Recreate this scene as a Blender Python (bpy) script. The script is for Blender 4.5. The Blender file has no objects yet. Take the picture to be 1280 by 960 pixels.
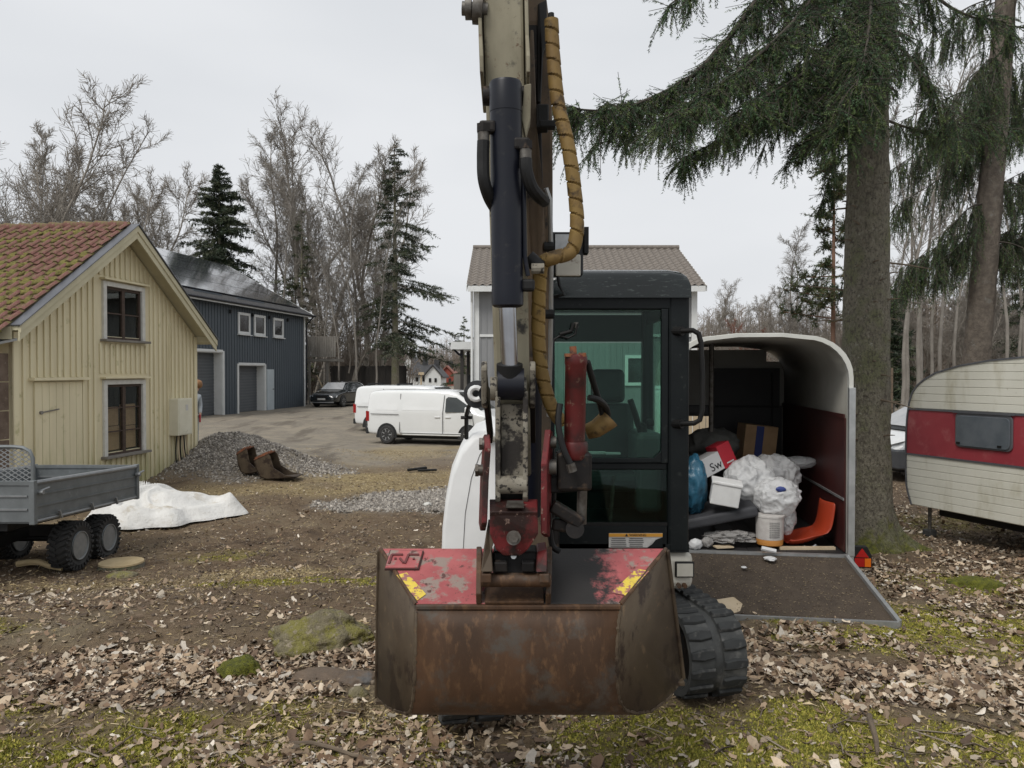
import bpy, bmesh, math, random
import numpy as np
from mathutils import Vector, Matrix, noise as mnoise
R = math.radians
random.seed(7); RNG = np.random.default_rng(7)
sc = bpy.context.scene
C = sc.collection

# ------------------------------------------------------------------ camera
CAMZ = 1.7
cam = bpy.data.cameras.new('camera'); co = bpy.data.objects.new('camera', cam); C.objects.link(co)
co.location = (0, 0, CAMZ); co.rotation_euler = (R(90 - 0.895), 0, 0)
cam.sensor_width = 36; cam.lens = 27; cam.clip_start = 0.05; cam.clip_end = 2000
sc.camera = co
# ------------------------------------------------------------------ overcast sky
w = bpy.data.worlds.new('World'); sc.world = w; w.use_nodes = True
nt = w.node_tree; nt.nodes.clear()
SUN_EL, SUN_AZ = R(52), R(215)      # high soft light from behind the camera, to the left
out = nt.nodes.new('ShaderNodeOutputWorld'); bg = nt.nodes.new('ShaderNodeBackground')
sky = nt.nodes.new('ShaderNodeTexSky'); sky.sky_type = 'NISHITA'; sky.sun_disc = False
sky.sun_elevation = SUN_EL; sky.sun_rotation = SUN_AZ; sky.dust_density = 4; sky.air_density = 1.5
hs = nt.nodes.new('ShaderNodeHueSaturation'); hs.inputs['Saturation'].default_value = 0.15
hs.inputs['Value'].default_value = 1.0
tc = nt.nodes.new('ShaderNodeTexCoord'); mp = nt.nodes.new('ShaderNodeMapping'); mp.inputs['Scale'].default_value = (1, 1, 3.0)
nz = nt.nodes.new('ShaderNodeTexNoise'); nz.inputs['Scale'].default_value = 1.6; nz.inputs['Detail'].default_value = 4; nz.inputs['Roughness'].default_value = .45
rp = nt.nodes.new('ShaderNodeValToRGB')
rp.color_ramp.elements[0].position = .32; rp.color_ramp.elements[0].color = (5.25, 5.46, 5.75, 1)
rp.color_ramp.elements[1].position = .68; rp.color_ramp.elements[1].color = (6.3, 6.44, 6.66, 1)
mx = nt.nodes.new('ShaderNodeMix'); mx.data_type = 'RGBA'; mx.inputs['Factor'].default_value = 0.88
L = nt.links.new
L(tc.outputs['Generated'], mp.inputs['Vector']); L(mp.outputs[0], nz.inputs['Vector']); L(nz.outputs['Fac'], rp.inputs[0])
L(sky.outputs[0], hs.inputs['Color']); L(hs.outputs[0], mx.inputs['A']); L(rp.outputs[0], mx.inputs['B'])
L(mx.outputs['Result'], bg.inputs['Color']); bg.inputs['Strength'].default_value = 0.1
L(bg.outputs[0], out.inputs['Surface'])
sun = bpy.data.lights.new('sun', 'SUN'); sun.energy = 1.5; sun.angle = R(22); sun.color = (1, .965, .91)
so = bpy.data.objects.new('sun', sun); C.objects.link(so)
so.rotation_euler = Vector((math.sin(SUN_AZ) * math.cos(SUN_EL), math.cos(SUN_AZ) * math.cos(SUN_EL), math.sin(SUN_EL))).to_track_quat('Z', 'Y').to_euler()
so.location = (-5, -8, 20)
vs = sc.view_settings; vs.view_transform = 'Standard'; vs.look = 'None'; vs.exposure = 0.42; vs.gamma = 1
sc.display_settings.display_device = 'sRGB'
sc.cycles.use_denoising = True
sc.cycles.max_bounces = 6; sc.cycles.transparent_max_bounces = 12

# ------------------------------------------------------------------ small helpers
def P(px, py, d):
    """a point seen at a photo pixel, d metres ahead of the camera"""
    return Vector(((px - 640) / 960 * d, d, CAMZ + (465 - py) / 960 * d))

def tag(o, label=None, cat=None, group=None, kind=None):
    if label: o['label'] = label
    if cat: o['category'] = cat
    if group: o['group'] = group
    if kind: o['kind'] = kind
    return o

def empty(name, loc, rz=0, label=None, cat=None, group=None):
    o = bpy.data.objects.new(name, None); C.objects.link(o)
    o.empty_display_size = .2
    o.location = loc; o.rotation_euler = (0, 0, rz)
    o.matrix_basis = Matrix.Translation(Vector(loc)) @ Matrix.Rotation(rz, 4, 'Z')
    return tag(o, label, cat, group)

def wm(o):
    m = o.matrix_basis.copy()
    while o.parent: o = o.parent; m = o.matrix_basis @ m
    return m

class MB:
    """collects shapes; build() links them as ONE mesh object"""
    def __init__(s): s.v = []; s.f = []; s.mi = []; s.cur = 0
    def add(s, vs, fs):
        b = len(s.v); s.v += [Vector(p) for p in vs]
        for f in fs: s.f.append([b + i for i in f]); s.mi.append(s.cur)
        return s
    def box(s, c, sz, rot=None):
        hx, hy, hz = sz[0] / 2, sz[1] / 2, sz[2] / 2
        pts = [Vector((x, y, z)) for z in (-hz, hz) for y in (-hy, hy) for x in (-hx, hx)]
        if rot is not None: pts = [rot @ p for p in pts]
        c = Vector(c)
        return s.add([p + c for p in pts], [(0, 2, 3, 1), (4, 5, 7, 6), (0, 1, 5, 4), (2, 6, 7, 3), (0, 4, 6, 2), (1, 3, 7, 5)])
    def bar(s, a, b, w_, h, up=(0, 0, 1)):
        a = Vector(a); b = Vector(b); d = b - a; l = d.length; y = d / max(l, 1e-9)
        up = Vector(up); x = y.cross(up)
        if x.length < 1e-4: x = y.cross(Vector((1, 0, 0)))
        x.normalize(); z = x.cross(y)
        return s.box((a + b) / 2, (w_, l, h), Matrix((x, y, z)).transposed())
    def tube(s, pts, r, n=8, cap=True):
        pts = [Vector(p) for p in pts]; k = len(pts)
        rs = r if isinstance(r, (list, tuple)) else [r] * k
        t0 = (pts[1] - pts[0]).normalized()
        u = t0.cross(Vector((0, 0, 1)))
        if u.length < .05: u = t0.cross(Vector((1, 0, 0)))
        u.normalize(); vs = []
        for i in range(k):
            t = (pts[min(i + 1, k - 1)] - pts[max(i - 1, 0)])
            t = t.normalized() if t.length > 1e-9 else t0
            u = (u - t * u.dot(t)); u.normalize(); q = t.cross(u)
            for j in range(n):
                a = 2 * math.pi * j / n
                vs.append(pts[i] + (u * math.cos(a) + q * math.sin(a)) * rs[i])
        fs = [(i * n + j, i * n + (j + 1) % n, (i + 1) * n + (j + 1) % n, (i + 1) * n + j) for i in range(k - 1) for j in range(n)]
        if cap: fs += [tuple(range(n))[::-1], tuple((k - 1) * n + j for j in range(n))]
        return s.add(vs, fs)
    def cyl(s, a, b, r, n=16, r2=None): return s.tube([a, b], [r, r if r2 is None else r2], n)
    def prism(s, poly, ext):
        poly = [Vector(p) for p in poly]; e = Vector(ext); n = len(poly)
        return s.add(poly + [p + e for p in poly], [tuple(range(n))[::-1], tuple(range(n, 2 * n))] + [(i, (i + 1) % n, n + (i + 1) % n, n + i) for i in range(n)])
    def lathe(s, prof, c, axis, n=24):
        """prof: (radius, height along axis)"""
        c = Vector(c); ax = Vector(axis).normalized(); u = ax.cross(Vector((0, 0, 1)))
        if u.length < .05: u = ax.cross(Vector((1, 0, 0)))
        u.normalize(); q = ax.cross(u); k = len(prof)
        vs = [c + ax * h + (u * math.cos(2 * math.pi * j / n) + q * math.sin(2 * math.pi * j / n)) * r for r, h in prof for j in range(n)]
        fs = [(i * n + j, i * n + (j + 1) % n, (i + 1) * n + (j + 1) % n, (i + 1) * n + j) for i in range(k - 1) for j in range(n)]
        if prof[0][0] > 1e-4: fs.append(tuple(range(n))[::-1])
        if prof[-1][0] > 1e-4: fs.append(tuple((k - 1) * n + j for j in range(n)))
        return s.add(vs, fs)
    def build(s, name, mat, parent=None, smooth=False, bevel=0, seg=2, world=False, sub=0, solid=0, ang=35):
        me = bpy.data.meshes.new(name)
        vs = s.v
        if world and parent is not None:
            inv = wm(parent).inverted(); vs = [inv @ p for p in vs]
        me.from_pydata([tuple(p) for p in vs], [], s.f)
        mats = mat if isinstance(mat, (list, tuple)) else [mat]
        for m in mats: me.materials.append(m)
        if len(mats) > 1: me.polygons.foreach_set('material_index', s.mi)
        bm = bmesh.new(); bm.from_mesh(me); bmesh.ops.recalc_face_normals(bm, faces=bm.faces); bm.to_mesh(me); bm.free()
        if smooth: smooth_mesh(me, ang)
        o = bpy.data.objects.new(name, me); C.objects.link(o)
        if parent is not None: o.parent = parent
        if solid:
            m = o.modifiers.new('solid', 'SOLIDIFY'); m.thickness = solid; m.offset = 0
        if bevel:
            m = o.modifiers.new('bevel', 'BEVEL'); m.width = bevel; m.segments = seg; m.limit_method = 'ANGLE'; m.angle_limit = R(40)
        if sub:
            m = o.modifiers.new('sub', 'SUBSURF'); m.levels = sub; m.render_levels = sub
        return o

def smooth_mesh(me, ang=35):
    me.polygons.foreach_set('use_smooth', [True] * len(me.polygons))
    try: me.set_sharp_from_angle(angle=R(ang))
    except Exception: pass

def npmesh(name, V, F, mat, parent=None, smooth=False, col=None, kind=None, k=None):
    """V (n,3), F (m,k) arrays, optional per-vertex colour"""
    V = np.asarray(V, dtype=np.float32); F = np.asarray(F, dtype=np.int32)
    me = bpy.data.meshes.new(name); k = F.shape[1]
    me.vertices.add(len(V)); me.vertices.foreach_set('co', V.ravel())
    me.loops.add(F.size); me.loops.foreach_set('vertex_index', F.ravel())
    me.polygons.add(len(F)); me.polygons.foreach_set('loop_start', np.arange(0, F.size, k, dtype=np.int32))
    try: me.polygons.foreach_set('loop_total', np.full(len(F), k, dtype=np.int32))
    except Exception: pass
    if smooth: me.polygons.foreach_set('use_smooth', np.ones(len(F), dtype=bool))
    me.update(calc_edges=True)
    if col is not None:
        a = me.color_attributes.new('Col', 'FLOAT_COLOR', 'POINT')
        c4 = np.ones((len(V), 4), dtype=np.float32); c4[:, :3] = col; a.data.foreach_set('color', c4.ravel())
    me.materials.append(mat)
    o = bpy.data.objects.new(name, me); C.objects.link(o)
    if parent is not None: o.parent = parent
    if kind: o['kind'] = kind
    return o

def copy_tree(o, parent=None):
    c = o.copy(); C.objects.link(c); c.parent = parent
    for ch in list(o.children): copy_tree(ch, c)
    return c

def text_mesh(name, s, size, mat, parent, M, ext=.001):
    """lettering as a mesh; M places the text's own xy plane in the world"""
    cu = bpy.data.curves.new(name, 'FONT'); cu.body = s; cu.size = size; cu.align_x = 'CENTER'; cu.align_y = 'CENTER'; cu.extrude = ext; cu.resolution_u = 3
    t = bpy.data.objects.new('tmp_text', cu); C.objects.link(t)
    dg = bpy.context.evaluated_depsgraph_get(); me = bpy.data.meshes.new_from_object(t.evaluated_get(dg))
    bpy.data.objects.remove(t); bpy.data.curves.remove(cu)
    me.transform(wm(parent).inverted() @ M); me.materials.clear(); me.materials.append(mat)
    o = bpy.data.objects.new(name, me); C.objects.link(o); o.parent = parent
    return o

# value-noise fbm on the plane
_lat = np.random.default_rng(3).random((256, 256))
def vnoise(x, y):
    x = np.asarray(x, float); y = np.asarray(y, float)
    xi = np.floor(x).astype(int); yi = np.floor(y).astype(int); fx = x - xi; fy = y - yi
    fx = fx * fx * (3 - 2 * fx); fy = fy * fy * (3 - 2 * fy)
    a = _lat[xi & 255, yi & 255]; b = _lat[(xi + 1) & 255, yi & 255]; c = _lat[xi & 255, (yi + 1) & 255]; d = _lat[(xi + 1) & 255, (yi + 1) & 255]
    return (a * (1 - fx) + b * fx) * (1 - fy) + (c * (1 - fx) + d * fx) * fy
def fbm(x, y, o=4):
    s = 0; a = .5; t = 0
    for i in range(o):
        s = s + a * vnoise(x * 2 ** i + 17 * i, y * 2 ** i - 9 * i); t += a; a *= .5
    return s / t
def sstep(a, b, x):
    t = np.clip((x - a) / (b - a), 0, 1); return t * t * (3 - 2 * t)

# ------------------------------------------------------------------ materials
def newmat(name):
    m = bpy.data.materials.new(name); m.use_nodes = True
    return m, m.node_tree, m.node_tree.nodes['Principled BSDF']
def _mix(nt, fac, a, b):
    m = nt.nodes.new('ShaderNodeMix'); m.data_type = 'RGBA'
    for s, v in (('Factor', fac), ('A', a), ('B', b)):
        if hasattr(v, 'is_linked'): nt.links.new(v, m.inputs[s])
        elif s == 'Factor': m.inputs[s].default_value = v
        else: m.inputs[s].default_value = (*v, 1)
    return m.outputs['Result']
def _noise(nt, scale, detail=4, rough=.6, vec=None, stretch=None):
    if vec is None:
        t = nt.nodes.new('ShaderNodeTexCoord'); vec = t.outputs['Object']
    if stretch is not None:
        m = nt.nodes.new('ShaderNodeMapping'); m.inputs['Scale'].default_value = stretch; nt.links.new(vec, m.inputs['Vector']); vec = m.outputs[0]
    n = nt.nodes.new('ShaderNodeTexNoise'); n.inputs['Scale'].default_value = scale; n.inputs['Detail'].default_value = detail; n.inputs['Roughness'].default_value = rough
    nt.links.new(vec, n.inputs['Vector']); return n.outputs['Fac']
def _ramp(nt, fac, lo, hi):
    r = nt.nodes.new('ShaderNodeMapRange'); r.inputs['From Min'].default_value = lo; r.inputs['From Max'].default_value = hi; r.interpolation_type = 'SMOOTHSTEP'
    nt.links.new(fac, r.inputs['Value']); return r.outputs[0]
def _bump(nt, bs, h, strength, dist=.01):
    b = nt.nodes.new('ShaderNodeBump'); b.inputs['Strength'].default_value = strength; b.inputs['Distance'].default_value = dist
    nt.links.new(h, b.inputs['Height']); nt.links.new(b.outputs[0], bs.inputs['Normal'])
def pmat(name, c1, c2=None, scale=4, rough=.7, metal=0, bump=0, bscale=60, bdist=.01, c3=None, s3=9, t3=(.55, .65), c4=None, s4=30, t4=(.6, .68), stretch=None, st3=None, spec=None, rvar=0, coat=0):
    m, nt, bs = newmat(name)
    col = c1
    if c2 is not None: col = _mix(nt, _ramp(nt, _noise(nt, scale, stretch=stretch), .3, .7), c1, c2)
    if c3 is not None: col = _mix(nt, _ramp(nt, _noise(nt, s3, 6, .65, stretch=st3), *t3), col, c3)
    if c4 is not None: col = _mix(nt, _ramp(nt, _noise(nt, s4, 5, .7), *t4), col, c4)
    if hasattr(col, 'is_linked'): nt.links.new(col, bs.inputs['Base Color'])
    else: bs.inputs['Base Color'].default_value = (*col, 1)
    bs.inputs['Roughness'].default_value = rough; bs.inputs['Metallic'].default_value = metal
    if spec is not None: bs.inputs['Specular IOR Level'].default_value = spec
    if coat: bs.inputs['Coat Weight'].default_value = coat; bs.inputs['Coat Roughness'].default_value = .08
    if rvar:
        r = nt.nodes.new('ShaderNodeMapRange'); r.inputs['To Min'].default_value = rough - rvar; r.inputs['To Max'].default_value = min(1, rough + rvar)
        nt.links.new(_noise(nt, 12, 5), r.inputs['Value']); nt.links.new(r.outputs[0], bs.inputs['Roughness'])
    if bump: _bump(nt, bs, _noise(nt, bscale, 5, .7, stretch=stretch), bump, bdist)
    return m
def attrmat(name, rough=.85, attr='Col', var=.25, vscale=30, trans=0, bump=0):
    m, nt, bs = newmat(name)
    a = nt.nodes.new('ShaderNodeAttribute'); a.attribute_name = attr
    hsv = nt.nodes.new('ShaderNodeHueSaturation')
    mr = nt.nodes.new('ShaderNodeMapRange'); mr.inputs['To Min'].default_value = 1 - var; mr.inputs['To Max'].default_value = 1 + var
    nt.links.new(_noise(nt, vscale, 3), mr.inputs['Value']); nt.links.new(mr.outputs[0], hsv.inputs['Value'])
    nt.links.new(a.outputs['Color'], hsv.inputs['Color']); nt.links.new(hsv.outputs[0], bs.inputs['Base Color'])
    bs.inputs['Roughness'].default_value = rough
    return m
def glassmat(name, tint=(.8, .9, .86), refl=.12, rough=.02, haze=.0):
    m = bpy.data.materials.new(name); m.use_nodes = True; nt = m.node_tree; nt.nodes.clear()
    o = nt.nodes.new('ShaderNodeOutputMaterial'); t = nt.nodes.new('ShaderNodeBsdfTransparent'); t.inputs[0].default_value = (*tint, 1)
    g = nt.nodes.new('ShaderNodeBsdfGlossy'); g.inputs['Roughness'].default_value = rough; g.inputs['Color'].default_value = (.9, .95, .93, 1)
    f = nt.nodes.new('ShaderNodeLayerWeight'); f.inputs['Blend'].default_value = .5
    pw = nt.nodes.new('ShaderNodeMath'); pw.operation = 'POWER'; pw.inputs[1].default_value = 5; nt.links.new(f.outputs['Facing'], pw.inputs[0])
    mr = nt.nodes.new('ShaderNodeMath'); mr.operation = 'MULTIPLY_ADD'; mr.inputs[1].default_value = .9; mr.inputs[2].default_value = refl
    nt.links.new(pw.outputs[0], mr.inputs[0])
    x = nt.nodes.new('ShaderNodeMixShader'); nt.links.new(mr.outputs[0], x.inputs[0]); nt.links.new(t.outputs[0], x.inputs[1]); nt.links.new(g.outputs[0], x.inputs[2])
    nt.links.new(x.outputs[0], o.inputs[0])
    return m

M = {}
M['arm'] = pmat('grimy_beige_steel', (.26, .235, .165), (.17, .15, .10), 6, .75, 0, .25, 90, .004, (.03, .027, .022), 9, (.56, .68), (.10, .055, .03), 24, (.60, .70), stretch=(1, 1, .35))
M['arm_dark'] = pmat('dark_oily_steel', (.016, .013, .011), (.007, .006, .006), 9, .55, 0, .2, 80, .004, (.06, .04, .026), 14, (.56, .68), spec=.25)
M['boom'] = pmat('brown_grimy_boom', (.15, .105, .065), (.06, .045, .032), 5, .7, 0, .2, 70, .004, (.02, .018, .016), 8, (.55, .68), stretch=(1, 1, .4))
M['link'] = pmat('chipped_grey_casting', (.25, .23, .185), (.17, .15, .115), 8, .75, 0, .3, 60, .006, (.018, .015, .012), 38, (.54, .59), (.022, .018, .015), 6, (.50, .60))
M['blackcyl'] = pmat('navy_black_paint', (.004, .0055, .012), (.008, .009, .014), 6, .4, 0, .05, 90, .002, (.022, .022, .024), 22, (.60, .70), spec=.3)
M['black'] = pmat('black_metal', (.008, .008, .008), (.014, .0135, .013), 8, .55, 0, .1, 90, .002, spec=.25)
M['chrome'] = pmat('chrome_rod', (.42, .43, .45), (.32, .32, .33), 6, .18, 1)
M['steel'] = pmat('dull_bolt_steel', (.16, .15, .135), (.07, .06, .05), 20, .5, .7, .2, 80, .002)
M['red'] = pmat('worn_red_paint', (.155, .017, .019), (.085, .010, .010), 7, .55, 0, .2, 70, .003, (.022, .010, .008), 5, (.46, .60), (.22, .15, .12), 34, (.60, .68), spec=.3)
M['redcyl'] = pmat('oily_red_cylinder', (.10, .012, .011), (.05, .008, .007), 5, .45, 0, .15, 60, .003, (.03, .010, .008), 5, (.48, .64), (.15, .085, .06), 24, (.58, .68), spec=.35)
M['bucketred'] = pmat('scratched_red_paint', (.40, .105, .105), (.30, .065, .068), 5, .62, 0, .3, 90, .003, (.26, .20, .17), 11, (.50, .60), (.09, .035, .03), 26, (.58, .66))
M['black_patch'] = pmat('mottled_black', (.010, .009, .008), (.018, .016, .015), 12, .45, 0, .4, 80, .004)
M['rust'] = pmat('brown_rusted_shell', (.092, .048, .025), (.050, .028, .016), 4, .6, .12, .3, 130, .003, (.125, .068, .034), 20, (.50, .68), (.075, .062, .050), 5, (.52, .68), stretch=(1.5, 1.5, .45), st3=(1.6, 1.6, .6), spec=.35)
M['rustside'] = pmat('worn_brown_side_plate', (.092, .068, .043), (.055, .038, .024), 3.2, .6, .15, .25, 120, .003, (.14, .095, .055), 20, (.56, .7), (.032, .020, .013), 5, (.52, .62), spec=.35)
M['rustbright'] = pmat('orange_rust', (.24, .085, .035), (.13, .055, .03), 8, .85, 0, .4, 70, .005, (.09, .05, .035), 16, (.55, .65))
M['hose'] = pmat('yellow_hose_wrap', (.25, .165, .05), (.155, .095, .034), 5, .65, 0, .2, 80, .003, (.05, .032, .016), 9, (.54, .66), spec=.3)
M['hosedark'] = pmat('rubber_hose', (.009, .009, .009), (.014, .014, .014), 14, .55, 0, .2, 90, .003, spec=.25)
M['rubber'] = pmat('dusty_track_rubber', (.060, .062, .061), (.040, .042, .041), 8, .75, 0, .3, 90, .003, (.13, .128, .12), 6, (.50, .70), spec=.3)
M['lug'] = pmat('worn_lug_rubber', (.036, .038, .038), (.024, .025, .025), 9, .7, 0, .25, 80, .003, (.10, .098, .092), 8, (.54, .70), spec=.3)
M['white'] = pmat('white_machine_paint', (.74, .745, .74), (.68, .685, .68), 4, .42, 0, 0, 60, .01, (.42, .37, .28), 14, (.70, .80), (.55, .50, .42), 5, (.66, .8))
M['white_dirty'] = pmat('yellowed_white_paint', (.50, .48, .42), (.42, .40, .34), 6, .5, 0, .1, 60, .003, (.14, .10, .07), 16, (.62, .72))
M['cab'] = pmat('cab_dark_paint', (.006, .0085, .0095), (.009, .012, .0125), 6, .45, 0, .05, 80, .002, (.03, .034, .032), 22, (.60, .72), spec=.22)
M['cabroof'] = pmat('glossy_cab_roof', (.010, .014, .0145), (.007, .010, .010), 3, .16, 0, 0, 60, .002, (.045, .055, .052), 24, (.56, .66), st3=(.6, 1, 3), spec=.45)
M['cabglass'] = glassmat('green_tinted_glass', (.70, .845, .79), .014, .01)
M['seat'] = pmat('black_seat_vinyl', (.014, .015, .016), (.022, .023, .024), 12, .6)
M['sticker'] = pmat('white_sticker', (.56, .55, .53), (.48, .47, .45), 30, .5)
M['orange'] = pmat('orange_sticker', (.62, .30, .04), rough=.5)
M['ink'] = pmat('black_ink', (.02, .02, .02), rough=.6)
M['yellow'] = pmat('scratched_yellow_sticker', (.72, .55, .07), (.58, .43, .06), 20, .55, 0, 0, 60, .003, (.30, .12, .11), 34, (.50, .53))
# buildings
M['cream'] = pmat('cream_board_paint', (.72, .645, .44), (.63, .56, .38), 1.6, .8, 0, .15, 40, .004, (.30, .28, .10), 2.6, (.60, .8), (.26, .22, .15), 40, (.68, .78), stretch=(1, 1, .2))
M['cream2'] = pmat('cream_batten_paint', (.73, .66, .455), (.64, .57, .385), 2.0, .8, 0, .15, 40, .004, (.33, .31, .12), 2.2, (.60, .8), (.27, .23, .16), 30, (.68, .78), stretch=(1, 1, .2))
M['verge'] = pmat('cream_bargeboard', (.56, .515, .36), (.48, .44, .30), 2, .75, 0, .1, 40, .003, (.22, .22, .12), 6, (.62, .78))
M['greymetal'] = pmat('grey_sheet_metal', (.16, .165, .18), (.12, .125, .14), 2, .4, .5)
M['tile'] = pmat('red_clay_tile', (.165, .070, .055), (.115, .050, .042), 7, .88, 0, .3, 50, .004, (.145, .125, .045), 7, (.46, .62), (.23, .125, .10), 22, (.55, .66))
M['tilemoss'] = pmat('moss_cushion', (.215, .19, .048), (.14, .125, .034), 14, .95, 0, .9, 60, .03, (.27, .225, .07), 20, (.52, .66))
M['trimwhite'] = pmat('chipped_white_trim', (.62, .61, .57), (.53, .52, .48), 8, .65, 0, .1, 40, .003, (.30, .26, .20), 30, (.64, .72))
M['brownframe'] = pmat('weathered_brown_frame', (.075, .048, .035), (.045, .03, .022), 14, .8, 0, .2, 50, .003)
M['pane'] = pmat('old_window_pane', (.012, .013, .014), (.03, .03, .03), 5, .06, 0, 0, spec=.6)
M['paneglass'] = glassmat('clear_window_pane', (.85, .87, .86), .04, .02)
M['interior'] = pmat('dark_room_boards', (.03, .025, .02), (.05, .04, .03), 3, .9)
M['carton'] = pmat('brown_cardboard', (.46, .30, .165), (.38, .24, .13), 5, .85)
M['board_brown'] = pmat('mottled_brown_board', (.17, .125, .095), (.11, .075, .055), 5, .85, 0, .2, 40, .004, (.26, .21, .17), 14, (.58, .7))
M['barn'] = pmat('slate_blue_cladding', (.072, .088, .104), (.063, .078, .093), .7, .62, 0, .1, 40, .003)
M['barn_groove'] = pmat('slate_blue_cover_board', (.068, .083, .098), (.060, .074, .088), .9, .62)
M['bwhite'] = pmat('fresh_white_trim', (.66, .67, .66), (.60, .61, .60), 3, .5)
M['rolldoor'] = pmat('grey_roller_door', (.105, .115, .125), (.095, .103, .112), 2, .5)
M['rolldoor2'] = pmat('grey_roller_slat', (.085, .094, .103), (.078, .086, .095), 2, .5)
M['solar'] = pmat('solar_glass', (.05, .055, .065), (.075, .082, .092), .7, .12, .25, 0, spec=1, stretch=(1, .25, 1), coat=1)
M['solarframe'] = pmat('solar_frame', (.05, .052, .055), rough=.35, metal=.6)
M['slate'] = pmat('dark_roof_tile', (.05, .05, .052), (.032, .032, .034), 4, .7)
M['greywall'] = pmat('grey_board_wall', (.24, .243, .247), (.215, .218, .222), .6, .7)
M['greytile'] = pmat('brown_grey_roof_tile', (.20, .175, .15), (.145, .125, .108), 9, .85, 0, .2, 40, .004, (.10, .09, .08), 22, (.6, .7))
M['oldwood'] = pmat('weathered_grey_wood', (.23, .215, .19), (.17, .155, .135), 3, .85, 0, .2, 40, .004, stretch=(1, 1, .2))
M['brownwood'] = pmat('brown_fence_wood', (.17, .125, .085), (.12, .088, .06), 3, .85, 0, .2, 30, .004, stretch=(.3, 1, 1))
M['palewood'] = pmat('pale_new_wood', (.52, .42, .29), (.44, .35, .23), 4, .75, stretch=(1, 1, .2))
M['blackfence'] = pmat('black_stained_boards', (.024, .022, .021), (.04, .035, .031), 2.5, .85, stretch=(1, 1, .2))
# vehicles and vans
M['vanwhite'] = pmat('white_car_paint', (.74, .75, .745), (.70, .71, .705), 1.5, .25, 0, coat=.6)
M['gap'] = pmat('panel_gap', (.07, .07, .07), rough=.7)
M['carblack'] = pmat('black_car_paint', (.010, .013, .016), (.014, .018, .02), 2, .18, 0, coat=1)
M['plastic'] = pmat('black_bumper_plastic', (.016, .017, .018), (.024, .025, .026), 6, .55, spec=.3)
M['greyplastic'] = pmat('dark_grey_bumper', (.06, .063, .068), (.05, .053, .058), 4, .5)
M['carglass'] = pmat('car_window', (.012, .016, .016), (.02, .026, .024), 2, .05, 0, spec=.8)
M['windscreen'] = pmat('pale_windscreen', (.30, .31, .32), (.40, .40, .40), 2, .04, 0, spec=.9)
M['tyre'] = pmat('tyre_rubber', (.022, .022, .022), (.035, .034, .033), 10, .8, 0, .3, 60, .004)
M['alloy'] = pmat('silver_alloy', (.42, .43, .44), (.36, .37, .38), 4, .35, .7)
M['redlens'] = pmat('red_lens', (.36, .012, .012), (.28, .01, .01), 6, .2)
M['amber'] = pmat('amber_lens', (.55, .12, .01), rough=.2)
M['headlamp'] = pmat('headlamp_glass', (.34, .36, .38), (.55, .57, .58), 9, .1)
M['plate'] = pmat('white_plate', (.6, .6, .58), (.2, .2, .2), 60, .5)
M['bandyellow'] = pmat('orange_yellow_decal', (.62, .36, .03), (.30, .32, .05), 2, .4)
# trailer, caravan
M['galv'] = pmat('galvanised_steel', (.185, .20, .205), (.145, .158, .162), 6, .5, .35, .1, 60, .002, (.235, .25, .255), 14, (.60, .74), (.17, .165, .10), 2.2, (.64, .8))
M['galvlight'] = pmat('bright_galvanised', (.30, .31, .315), (.24, .25, .255), 10, .45, .5)
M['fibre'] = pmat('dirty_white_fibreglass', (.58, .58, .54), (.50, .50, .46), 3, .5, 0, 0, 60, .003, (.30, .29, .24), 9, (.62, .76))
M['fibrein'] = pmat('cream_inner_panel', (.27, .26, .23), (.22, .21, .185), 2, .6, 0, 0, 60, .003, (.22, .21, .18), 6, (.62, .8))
M['maroon'] = pmat('maroon_laminate', (.060, .014, .012), (.042, .010, .010), 2.5, .45, 0, .05, 60, .002, (.11, .06, .05), 30, (.68, .76))
M['darkply'] = pmat('dark_inner_board', (.014, .013, .014), (.022, .02, .02), 3, .6)
M['alum'] = pmat('aluminium_edge', (.46, .47, .47), (.36, .37, .37), 8, .42, .7)
M['rampmat'] = pmat('brown_ramp_mat', (.066, .048, .033), (.046, .033, .023), 6, .95, 0, .6, 220, .006, (.13, .098, .066), 90, (.58, .68), (.17, .14, .09), 200, (.66, .72))
M['cwhite'] = pmat('caravan_white_aluminium', (.66, .65, .57), (.60, .59, .51), 1.6, .42, 0, 0, 60, .003, (.40, .37, .26), 3.2, (.50, .78), (.30, .26, .18), 26, (.64, .74), st3=(1, 1, .3))
M['cred'] = pmat('caravan_red_aluminium', (.31, .04, .052), (.25, .03, .042), 1.8, .45, 0, .1, 5, .01, (.36, .11, .11), 4, (.5, .75), (.20, .05, .045), 30, (.62, .72))
M['acryl'] = pmat('grey_acrylic_window', (.085, .10, .115), (.12, .135, .15), 4, .22, 0, spec=.6)
M['blueplastic'] = pmat('blue_plastic_bag', (.03, .12, .19), (.02, .09, .15), 6, .3, 0, .4, 18, .02)
M['foam'] = pmat('white_foam', (.68, .68, .67), (.60, .60, .59), 6, .7)
M['boxred'] = pmat('red_carton', (.42, .015, .03), rough=.5)
M['boxwhite'] = pmat('white_carton', (.58, .58, .58), rough=.55)
M['orangeplastic'] = pmat('orange_plastic', (.36, .042, .014), (.30, .035, .012), 5, .4)
M['tub'] = pmat('white_tub', (.56, .54, .51), (.45, .42, .40), 16, .5)
M['tuborange'] = pmat('orange_tub_base', (.46, .20, .045), rough=.45)
M['mattress'] = pmat('dark_mattress', (.045, .046, .052), (.03, .031, .035), 5, .7)
M['meter'] = pmat('pale_cream_cabinet', (.70, .67, .54), (.63, .60, .47), 3, .55, 0, 0, 60, .003, (.48, .46, .34), 8, (.6, .75))
M['skin'] = pmat('skin', (.50, .31, .23), rough=.6)
M['hair'] = pmat('light_brown_hair', (.30, .15, .06), (.22, .11, .045), 30, .6)
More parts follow.
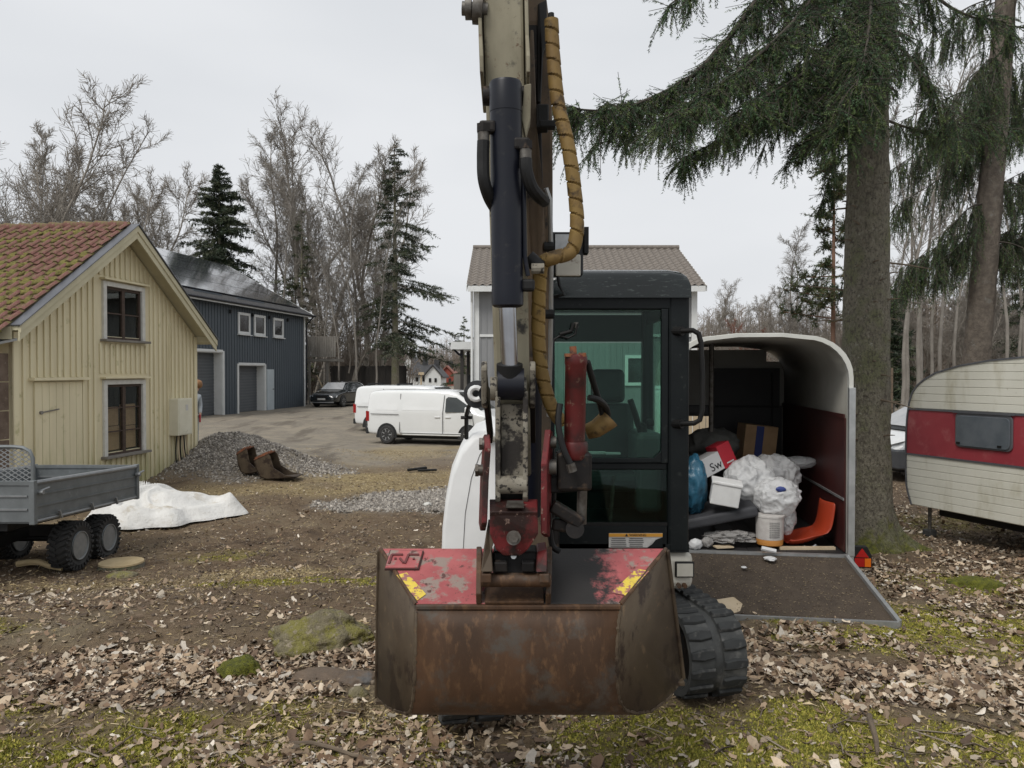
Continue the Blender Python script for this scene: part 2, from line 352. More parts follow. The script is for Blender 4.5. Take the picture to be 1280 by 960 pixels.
M['jacket'] = pmat('pale_blue_jacket', (.42, .46, .50), (.36, .40, .44), 8, .8)
M['trousers'] = pmat('grey_trousers', (.32, .34, .33), (.27, .29, .28), 8, .85)
M['redcloth'] = pmat('red_cloth', (.40, .03, .05), rough=.8)
def algae(m, z0, z1, col=(.25, .26, .085)):
    """green algae and rain splash low on old boards, streaky"""
    nt = m.node_tree; bs = nt.nodes['Principled BSDF']; old = bs.inputs['Base Color'].links[0].from_socket
    g = nt.nodes.new('ShaderNodeNewGeometry'); sp = nt.nodes.new('ShaderNodeSeparateXYZ'); nt.links.new(g.outputs['Position'], sp.inputs[0])
    n = nt.nodes.new('ShaderNodeMath'); n.operation = 'MULTIPLY_ADD'; n.inputs[1].default_value = 3.2; nt.links.new(_noise(nt, 2.6, 5, .65, g.outputs['Position'], (2.2, 2.2, .35)), n.inputs[0]); nt.links.new(sp.outputs['Z'], n.inputs[2])
    f = nt.nodes.new('ShaderNodeMath'); f.operation = 'MULTIPLY'; f.inputs[1].default_value = .62; nt.links.new(_ramp(nt, n.outputs[0], z1 + 1.6, z0 + 1.6), f.inputs[0])
    nt.links.new(_mix(nt, f.outputs[0], old, col), bs.inputs['Base Color'])
algae(M['cream'], -1.0, .6); algae(M['cream2'], -1.0, .6)
# translucent plastic
def plasticmat(name, col, alpha, bscale=14, bs_=.6, rough=.25):
    m, nt, bs = newmat(name)
    bs.inputs['Base Color'].default_value = (*col, 1); bs.inputs['Roughness'].default_value = rough
    bs.inputs['Alpha'].default_value = alpha
    bs.inputs['Subsurface Weight'].default_value = 0.0
    _bump(nt, bs, _noise(nt, bscale, 6, .65), bs_, .05)
    return m
M['tarp'] = pmat('white_tarp', (.72, .71, .68), (.64, .63, .60), 2.5, .5, 0, .6, 9, .05, (.46, .41, .33), 2.6, (.54, .72), (.52, .47, .40), 14, (.60, .74))
M['bag'] = plasticmat('clear_plastic_bag', (.78, .79, .80), .42, 9, .8, .12)
M['bagwhite'] = plasticmat('milky_plastic_bag', (.78, .785, .79), .62, 9, .8, .14)
M['film'] = plasticmat('crumpled_film', (.5, .48, .46), .6, 20, .9)
M['bagblue'] = pmat('blue_print', (.03, .05, .20), rough=.5)
# vegetation
M['bark'] = pmat('spruce_bark', (.225, .205, .155), (.145, .130, .098), 16, .95, 0, 1, 34, .05, (.15, .155, .08), 2.2, (.46, .66), (.05, .042, .034), 46, (.56, .64), stretch=(1, 1, .6))
M['barkmoss'] = pmat('mossy_bark', (.10, .11, .025), (.14, .145, .025), 9, .95, 0, .9, 40, .02, (.07, .06, .04), 9, (.55, .68))
M['twig'] = pmat('bare_twig', (.29, .262, .225), (.21, .187, .16), 2, .9)
M['twigpale'] = pmat('pale_birch_twig', (.26, .24, .21), (.17, .15, .13), 1.5, .9)
M['twigbrown'] = pmat('brown_brush', (.30, .25, .205), (.215, .18, .148), .6, .95)
M['pinebark'] = pmat('reddish_pine_bark', (.20, .105, .065), (.14, .085, .06), 2, .9)
M['needle'] = attrmat('spruce_needles', .7, var=.35, vscale=3)
M['leaf'] = attrmat('dry_leaves', .8, var=.3, vscale=60)
M['mossblade'] = attrmat('moss_and_straw', .9, var=.25, vscale=8)
M['stonecol'] = attrmat('crushed_stone', .85, var=.3, vscale=40)
M['rock'] = pmat('mossy_rock', (.27, .235, .14), (.19, .16, .10), 9, .95, 0, 1, 30, .06, (.27, .245, .07), 6, (.42, .56), (.38, .32, .23), 26, (.54, .64))
M['mossclump'] = pmat('bright_moss', (.22, .225, .02), (.115, .125, .015), 22, .95, 0, 1, 60, .05, (.07, .075, .012), 40, (.54, .64))
M['wetrock'] = pmat('wet_flat_rock', (.14, .10, .068), (.085, .064, .048), 5, .5, 0, .6, 30, .02, (.11, .105, .10), 4, (.54, .64), spec=.3)
M['cutwood'] = pmat('fresh_cut_wood', (.46, .36, .21), (.38, .29, .16), 9, .85, 0, .3, 60, .004)
M['stick'] = pmat('fallen_stick', (.15, .115, .08), (.10, .075, .052), 12, .9)
# ------------------------------------------------------------------ terrain
CP = np.array([(0,-3,.08),(0,0,0),(-3,1,-.02),(3,1,-.02),(-.3,3.9,-.24),(-.1,3.4,-.20),(1.2,4.3,-.17),(.4,5.5,-.23),(2.4,6.2,-.30),(3.2,7.5,-.42),(2.5,9.5,-.5),
 (-5,9,-.58),(-5,10.5,-.62),(-3,6,-.30),(-8,13,-.62),(-7.3,17.7,-.62),(4.5,9.8,-.52),(6,9.5,-.55),(8,15,-.62),(-3,14,-.62),(-4,28,-.86),(0,28,-.86),
 (-12,36,-.41),(-12.7,47,-.38),(-10.8,47,-.4),(0,31,-.8),(-5,36,-.62),(-3,20,-.72),(10,25,-.7),(0,60,-.5),(-20,60,-.4),(20,60,-.6),(-12,25,-.5),(-14,10,-.5),(14,8,-.5),
 (-7.9,19.2,-.32),(0,120,-.4),(-60,120,-.3),(60,120,-.3),(6,4,-.2),(-6,4,-.2)])
def H(x, y, fine=True):
    x = np.asarray(x, float); y = np.asarray(y, float); sh = x.shape; x = x.ravel(); y = y.ravel()
    num = np.zeros_like(x); den = np.zeros_like(x)
    for cx, cy, cz in CP:
        s = 1.2 + .10 * max(cy, 0)
        d2 = ((x - cx) ** 2 + (y - cy) ** 2) / (s * s) + .15
        wgt = 1 / d2 ** 1.6; num += wgt * cz; den += wgt
    z = num / den
    # gravel heap against the yellow house
    z += .66 * np.exp(-(((x + 6.9) / 1.0) ** 2 + ((y - 18.2) / 1.6) ** 2)) + .34 * np.exp(-(((x + 5.6) / 1.0) ** 2 + ((y - 18.2) / 1.4) ** 2)) + .10 * np.maximum(0, fbm(x * 2.2, y * 2.2, 3) - .35) * np.exp(-(((x + 6.2) / 1.6) ** 2 + ((y - 18) / 1.6) ** 2)) * 3
    for ax, ay, bx, by in ((-2.9, 8.6, -3.3, 14.6), (-1.7, 8.4, -.5, 14.2)):
        L_ = math.hypot(bx - ax, by - ay); ux, uy = (bx - ax) / L_, (by - ay) / L_; s_ = (x - ax) * ux + (y - ay) * uy; t_ = -(x - ax) * uy + (y - ay) * ux
        on = sstep(-.3, .4, s_) * sstep(L_ + .3, L_ - .6, s_)
        for o_ in (-.42, .42): z += on * (-.045 * np.exp(-((t_ - o_) / .13) ** 2) * (.7 + .5 * np.sin(s_ * 26)) + .022 * np.exp(-((np.abs(t_ - o_) - .24) / .08) ** 2))
    if fine:
        f = np.clip(1 - y / 60, 0.15, 1)
        z += ((fbm(x * .9 + 5, y * .9 + 3, 3) - .5) * .10 + (fbm(x * 4 + 5, y * 4 + 3, 4) - .5) * .05) * f
        z += (fbm(x * 15, y * 15, 2) - .5) * .022 * (y < 14)
    return z.reshape(sh)
def Hs(x, y, fine=True): return float(H(np.array([x]), np.array([y]), fine)[0])
def G(px, py):
    d = 6.0
    for i in range(40):
        x = (px - 640) / 960 * d; h = CAMZ - Hs(x, d, False); nd = h * 960 / (py - 465); d = d * .5 + nd * .5
    return ((px - 640) / 960 * d, d)

# ground-cover masks, laid out in metres
def blobs(x, y, lst, nsc=1.3, namp=.9):
    n = (fbm(x * nsc + 31, y * nsc + 11, 4) - .5) * 2 * namp
    m = np.zeros_like(x)
    for cx, cy, rx, ry, s in lst:
        d = np.sqrt(((x - cx) / rx) ** 2 + ((y - cy) / ry) ** 2)
        m = np.maximum(m, s * sstep(1.45, .45, d + n * .8))
    return m
MOSS = [(-2.6,3.55,1.5,.62,.95),(-1.5,3.9,.9,.45,.85),(-3.6,4.4,.8,.35,.5),(1.45,3.75,1.0,.55,.95),(2.6,3.7,1.0,.5,.85),(.2,3.5,.8,.3,.35),(3.9,6.2,1.3,.8,.8),(3.2,4.7,.8,.35,.5),(5.0,7.8,1.2,.5,.6),
        (-1.2,7.7,.6,.22,.7),(-2.2,7.7,.9,.25,.55),(-3.6,9.5,.5,.3,.4),(6.2,11.5,1.5,.7,.6),(-4.6,6.0,.5,.3,.6),(2.6,5.6,.8,.25,.5)]
LEAF = [(-2.2,5.1,1.6,.5,1.),(-4.2,4.9,1.3,.55,1.),(-1.0,5.3,.9,.5,.9),(-.9,3.6,.9,.7,.55),(-3.2,6.6,1.5,.5,.28),(-4.4,7.5,1.0,.5,.38),(.9,3.2,1.3,.35,.9),(2.4,4.9,1.7,.55,1.),(3.6,4.55,1.3,.55,1.),(2.0,5.6,1.0,.35,.9),
        (4.8,7.2,1.6,1.0,.8),(3.9,8.3,1.0,.8,.8),(6.5,9.0,2.5,1.4,.6),(5.5,12,3,2,.55),(3.2,3.4,.9,.5,.35),(-2.6,3.5,1.6,.6,.22),(1.5,3.6,1.2,.5,.16),(4.3,5.8,1.2,.6,.5),(8,14,4,3,.5),(-.2,4.5,.5,.5,.5)]
SOIL = [(-3.0,9.6,2.6,2.4,1.),(-1.5,8.2,1.8,2.4,.9),(-1.2,11.5,1.6,2.2,.9),(-3.8,12.5,1.8,1.6,.9),(-5.6,8.5,1.6,2.4,1.),(-1.5,6.6,1.6,.8,.7),(-3.5,7.3,2.2,.7,.7),(-1.8,20.3,1.3,1.6,.55)]
GRAVEL = [(-1.6,13.7,1.3,1.1,1.),(-2.4,13.2,.9,.6,1.),(-.7,14.6,1.1,1.2,.9),(-6.2,17.8,1.7,1.9,1.),(-4.7,17.8,1.0,1.2,.8)]
STRAW = [(-3.5,17.0,1.8,1.1,1.),(-2.6,15.4,1.4,1.0,.8),(-2.6,8.3,.9,.35,.9),(-4.0,8.0,1.2,.35,.6),(-1.0,3.95,.7,.45,.8),(-3.3,23.5,1.6,2.0,.6),(-1.7,25.5,2.5,1.0,.6),(-1.0,17.2,1.5,1.2,.6),(6.2,11.6,1.4,.6,.8),(-4.6,15.0,1.5,.7,.7)]
def masks(x, y):
    mo = blobs(x, y, MOSS, 2.6, 1.15) * (.35 + .65 * sstep(.30, .50, fbm(x * 6.5 + 3, y * 6.5, 3))); le = blobs(x, y, LEAF, 2.6, 1.1); so_ = blobs(x, y, SOIL, .8, .6)
    gr = blobs(x, y, GRAVEL, 1.2, .5); st = blobs(x, y, STRAW, 1.1, .9)
    edge = -5.8 + .11 * (y - 18) + (fbm(x * .5, y * .5, 3) - .5) * 2.5
    road = sstep(17.5, 21, y + (fbm(x * .4, y * .4, 3) - .5) * 5) * (1 - .0 * x)
    return mo, le, so_, gr, st, np.clip(road, 0, 1)

def axis_steps(core0, core1, step, far, grow):
    a = list(np.arange(core0, core1, step)); s = step; v = a[-1]
    while v < far: s *= grow; v += s; a.append(v)
    s = step; v = a[0]; b = []
    return a
ys = axis_steps(-2.5, 9, .055, 700, 1.035)
xp = axis_steps(0, 5.5, .055, 600, 1.05); xs = [-v for v in xp[:0:-1]] + xp
X, Y = np.meshgrid(np.array(xs), np.array(ys)); Z = H(X, Y)
Z = np.where(Y > 90, Z - (Y - 90) * .004, Z)
V = np.stack([X, Y, Z], -1).reshape(-1, 3); nx, ny = len(xs), len(ys)
ii = np.arange(nx * ny).reshape(ny, nx)
F = np.stack([ii[:-1, :-1], ii[:-1, 1:], ii[1:, 1:], ii[1:, :-1]], -1).reshape(-1, 4)

def ground_material():
    m, nt, bs = newmat('forest_yard_ground')
    def att(n):
        a = nt.nodes.new('ShaderNodeAttribute'); a.attribute_name = n; return a.outputs['Fac']
    tc = nt.nodes.new('ShaderNodeTexCoord'); ob = tc.outputs['Object']
    n1 = _noise(nt, 1.1, 5, .6, ob); n2 = _noise(nt, 9, 6, .7, ob); n3 = _noise(nt, 60, 5, .75, ob); n4 = _noise(nt, 26, 4, .7, ob)
    base = _mix(nt, _ramp(nt, n2, .3, .7), (.235, .172, .108), (.15, .106, .066))
    base = _mix(nt, _ramp(nt, _noise(nt, 2.6, 6, .7, ob), .52, .66), base, (.115, .082, .054))
    base = _mix(nt, _ramp(nt, n1, .4, .7), base, (.215, .175, .115))
    base = _mix(nt, _ramp(nt, n3, .56, .70), base, (.32, .26, .185))
    soil = _mix(nt, _ramp(nt, n2, .3, .7), (.122, .083, .053), (.195, .140, .090))
    soil = _mix(nt, _ramp(nt, _noise(nt, 1.9, 6, .7, ob), .50, .66), soil, (.088, .061, .041))
    soil = _mix(nt, _ramp(nt, _noise(nt, .9, 5, .65, ob), .50, .66), soil, (.215, .165, .108))
    soil = _mix(nt, _ramp(nt, n3, .60, .72), soil, (.27, .215, .155))
    road = _mix(nt, _ramp(nt, n2, .35, .65), (.27, .24, .195), (.215, .19, .155))
    road = _mix(nt, _ramp(nt, n1, .42, .66), road, (.31, .27, .21))
    stretch = nt.nodes.new('ShaderNodeMapping'); stretch.inputs['Scale'].default_value = (.7, .12, 1); stretch.inputs['Rotation'].default_value = (0, 0, R(24)); nt.links.new(ob, stretch.inputs['Vector'])
    road = _mix(nt, _ramp(nt, _noise(nt, 1.6, 4, .6, stretch.outputs[0]), .52, .66), road, (.165, .142, .115))
    grav = _mix(nt, _ramp(nt, n4, .35, .65), (.20, .178, .15), (.30, .27, .23))
    straw = _mix(nt, _ramp(nt, n2, .3, .7), (.38, .30, .165), (.28, .22, .115))
    moss = _mix(nt, _ramp(nt, n4, .35, .65), (.31, .285, .058), (.20, .19, .04))
    moss = _mix(nt, _ramp(nt, n2, .55, .75), moss, (.23, .185, .095))
    leaf = _mix(nt, _ramp(nt, n4, .4, .6), (.19, .135, .10), (.10, .07, .05))
    col = _mix(nt, att('road'), base, road)
    col = _mix(nt, att('soil'), col, soil); col = _mix(nt, att('straw'), col, straw); col = _mix(nt, att('gravel'), col, grav)
    col = _mix(nt, att('leaf'), col, leaf); col = _mix(nt, att('moss'), col, moss)
    nt.links.new(col, bs.inputs['Base Color']); bs.inputs['Roughness'].default_value = .95; bs.inputs['Specular IOR Level'].default_value = .2
    ad = nt.nodes.new('ShaderNodeMath'); ad.operation = 'ADD'; nt.links.new(n3, ad.inputs[0]); nt.links.new(n4, ad.inputs[1])
    _bump(nt, bs, ad.outputs[0], .9, .03)
    return m
ground = npmesh('ground', V, F, ground_material(), smooth=True, kind='structure')
for nme, arr in zip(('moss', 'leaf', 'soil', 'gravel', 'straw', 'road'), masks(X.ravel(), Y.ravel())):
    a = ground.data.attributes.new(nme, 'FLOAT', 'POINT'); a.data.foreach_set('value', np.asarray(arr, dtype=np.float32))

# ------------------------------------------------------------------ scatter of small loose stuff
def scatter(name, protos, pts, rotz, tilt, scale, colors, mat, kind='stuff', label=None, cat=None):
    """protos: list of (verts, tris); every point gets one; all joined into one mesh"""
    Vs, Fs, Cs = [], [], []; off = 0
    n = len(pts); which = RNG.integers(0, len(protos), n)
    for k, (pv, pf) in enumerate(protos):
        sel = np.where(which == k)[0]
        if len(sel) == 0: continue
        pv = np.asarray(pv, float); pf = np.asarray(pf, int)
        c, s = np.cos(rotz[sel]), np.sin(rotz[sel]); tx, ty = tilt[sel, 0], tilt[sel, 1]
        v = pv[None] * scale[sel][:, None, None]
        # tilt about x then y then spin about z
        y1 = v[..., 1] * np.cos(tx)[:, None] - v[..., 2] * np.sin(tx)[:, None]; z1 = v[..., 1] * np.sin(tx)[:, None] + v[..., 2] * np.cos(tx)[:, None]
        x2 = v[..., 0] * np.cos(ty)[:, None] + z1 * np.sin(ty)[:, None]; z2 = -v[..., 0] * np.sin(ty)[:, None] + z1 * np.cos(ty)[:, None]
        x3 = x2 * c[:, None] - y1 * s[:, None]; y3 = x2 * s[:, None] + y1 * c[:, None]
        W = np.stack([x3, y3, z2], -1) + pts[sel][:, None, :]
        nv = len(pv); idx = (np.arange(len(sel)) * nv)[:, None, None] + pf[None] + off
        Vs.append(W.reshape(-1, 3)); Fs.append(idx.reshape(-1, pf.shape[1])); Cs.append(np.repeat(colors[sel], nv, 0)); off += len(sel) * nv
    o = npmesh(name, np.concatenate(Vs), np.concatenate(Fs), mat, col=np.concatenate(Cs), kind=kind)
    return tag(o, label, cat)
def sample(n, x0, x1, y0, y1, fn):
    """random points in the field of view box accepted by a density function, denser near"""
    out_ = []; got = 0
    while got < n:
        y = y0 + (y1 - y0) * RNG.random(40000) ** 1.5; half = .72 * y + .6
        x = (RNG.random(40000) * 2 - 1) * half
        ok = (x > x0) & (x < x1); x = x[ok]; y = y[ok]
        p = fn(x, y); k = RNG.random(len(x)) < p; out_.append(np.stack([x[k], y[k]], 1)); got += k.sum()
    return np.concatenate(out_)[:n]
def leaf_proto(seed):
    r = np.random.default_rng(seed); n = 11; a = np.linspace(0, 2 * np.pi, n, endpoint=False)
    rad = .5 + .14 * np.cos(a * 2) + r.normal(0, .06, n); rad *= np.where(np.arange(n) % 2 == 0, 1.0, .86)
    x = np.cos(a) * rad; y = np.sin(a) * rad * .72
    z = .34 * (np.abs(y) * 2) ** 2 * r.choice([1, 1, -1]) + .30 * x * x * r.choice([1, 1, -.6]) + r.normal(0, .07, n)
    v = np.vstack([[0, 0, 0], np.stack([x, y, z], 1)])
    f = [(0, 1 + i, 1 + (i + 1) % n) for i in range(n)]
    return v, f
LP = [leaf_proto(i) for i in range(10)]
def mk_leaves(name, n, size, fn, y0, y1, label):
    p = sample(n, -14, 14, y0, y1, fn); z = H(p[:, 0], p[:, 1]) + size * .12 + RNG.random(n) * .018
    pts = np.column_stack([p, z]); pal = np.array([(.41,.32,.225),(.31,.225,.148),(.50,.42,.32),(.18,.115,.07),(.57,.51,.43),(.26,.19,.128),(.105,.068,.044),(.35,.30,.235)])
    cw = np.array([.15,.19,.11,.20,.07,.12,.12,.04]); cols = pal[RNG.choice(len(pal), n, p=cw)] * (.6 + .75 * RNG.random((n, 1)))
    return scatter(name, LP, pts, RNG.random(n) * 6.28, RNG.normal(0, .36, (n, 2)), size * np.clip(RNG.lognormal(-.05, .55, n), .3, 2.3), cols, M['leaf'], label=label, cat='leaves')
def leafd(x, y):
    mo, le, so_, gr, st, ro = masks(x, y); return np.clip(le ** 1.8 * (.25 + .75 * sstep(.35, .62, fbm(x * 3.1 + 7, y * 3.1 + 2, 3))) * (1 - .62 * mo) + .005 + .018 * mo, 0, 1) * (1 - .9 * ro)
mk_leaves('leaf_litter', 23000, .044, leafd, 2.4, 14, 'dry brown fallen leaves strewn over the forest yard')
mk_leaves('leaf_fragments', 26000, .026, lambda x, y: np.clip(.07 + leafd(x, y), 0, 1), 2.4, 16, 'small broken leaf bits and bark chips over the dirt')
# moss blades
n = 210000
def mossd(x, y): return masks(x, y)[0] ** 1.5
p = sample(n, -6, 8, 2.4, 9.5, mossd)
bl = [([(-.5, 0, 0), (.5, 0, 0), (.1, .25, 1)], [(0, 1, 2)]), ([(-.5, 0, 0), (.5, 0, 0), (-.3, -.3, .8)], [(0, 1, 2)])]
pal = np.array([(.34,.32,.05),(.25,.245,.04),(.42,.36,.085),(.17,.17,.03)])
scatter('moss_carpet', bl, np.column_stack([p, H(p[:, 0], p[:, 1]) - .002]), RNG.random(n) * 6.28, RNG.normal(0, .35, (n, 2)), .008 + .011 * RNG.random(n), pal[RNG.integers(0, 4, n)] * (.7 + .6 * RNG.random((n, 1))), M['mossblade'], label='yellow green moss carpet on the forest floor', cat='moss')
# dry straw and needles
n = 42000
def strawd(x, y):
    mo, le, so_, gr, st, ro = masks(x, y); return np.clip(st + .12, 0, 1) * (1 - .7 * gr) * (1 - .7 * le)
p = sample(n, -8, 8, 2.4, 24, strawd)
sb = [([(-.5, -.03, 0), (.5, -.03, .05), (.5, .03, .05), (-.5, .03, 0)], [(0, 1, 2), (0, 2, 3)]), ([(-.5, -.04, 0), (.2, .1, .2), (.5, .0, .1), (-.3, .03, 0)], [(0, 1, 2), (0, 2, 3)])]
pal = np.array([(.42,.33,.18),(.33,.25,.13),(.18,.13,.08),(.52,.42,.26)])
scatter('dry_straw', sb, np.column_stack([p, H(p[:, 0], p[:, 1]) + .006]), RNG.random(n) * 6.28, RNG.normal(0, .3, (n, 2)), .03 + .05 * RNG.random(n), pal[RNG.integers(0, 4, n)] * (.7 + .6 * RNG.random((n, 1))), M['mossblade'], label='dry straw and needles lying on the dirt', cat='straw')
# small fallen twigs
n = 1500
def twp(seed):
    r = np.random.default_rng(seed); q = np.array([(-.5, 0, 0), (-.15, r.normal(0, .06), .03), (.2, r.normal(0, .08), .02), (.5, r.normal(0, .1), .05)]); v = []; f = []
    for i, c in enumerate(q):
        for k in range(3): a = k * 2.094; v.append((c[0], c[1] + math.cos(a) * .022 * (1.2 - .2 * i), c[2] + math.sin(a) * .022 * (1.2 - .2 * i)))
    for i in range(3):
        for k in range(3): a, b, c_, d_ = i * 3 + k, i * 3 + (k + 1) % 3, i * 3 + 3 + (k + 1) % 3, i * 3 + 3 + k; f += [(a, b, c_), (a, c_, d_)]
    return v, f
p = sample(n, -7, 8, 2.4, 11, lambda x, y: np.clip(.15 + masks(x, y)[1] * .5 + masks(x, y)[0] * .2, 0, 1)); pal = np.array([(.10,.075,.052),(.16,.125,.09),(.24,.20,.155),(.07,.05,.036)])
scatter('fallen_twigs', [twp(i) for i in range(6)], np.column_stack([p, H(p[:, 0], p[:, 1]) + .012]), RNG.random(n) * 6.28, RNG.normal(0, .12, (n, 2)), .07 + .20 * RNG.random(n) ** 2.5, pal[RNG.integers(0, 4, n)], M['mossblade'], label='small dead twigs littered among the leaves', cat='twigs')
# crushed stone
def stone_proto(seed):
    r = np.random.default_rng(seed); d = np.array([(1,0,0),(-1,0,0),(0,1,0),(0,-1,0),(0,0,1),(0,0,-1)], float) * r.uniform(.35, .6, (6, 1)) + r.normal(0, .1, (6, 3))
    return d, [(0,2,4),(2,1,4),(1,3,4),(3,0,4),(2,0,5),(1,2,5),(3,1,5),(0,3,5)]
SP = [stone_proto(i) for i in range(8)]
n = 17000
def gravd(x, y): return np.clip(masks(x, y)[3] ** 2, 0, 1)
p = sample(n, -9, 3, 8, 24, gravd)
pal = np.array([(.30,.27,.235),(.21,.19,.165),(.40,.365,.32),(.16,.143,.125)])
scatter('crushed_gravel', SP, np.column_stack([p, H(p[:, 0], p[:, 1]) + .004]), RNG.random(n) * 6.28, RNG.normal(0, .6, (n, 2)), .03 + .06 * RNG.random(n) ** 2, pal[RNG.integers(0, 4, n)] * (.75 + .5 * RNG.random((n, 1))), M['stonecol'], label='grey crushed gravel strip and heap beside the dirt yard', cat='gravel')

n = 26000
def clodd(x, y):
    mo, le, so_, gr, st, ro = masks(x, y); return np.clip(.35 + .6 * so_ - .3 * mo, 0, 1) * (1 - .85 * ro) * (1 - .8 * gr)
p = sample(n, -9, 9, 2.4, 17, clodd); pal = np.array([(.115,.086,.06),(.16,.122,.085),(.085,.062,.044),(.21,.165,.12)])
scatter('soil_clods', SP, np.column_stack([p, H(p[:, 0], p[:, 1]) + .002]), RNG.random(n) * 6.28, RNG.normal(0, .6, (n, 2)), .008 + .05 * RNG.random(n) ** 4, pal[RNG.integers(0, 4, n)] * (.75 + .5 * RNG.random((n, 1))), M['stonecol'], label='small crumbs and clods of bare brown earth', cat='earth')

# ------------------------------------------------------------------ yellow house
def frame_axes(a, b):
    a = Vector(a); b = Vector(b); e = (b - a); e.z = 0; e.normalize(); n = Vector((e.y, -e.x, 0)); return e, n
HN = Vector((-7.98, 12.29, -.75)); HF = Vector((-7.30, 17.7, -.75)); e1, n1 = frame_axes(HN, HF)   # n1 points out of the gable, to the right
HW = (HF - HN).length
house = empty('cream_house', (HN + HF) / 2 - n1 * 2, 0, 'small cream board and batten outbuilding with mossy red tile roof', 'house')
def hp(s, z, o=0): return HN + e1 * s + n1 * o + Vector((0, 0, z - HN.z))      # s along gable, z absolute, o out of the wall
EZ, RZ = 2.52, 4.42; Sm = HW / 2
def roofz(s): return EZ + (RZ - EZ) * (1 - abs(s - Sm) / Sm)
Lh = 5.0
W1 = (2.17, 3.48)   # window span along the wall
win_lo = (.08, 1.55); win_hi = (2.30, 3.42); door = (.42, 1.58, 1.53)
m = MB()
# gable wall with two openings: vertical strips
cuts = sorted({0, W1[0] + .1, W1[1] - .1, Sm, HW})
def gable_strip(a, b, z0, z1f):
    m.prism([hp(a, z0), hp(b, z0), hp(b, z1f(b)), hp(a, z1f(a))], n1 * -.08)
gable_strip(0, W1[0] + .1, -.75, roofz)
wa, wb = W1[0] + .1, W1[1] - .1
gable_strip(wa, wb, -.75, lambda s: win_lo[0] + .08); gable_strip(wa, wb, win_lo[1] - .08, lambda s: win_hi[0] + .08)
gable_strip(wa, Sm, win_hi[1] - .08, roofz); gable_strip(Sm, wb, win_hi[1] - .08, roofz); gable_strip(wb, HW, -.75, roofz)
m.build('gable_wall', M['cream'], house, world=True)
m = MB()
m.prism([hp(0, -.75), hp(0, EZ), hp(0, EZ, -Lh), hp(0, -.75, -Lh)], e1 * .08)
m.prism([hp(HW - .08, -.75), hp(HW - .08, EZ), hp(HW - .08, EZ, -Lh), hp(HW - .08, -.75, -Lh)], e1 * .08)
m.prism([hp(0, -.75, -Lh), hp(HW, -.75, -Lh), hp(HW, EZ, -Lh), hp(Sm, RZ, -Lh), hp(0, EZ, -Lh)], n1 * -.08)
m.build('wall', M['cream'], house, world=True)
m = MB(); m.prism([hp(-.03, -.8, .035), hp(HW + .03, -.8, .035), hp(HW + .03, -.60, .035), hp(-.03, -.60, .035)], n1 * -.1); m.build('plinth', M['rock'], house, world=True)
# battens, each one a piece
s = .06; k = 0
while s < HW - .02:
    spans = [(-.58, roofz(s) - .06)]
    if W1[0] - .06 < s < W1[1] + .06: spans = [(-.58, win_lo[0] - .05), (win_lo[1] + .12, win_hi[0] - .06), (win_hi[1] + .10, roofz(s) - .06)]
    if door[0] - .05 < s < door[1] + .05: spans = [(door[2] + .08, roofz(s) - .06)]
    for a, b in spans:
        if b - a > .1:
            jz = random.uniform(-.01, .01); j = random.uniform(-.012, .012)
            MB().prism([hp(s + j - .028, a, .002), hp(s + j + .028, a, .002), hp(s + j + .028 + jz * .5, b, .002), hp(s + j - .028 + jz * .5, b, .002)], n1 * .026).build('batten', M['cream2'], house, world=True, bevel=.004, seg=1)
    s += .158; k += 1
for a, b in ((-.03, .08), (HW - .08, HW + .03)):
    MB().prism([hp(a, -.6, .004), hp(b, -.6, .004), hp(b, EZ - .02, .004), hp(a, EZ - .02, .004)], n1 * .032).build('corner_board', M['cream2'], house, world=True, bevel=.004, seg=1)
# plank door
dr = MB(); dr.prism([hp(door[0], -.5, .006), hp(door[1], -.5, .006), hp(door[1], door[2], .006), hp(door[0], door[2], .006)], n1 * .012)
dr = dr.build('door', M['cream'], house, world=True)
nb = 7
for i in range(nb):
    a = door[0] + (door[1] - door[0]) * i / nb; b = door[0] + (door[1] - door[0]) * (i + 1) / nb
    MB().prism([hp(a + .004, -.5, .019), hp(b - .004, -.5, .019), hp(b - .004, door[2], .019), hp(a + .004, door[2], .019)], n1 * .014).build('plank', M['cream'], dr, world=True, bevel=.003, seg=1)
MB().bar(hp(door[0] + .12, 1.02, .045), hp(door[0] + .55, 1.06, .045), .012, .02).cyl(hp(door[0] + .12, 1.02, .03), hp(door[0] + .12, 1.02, .07), .03, 10).build('latch', M['oldwood'], dr, world=True)
MB().box(hp((door[0] + door[1]) / 2, door[2] + .05, .06), (.12, door[1] - door[0] + .2, .05), Matrix((n1, e1, Vector((0, 0, 1)))).transposed()).build('door_ledge', M['cream2'], house, world=True, bevel=.006)
RX = Matrix((n1, e1, Vector((0, 0, 1)))).transposed()
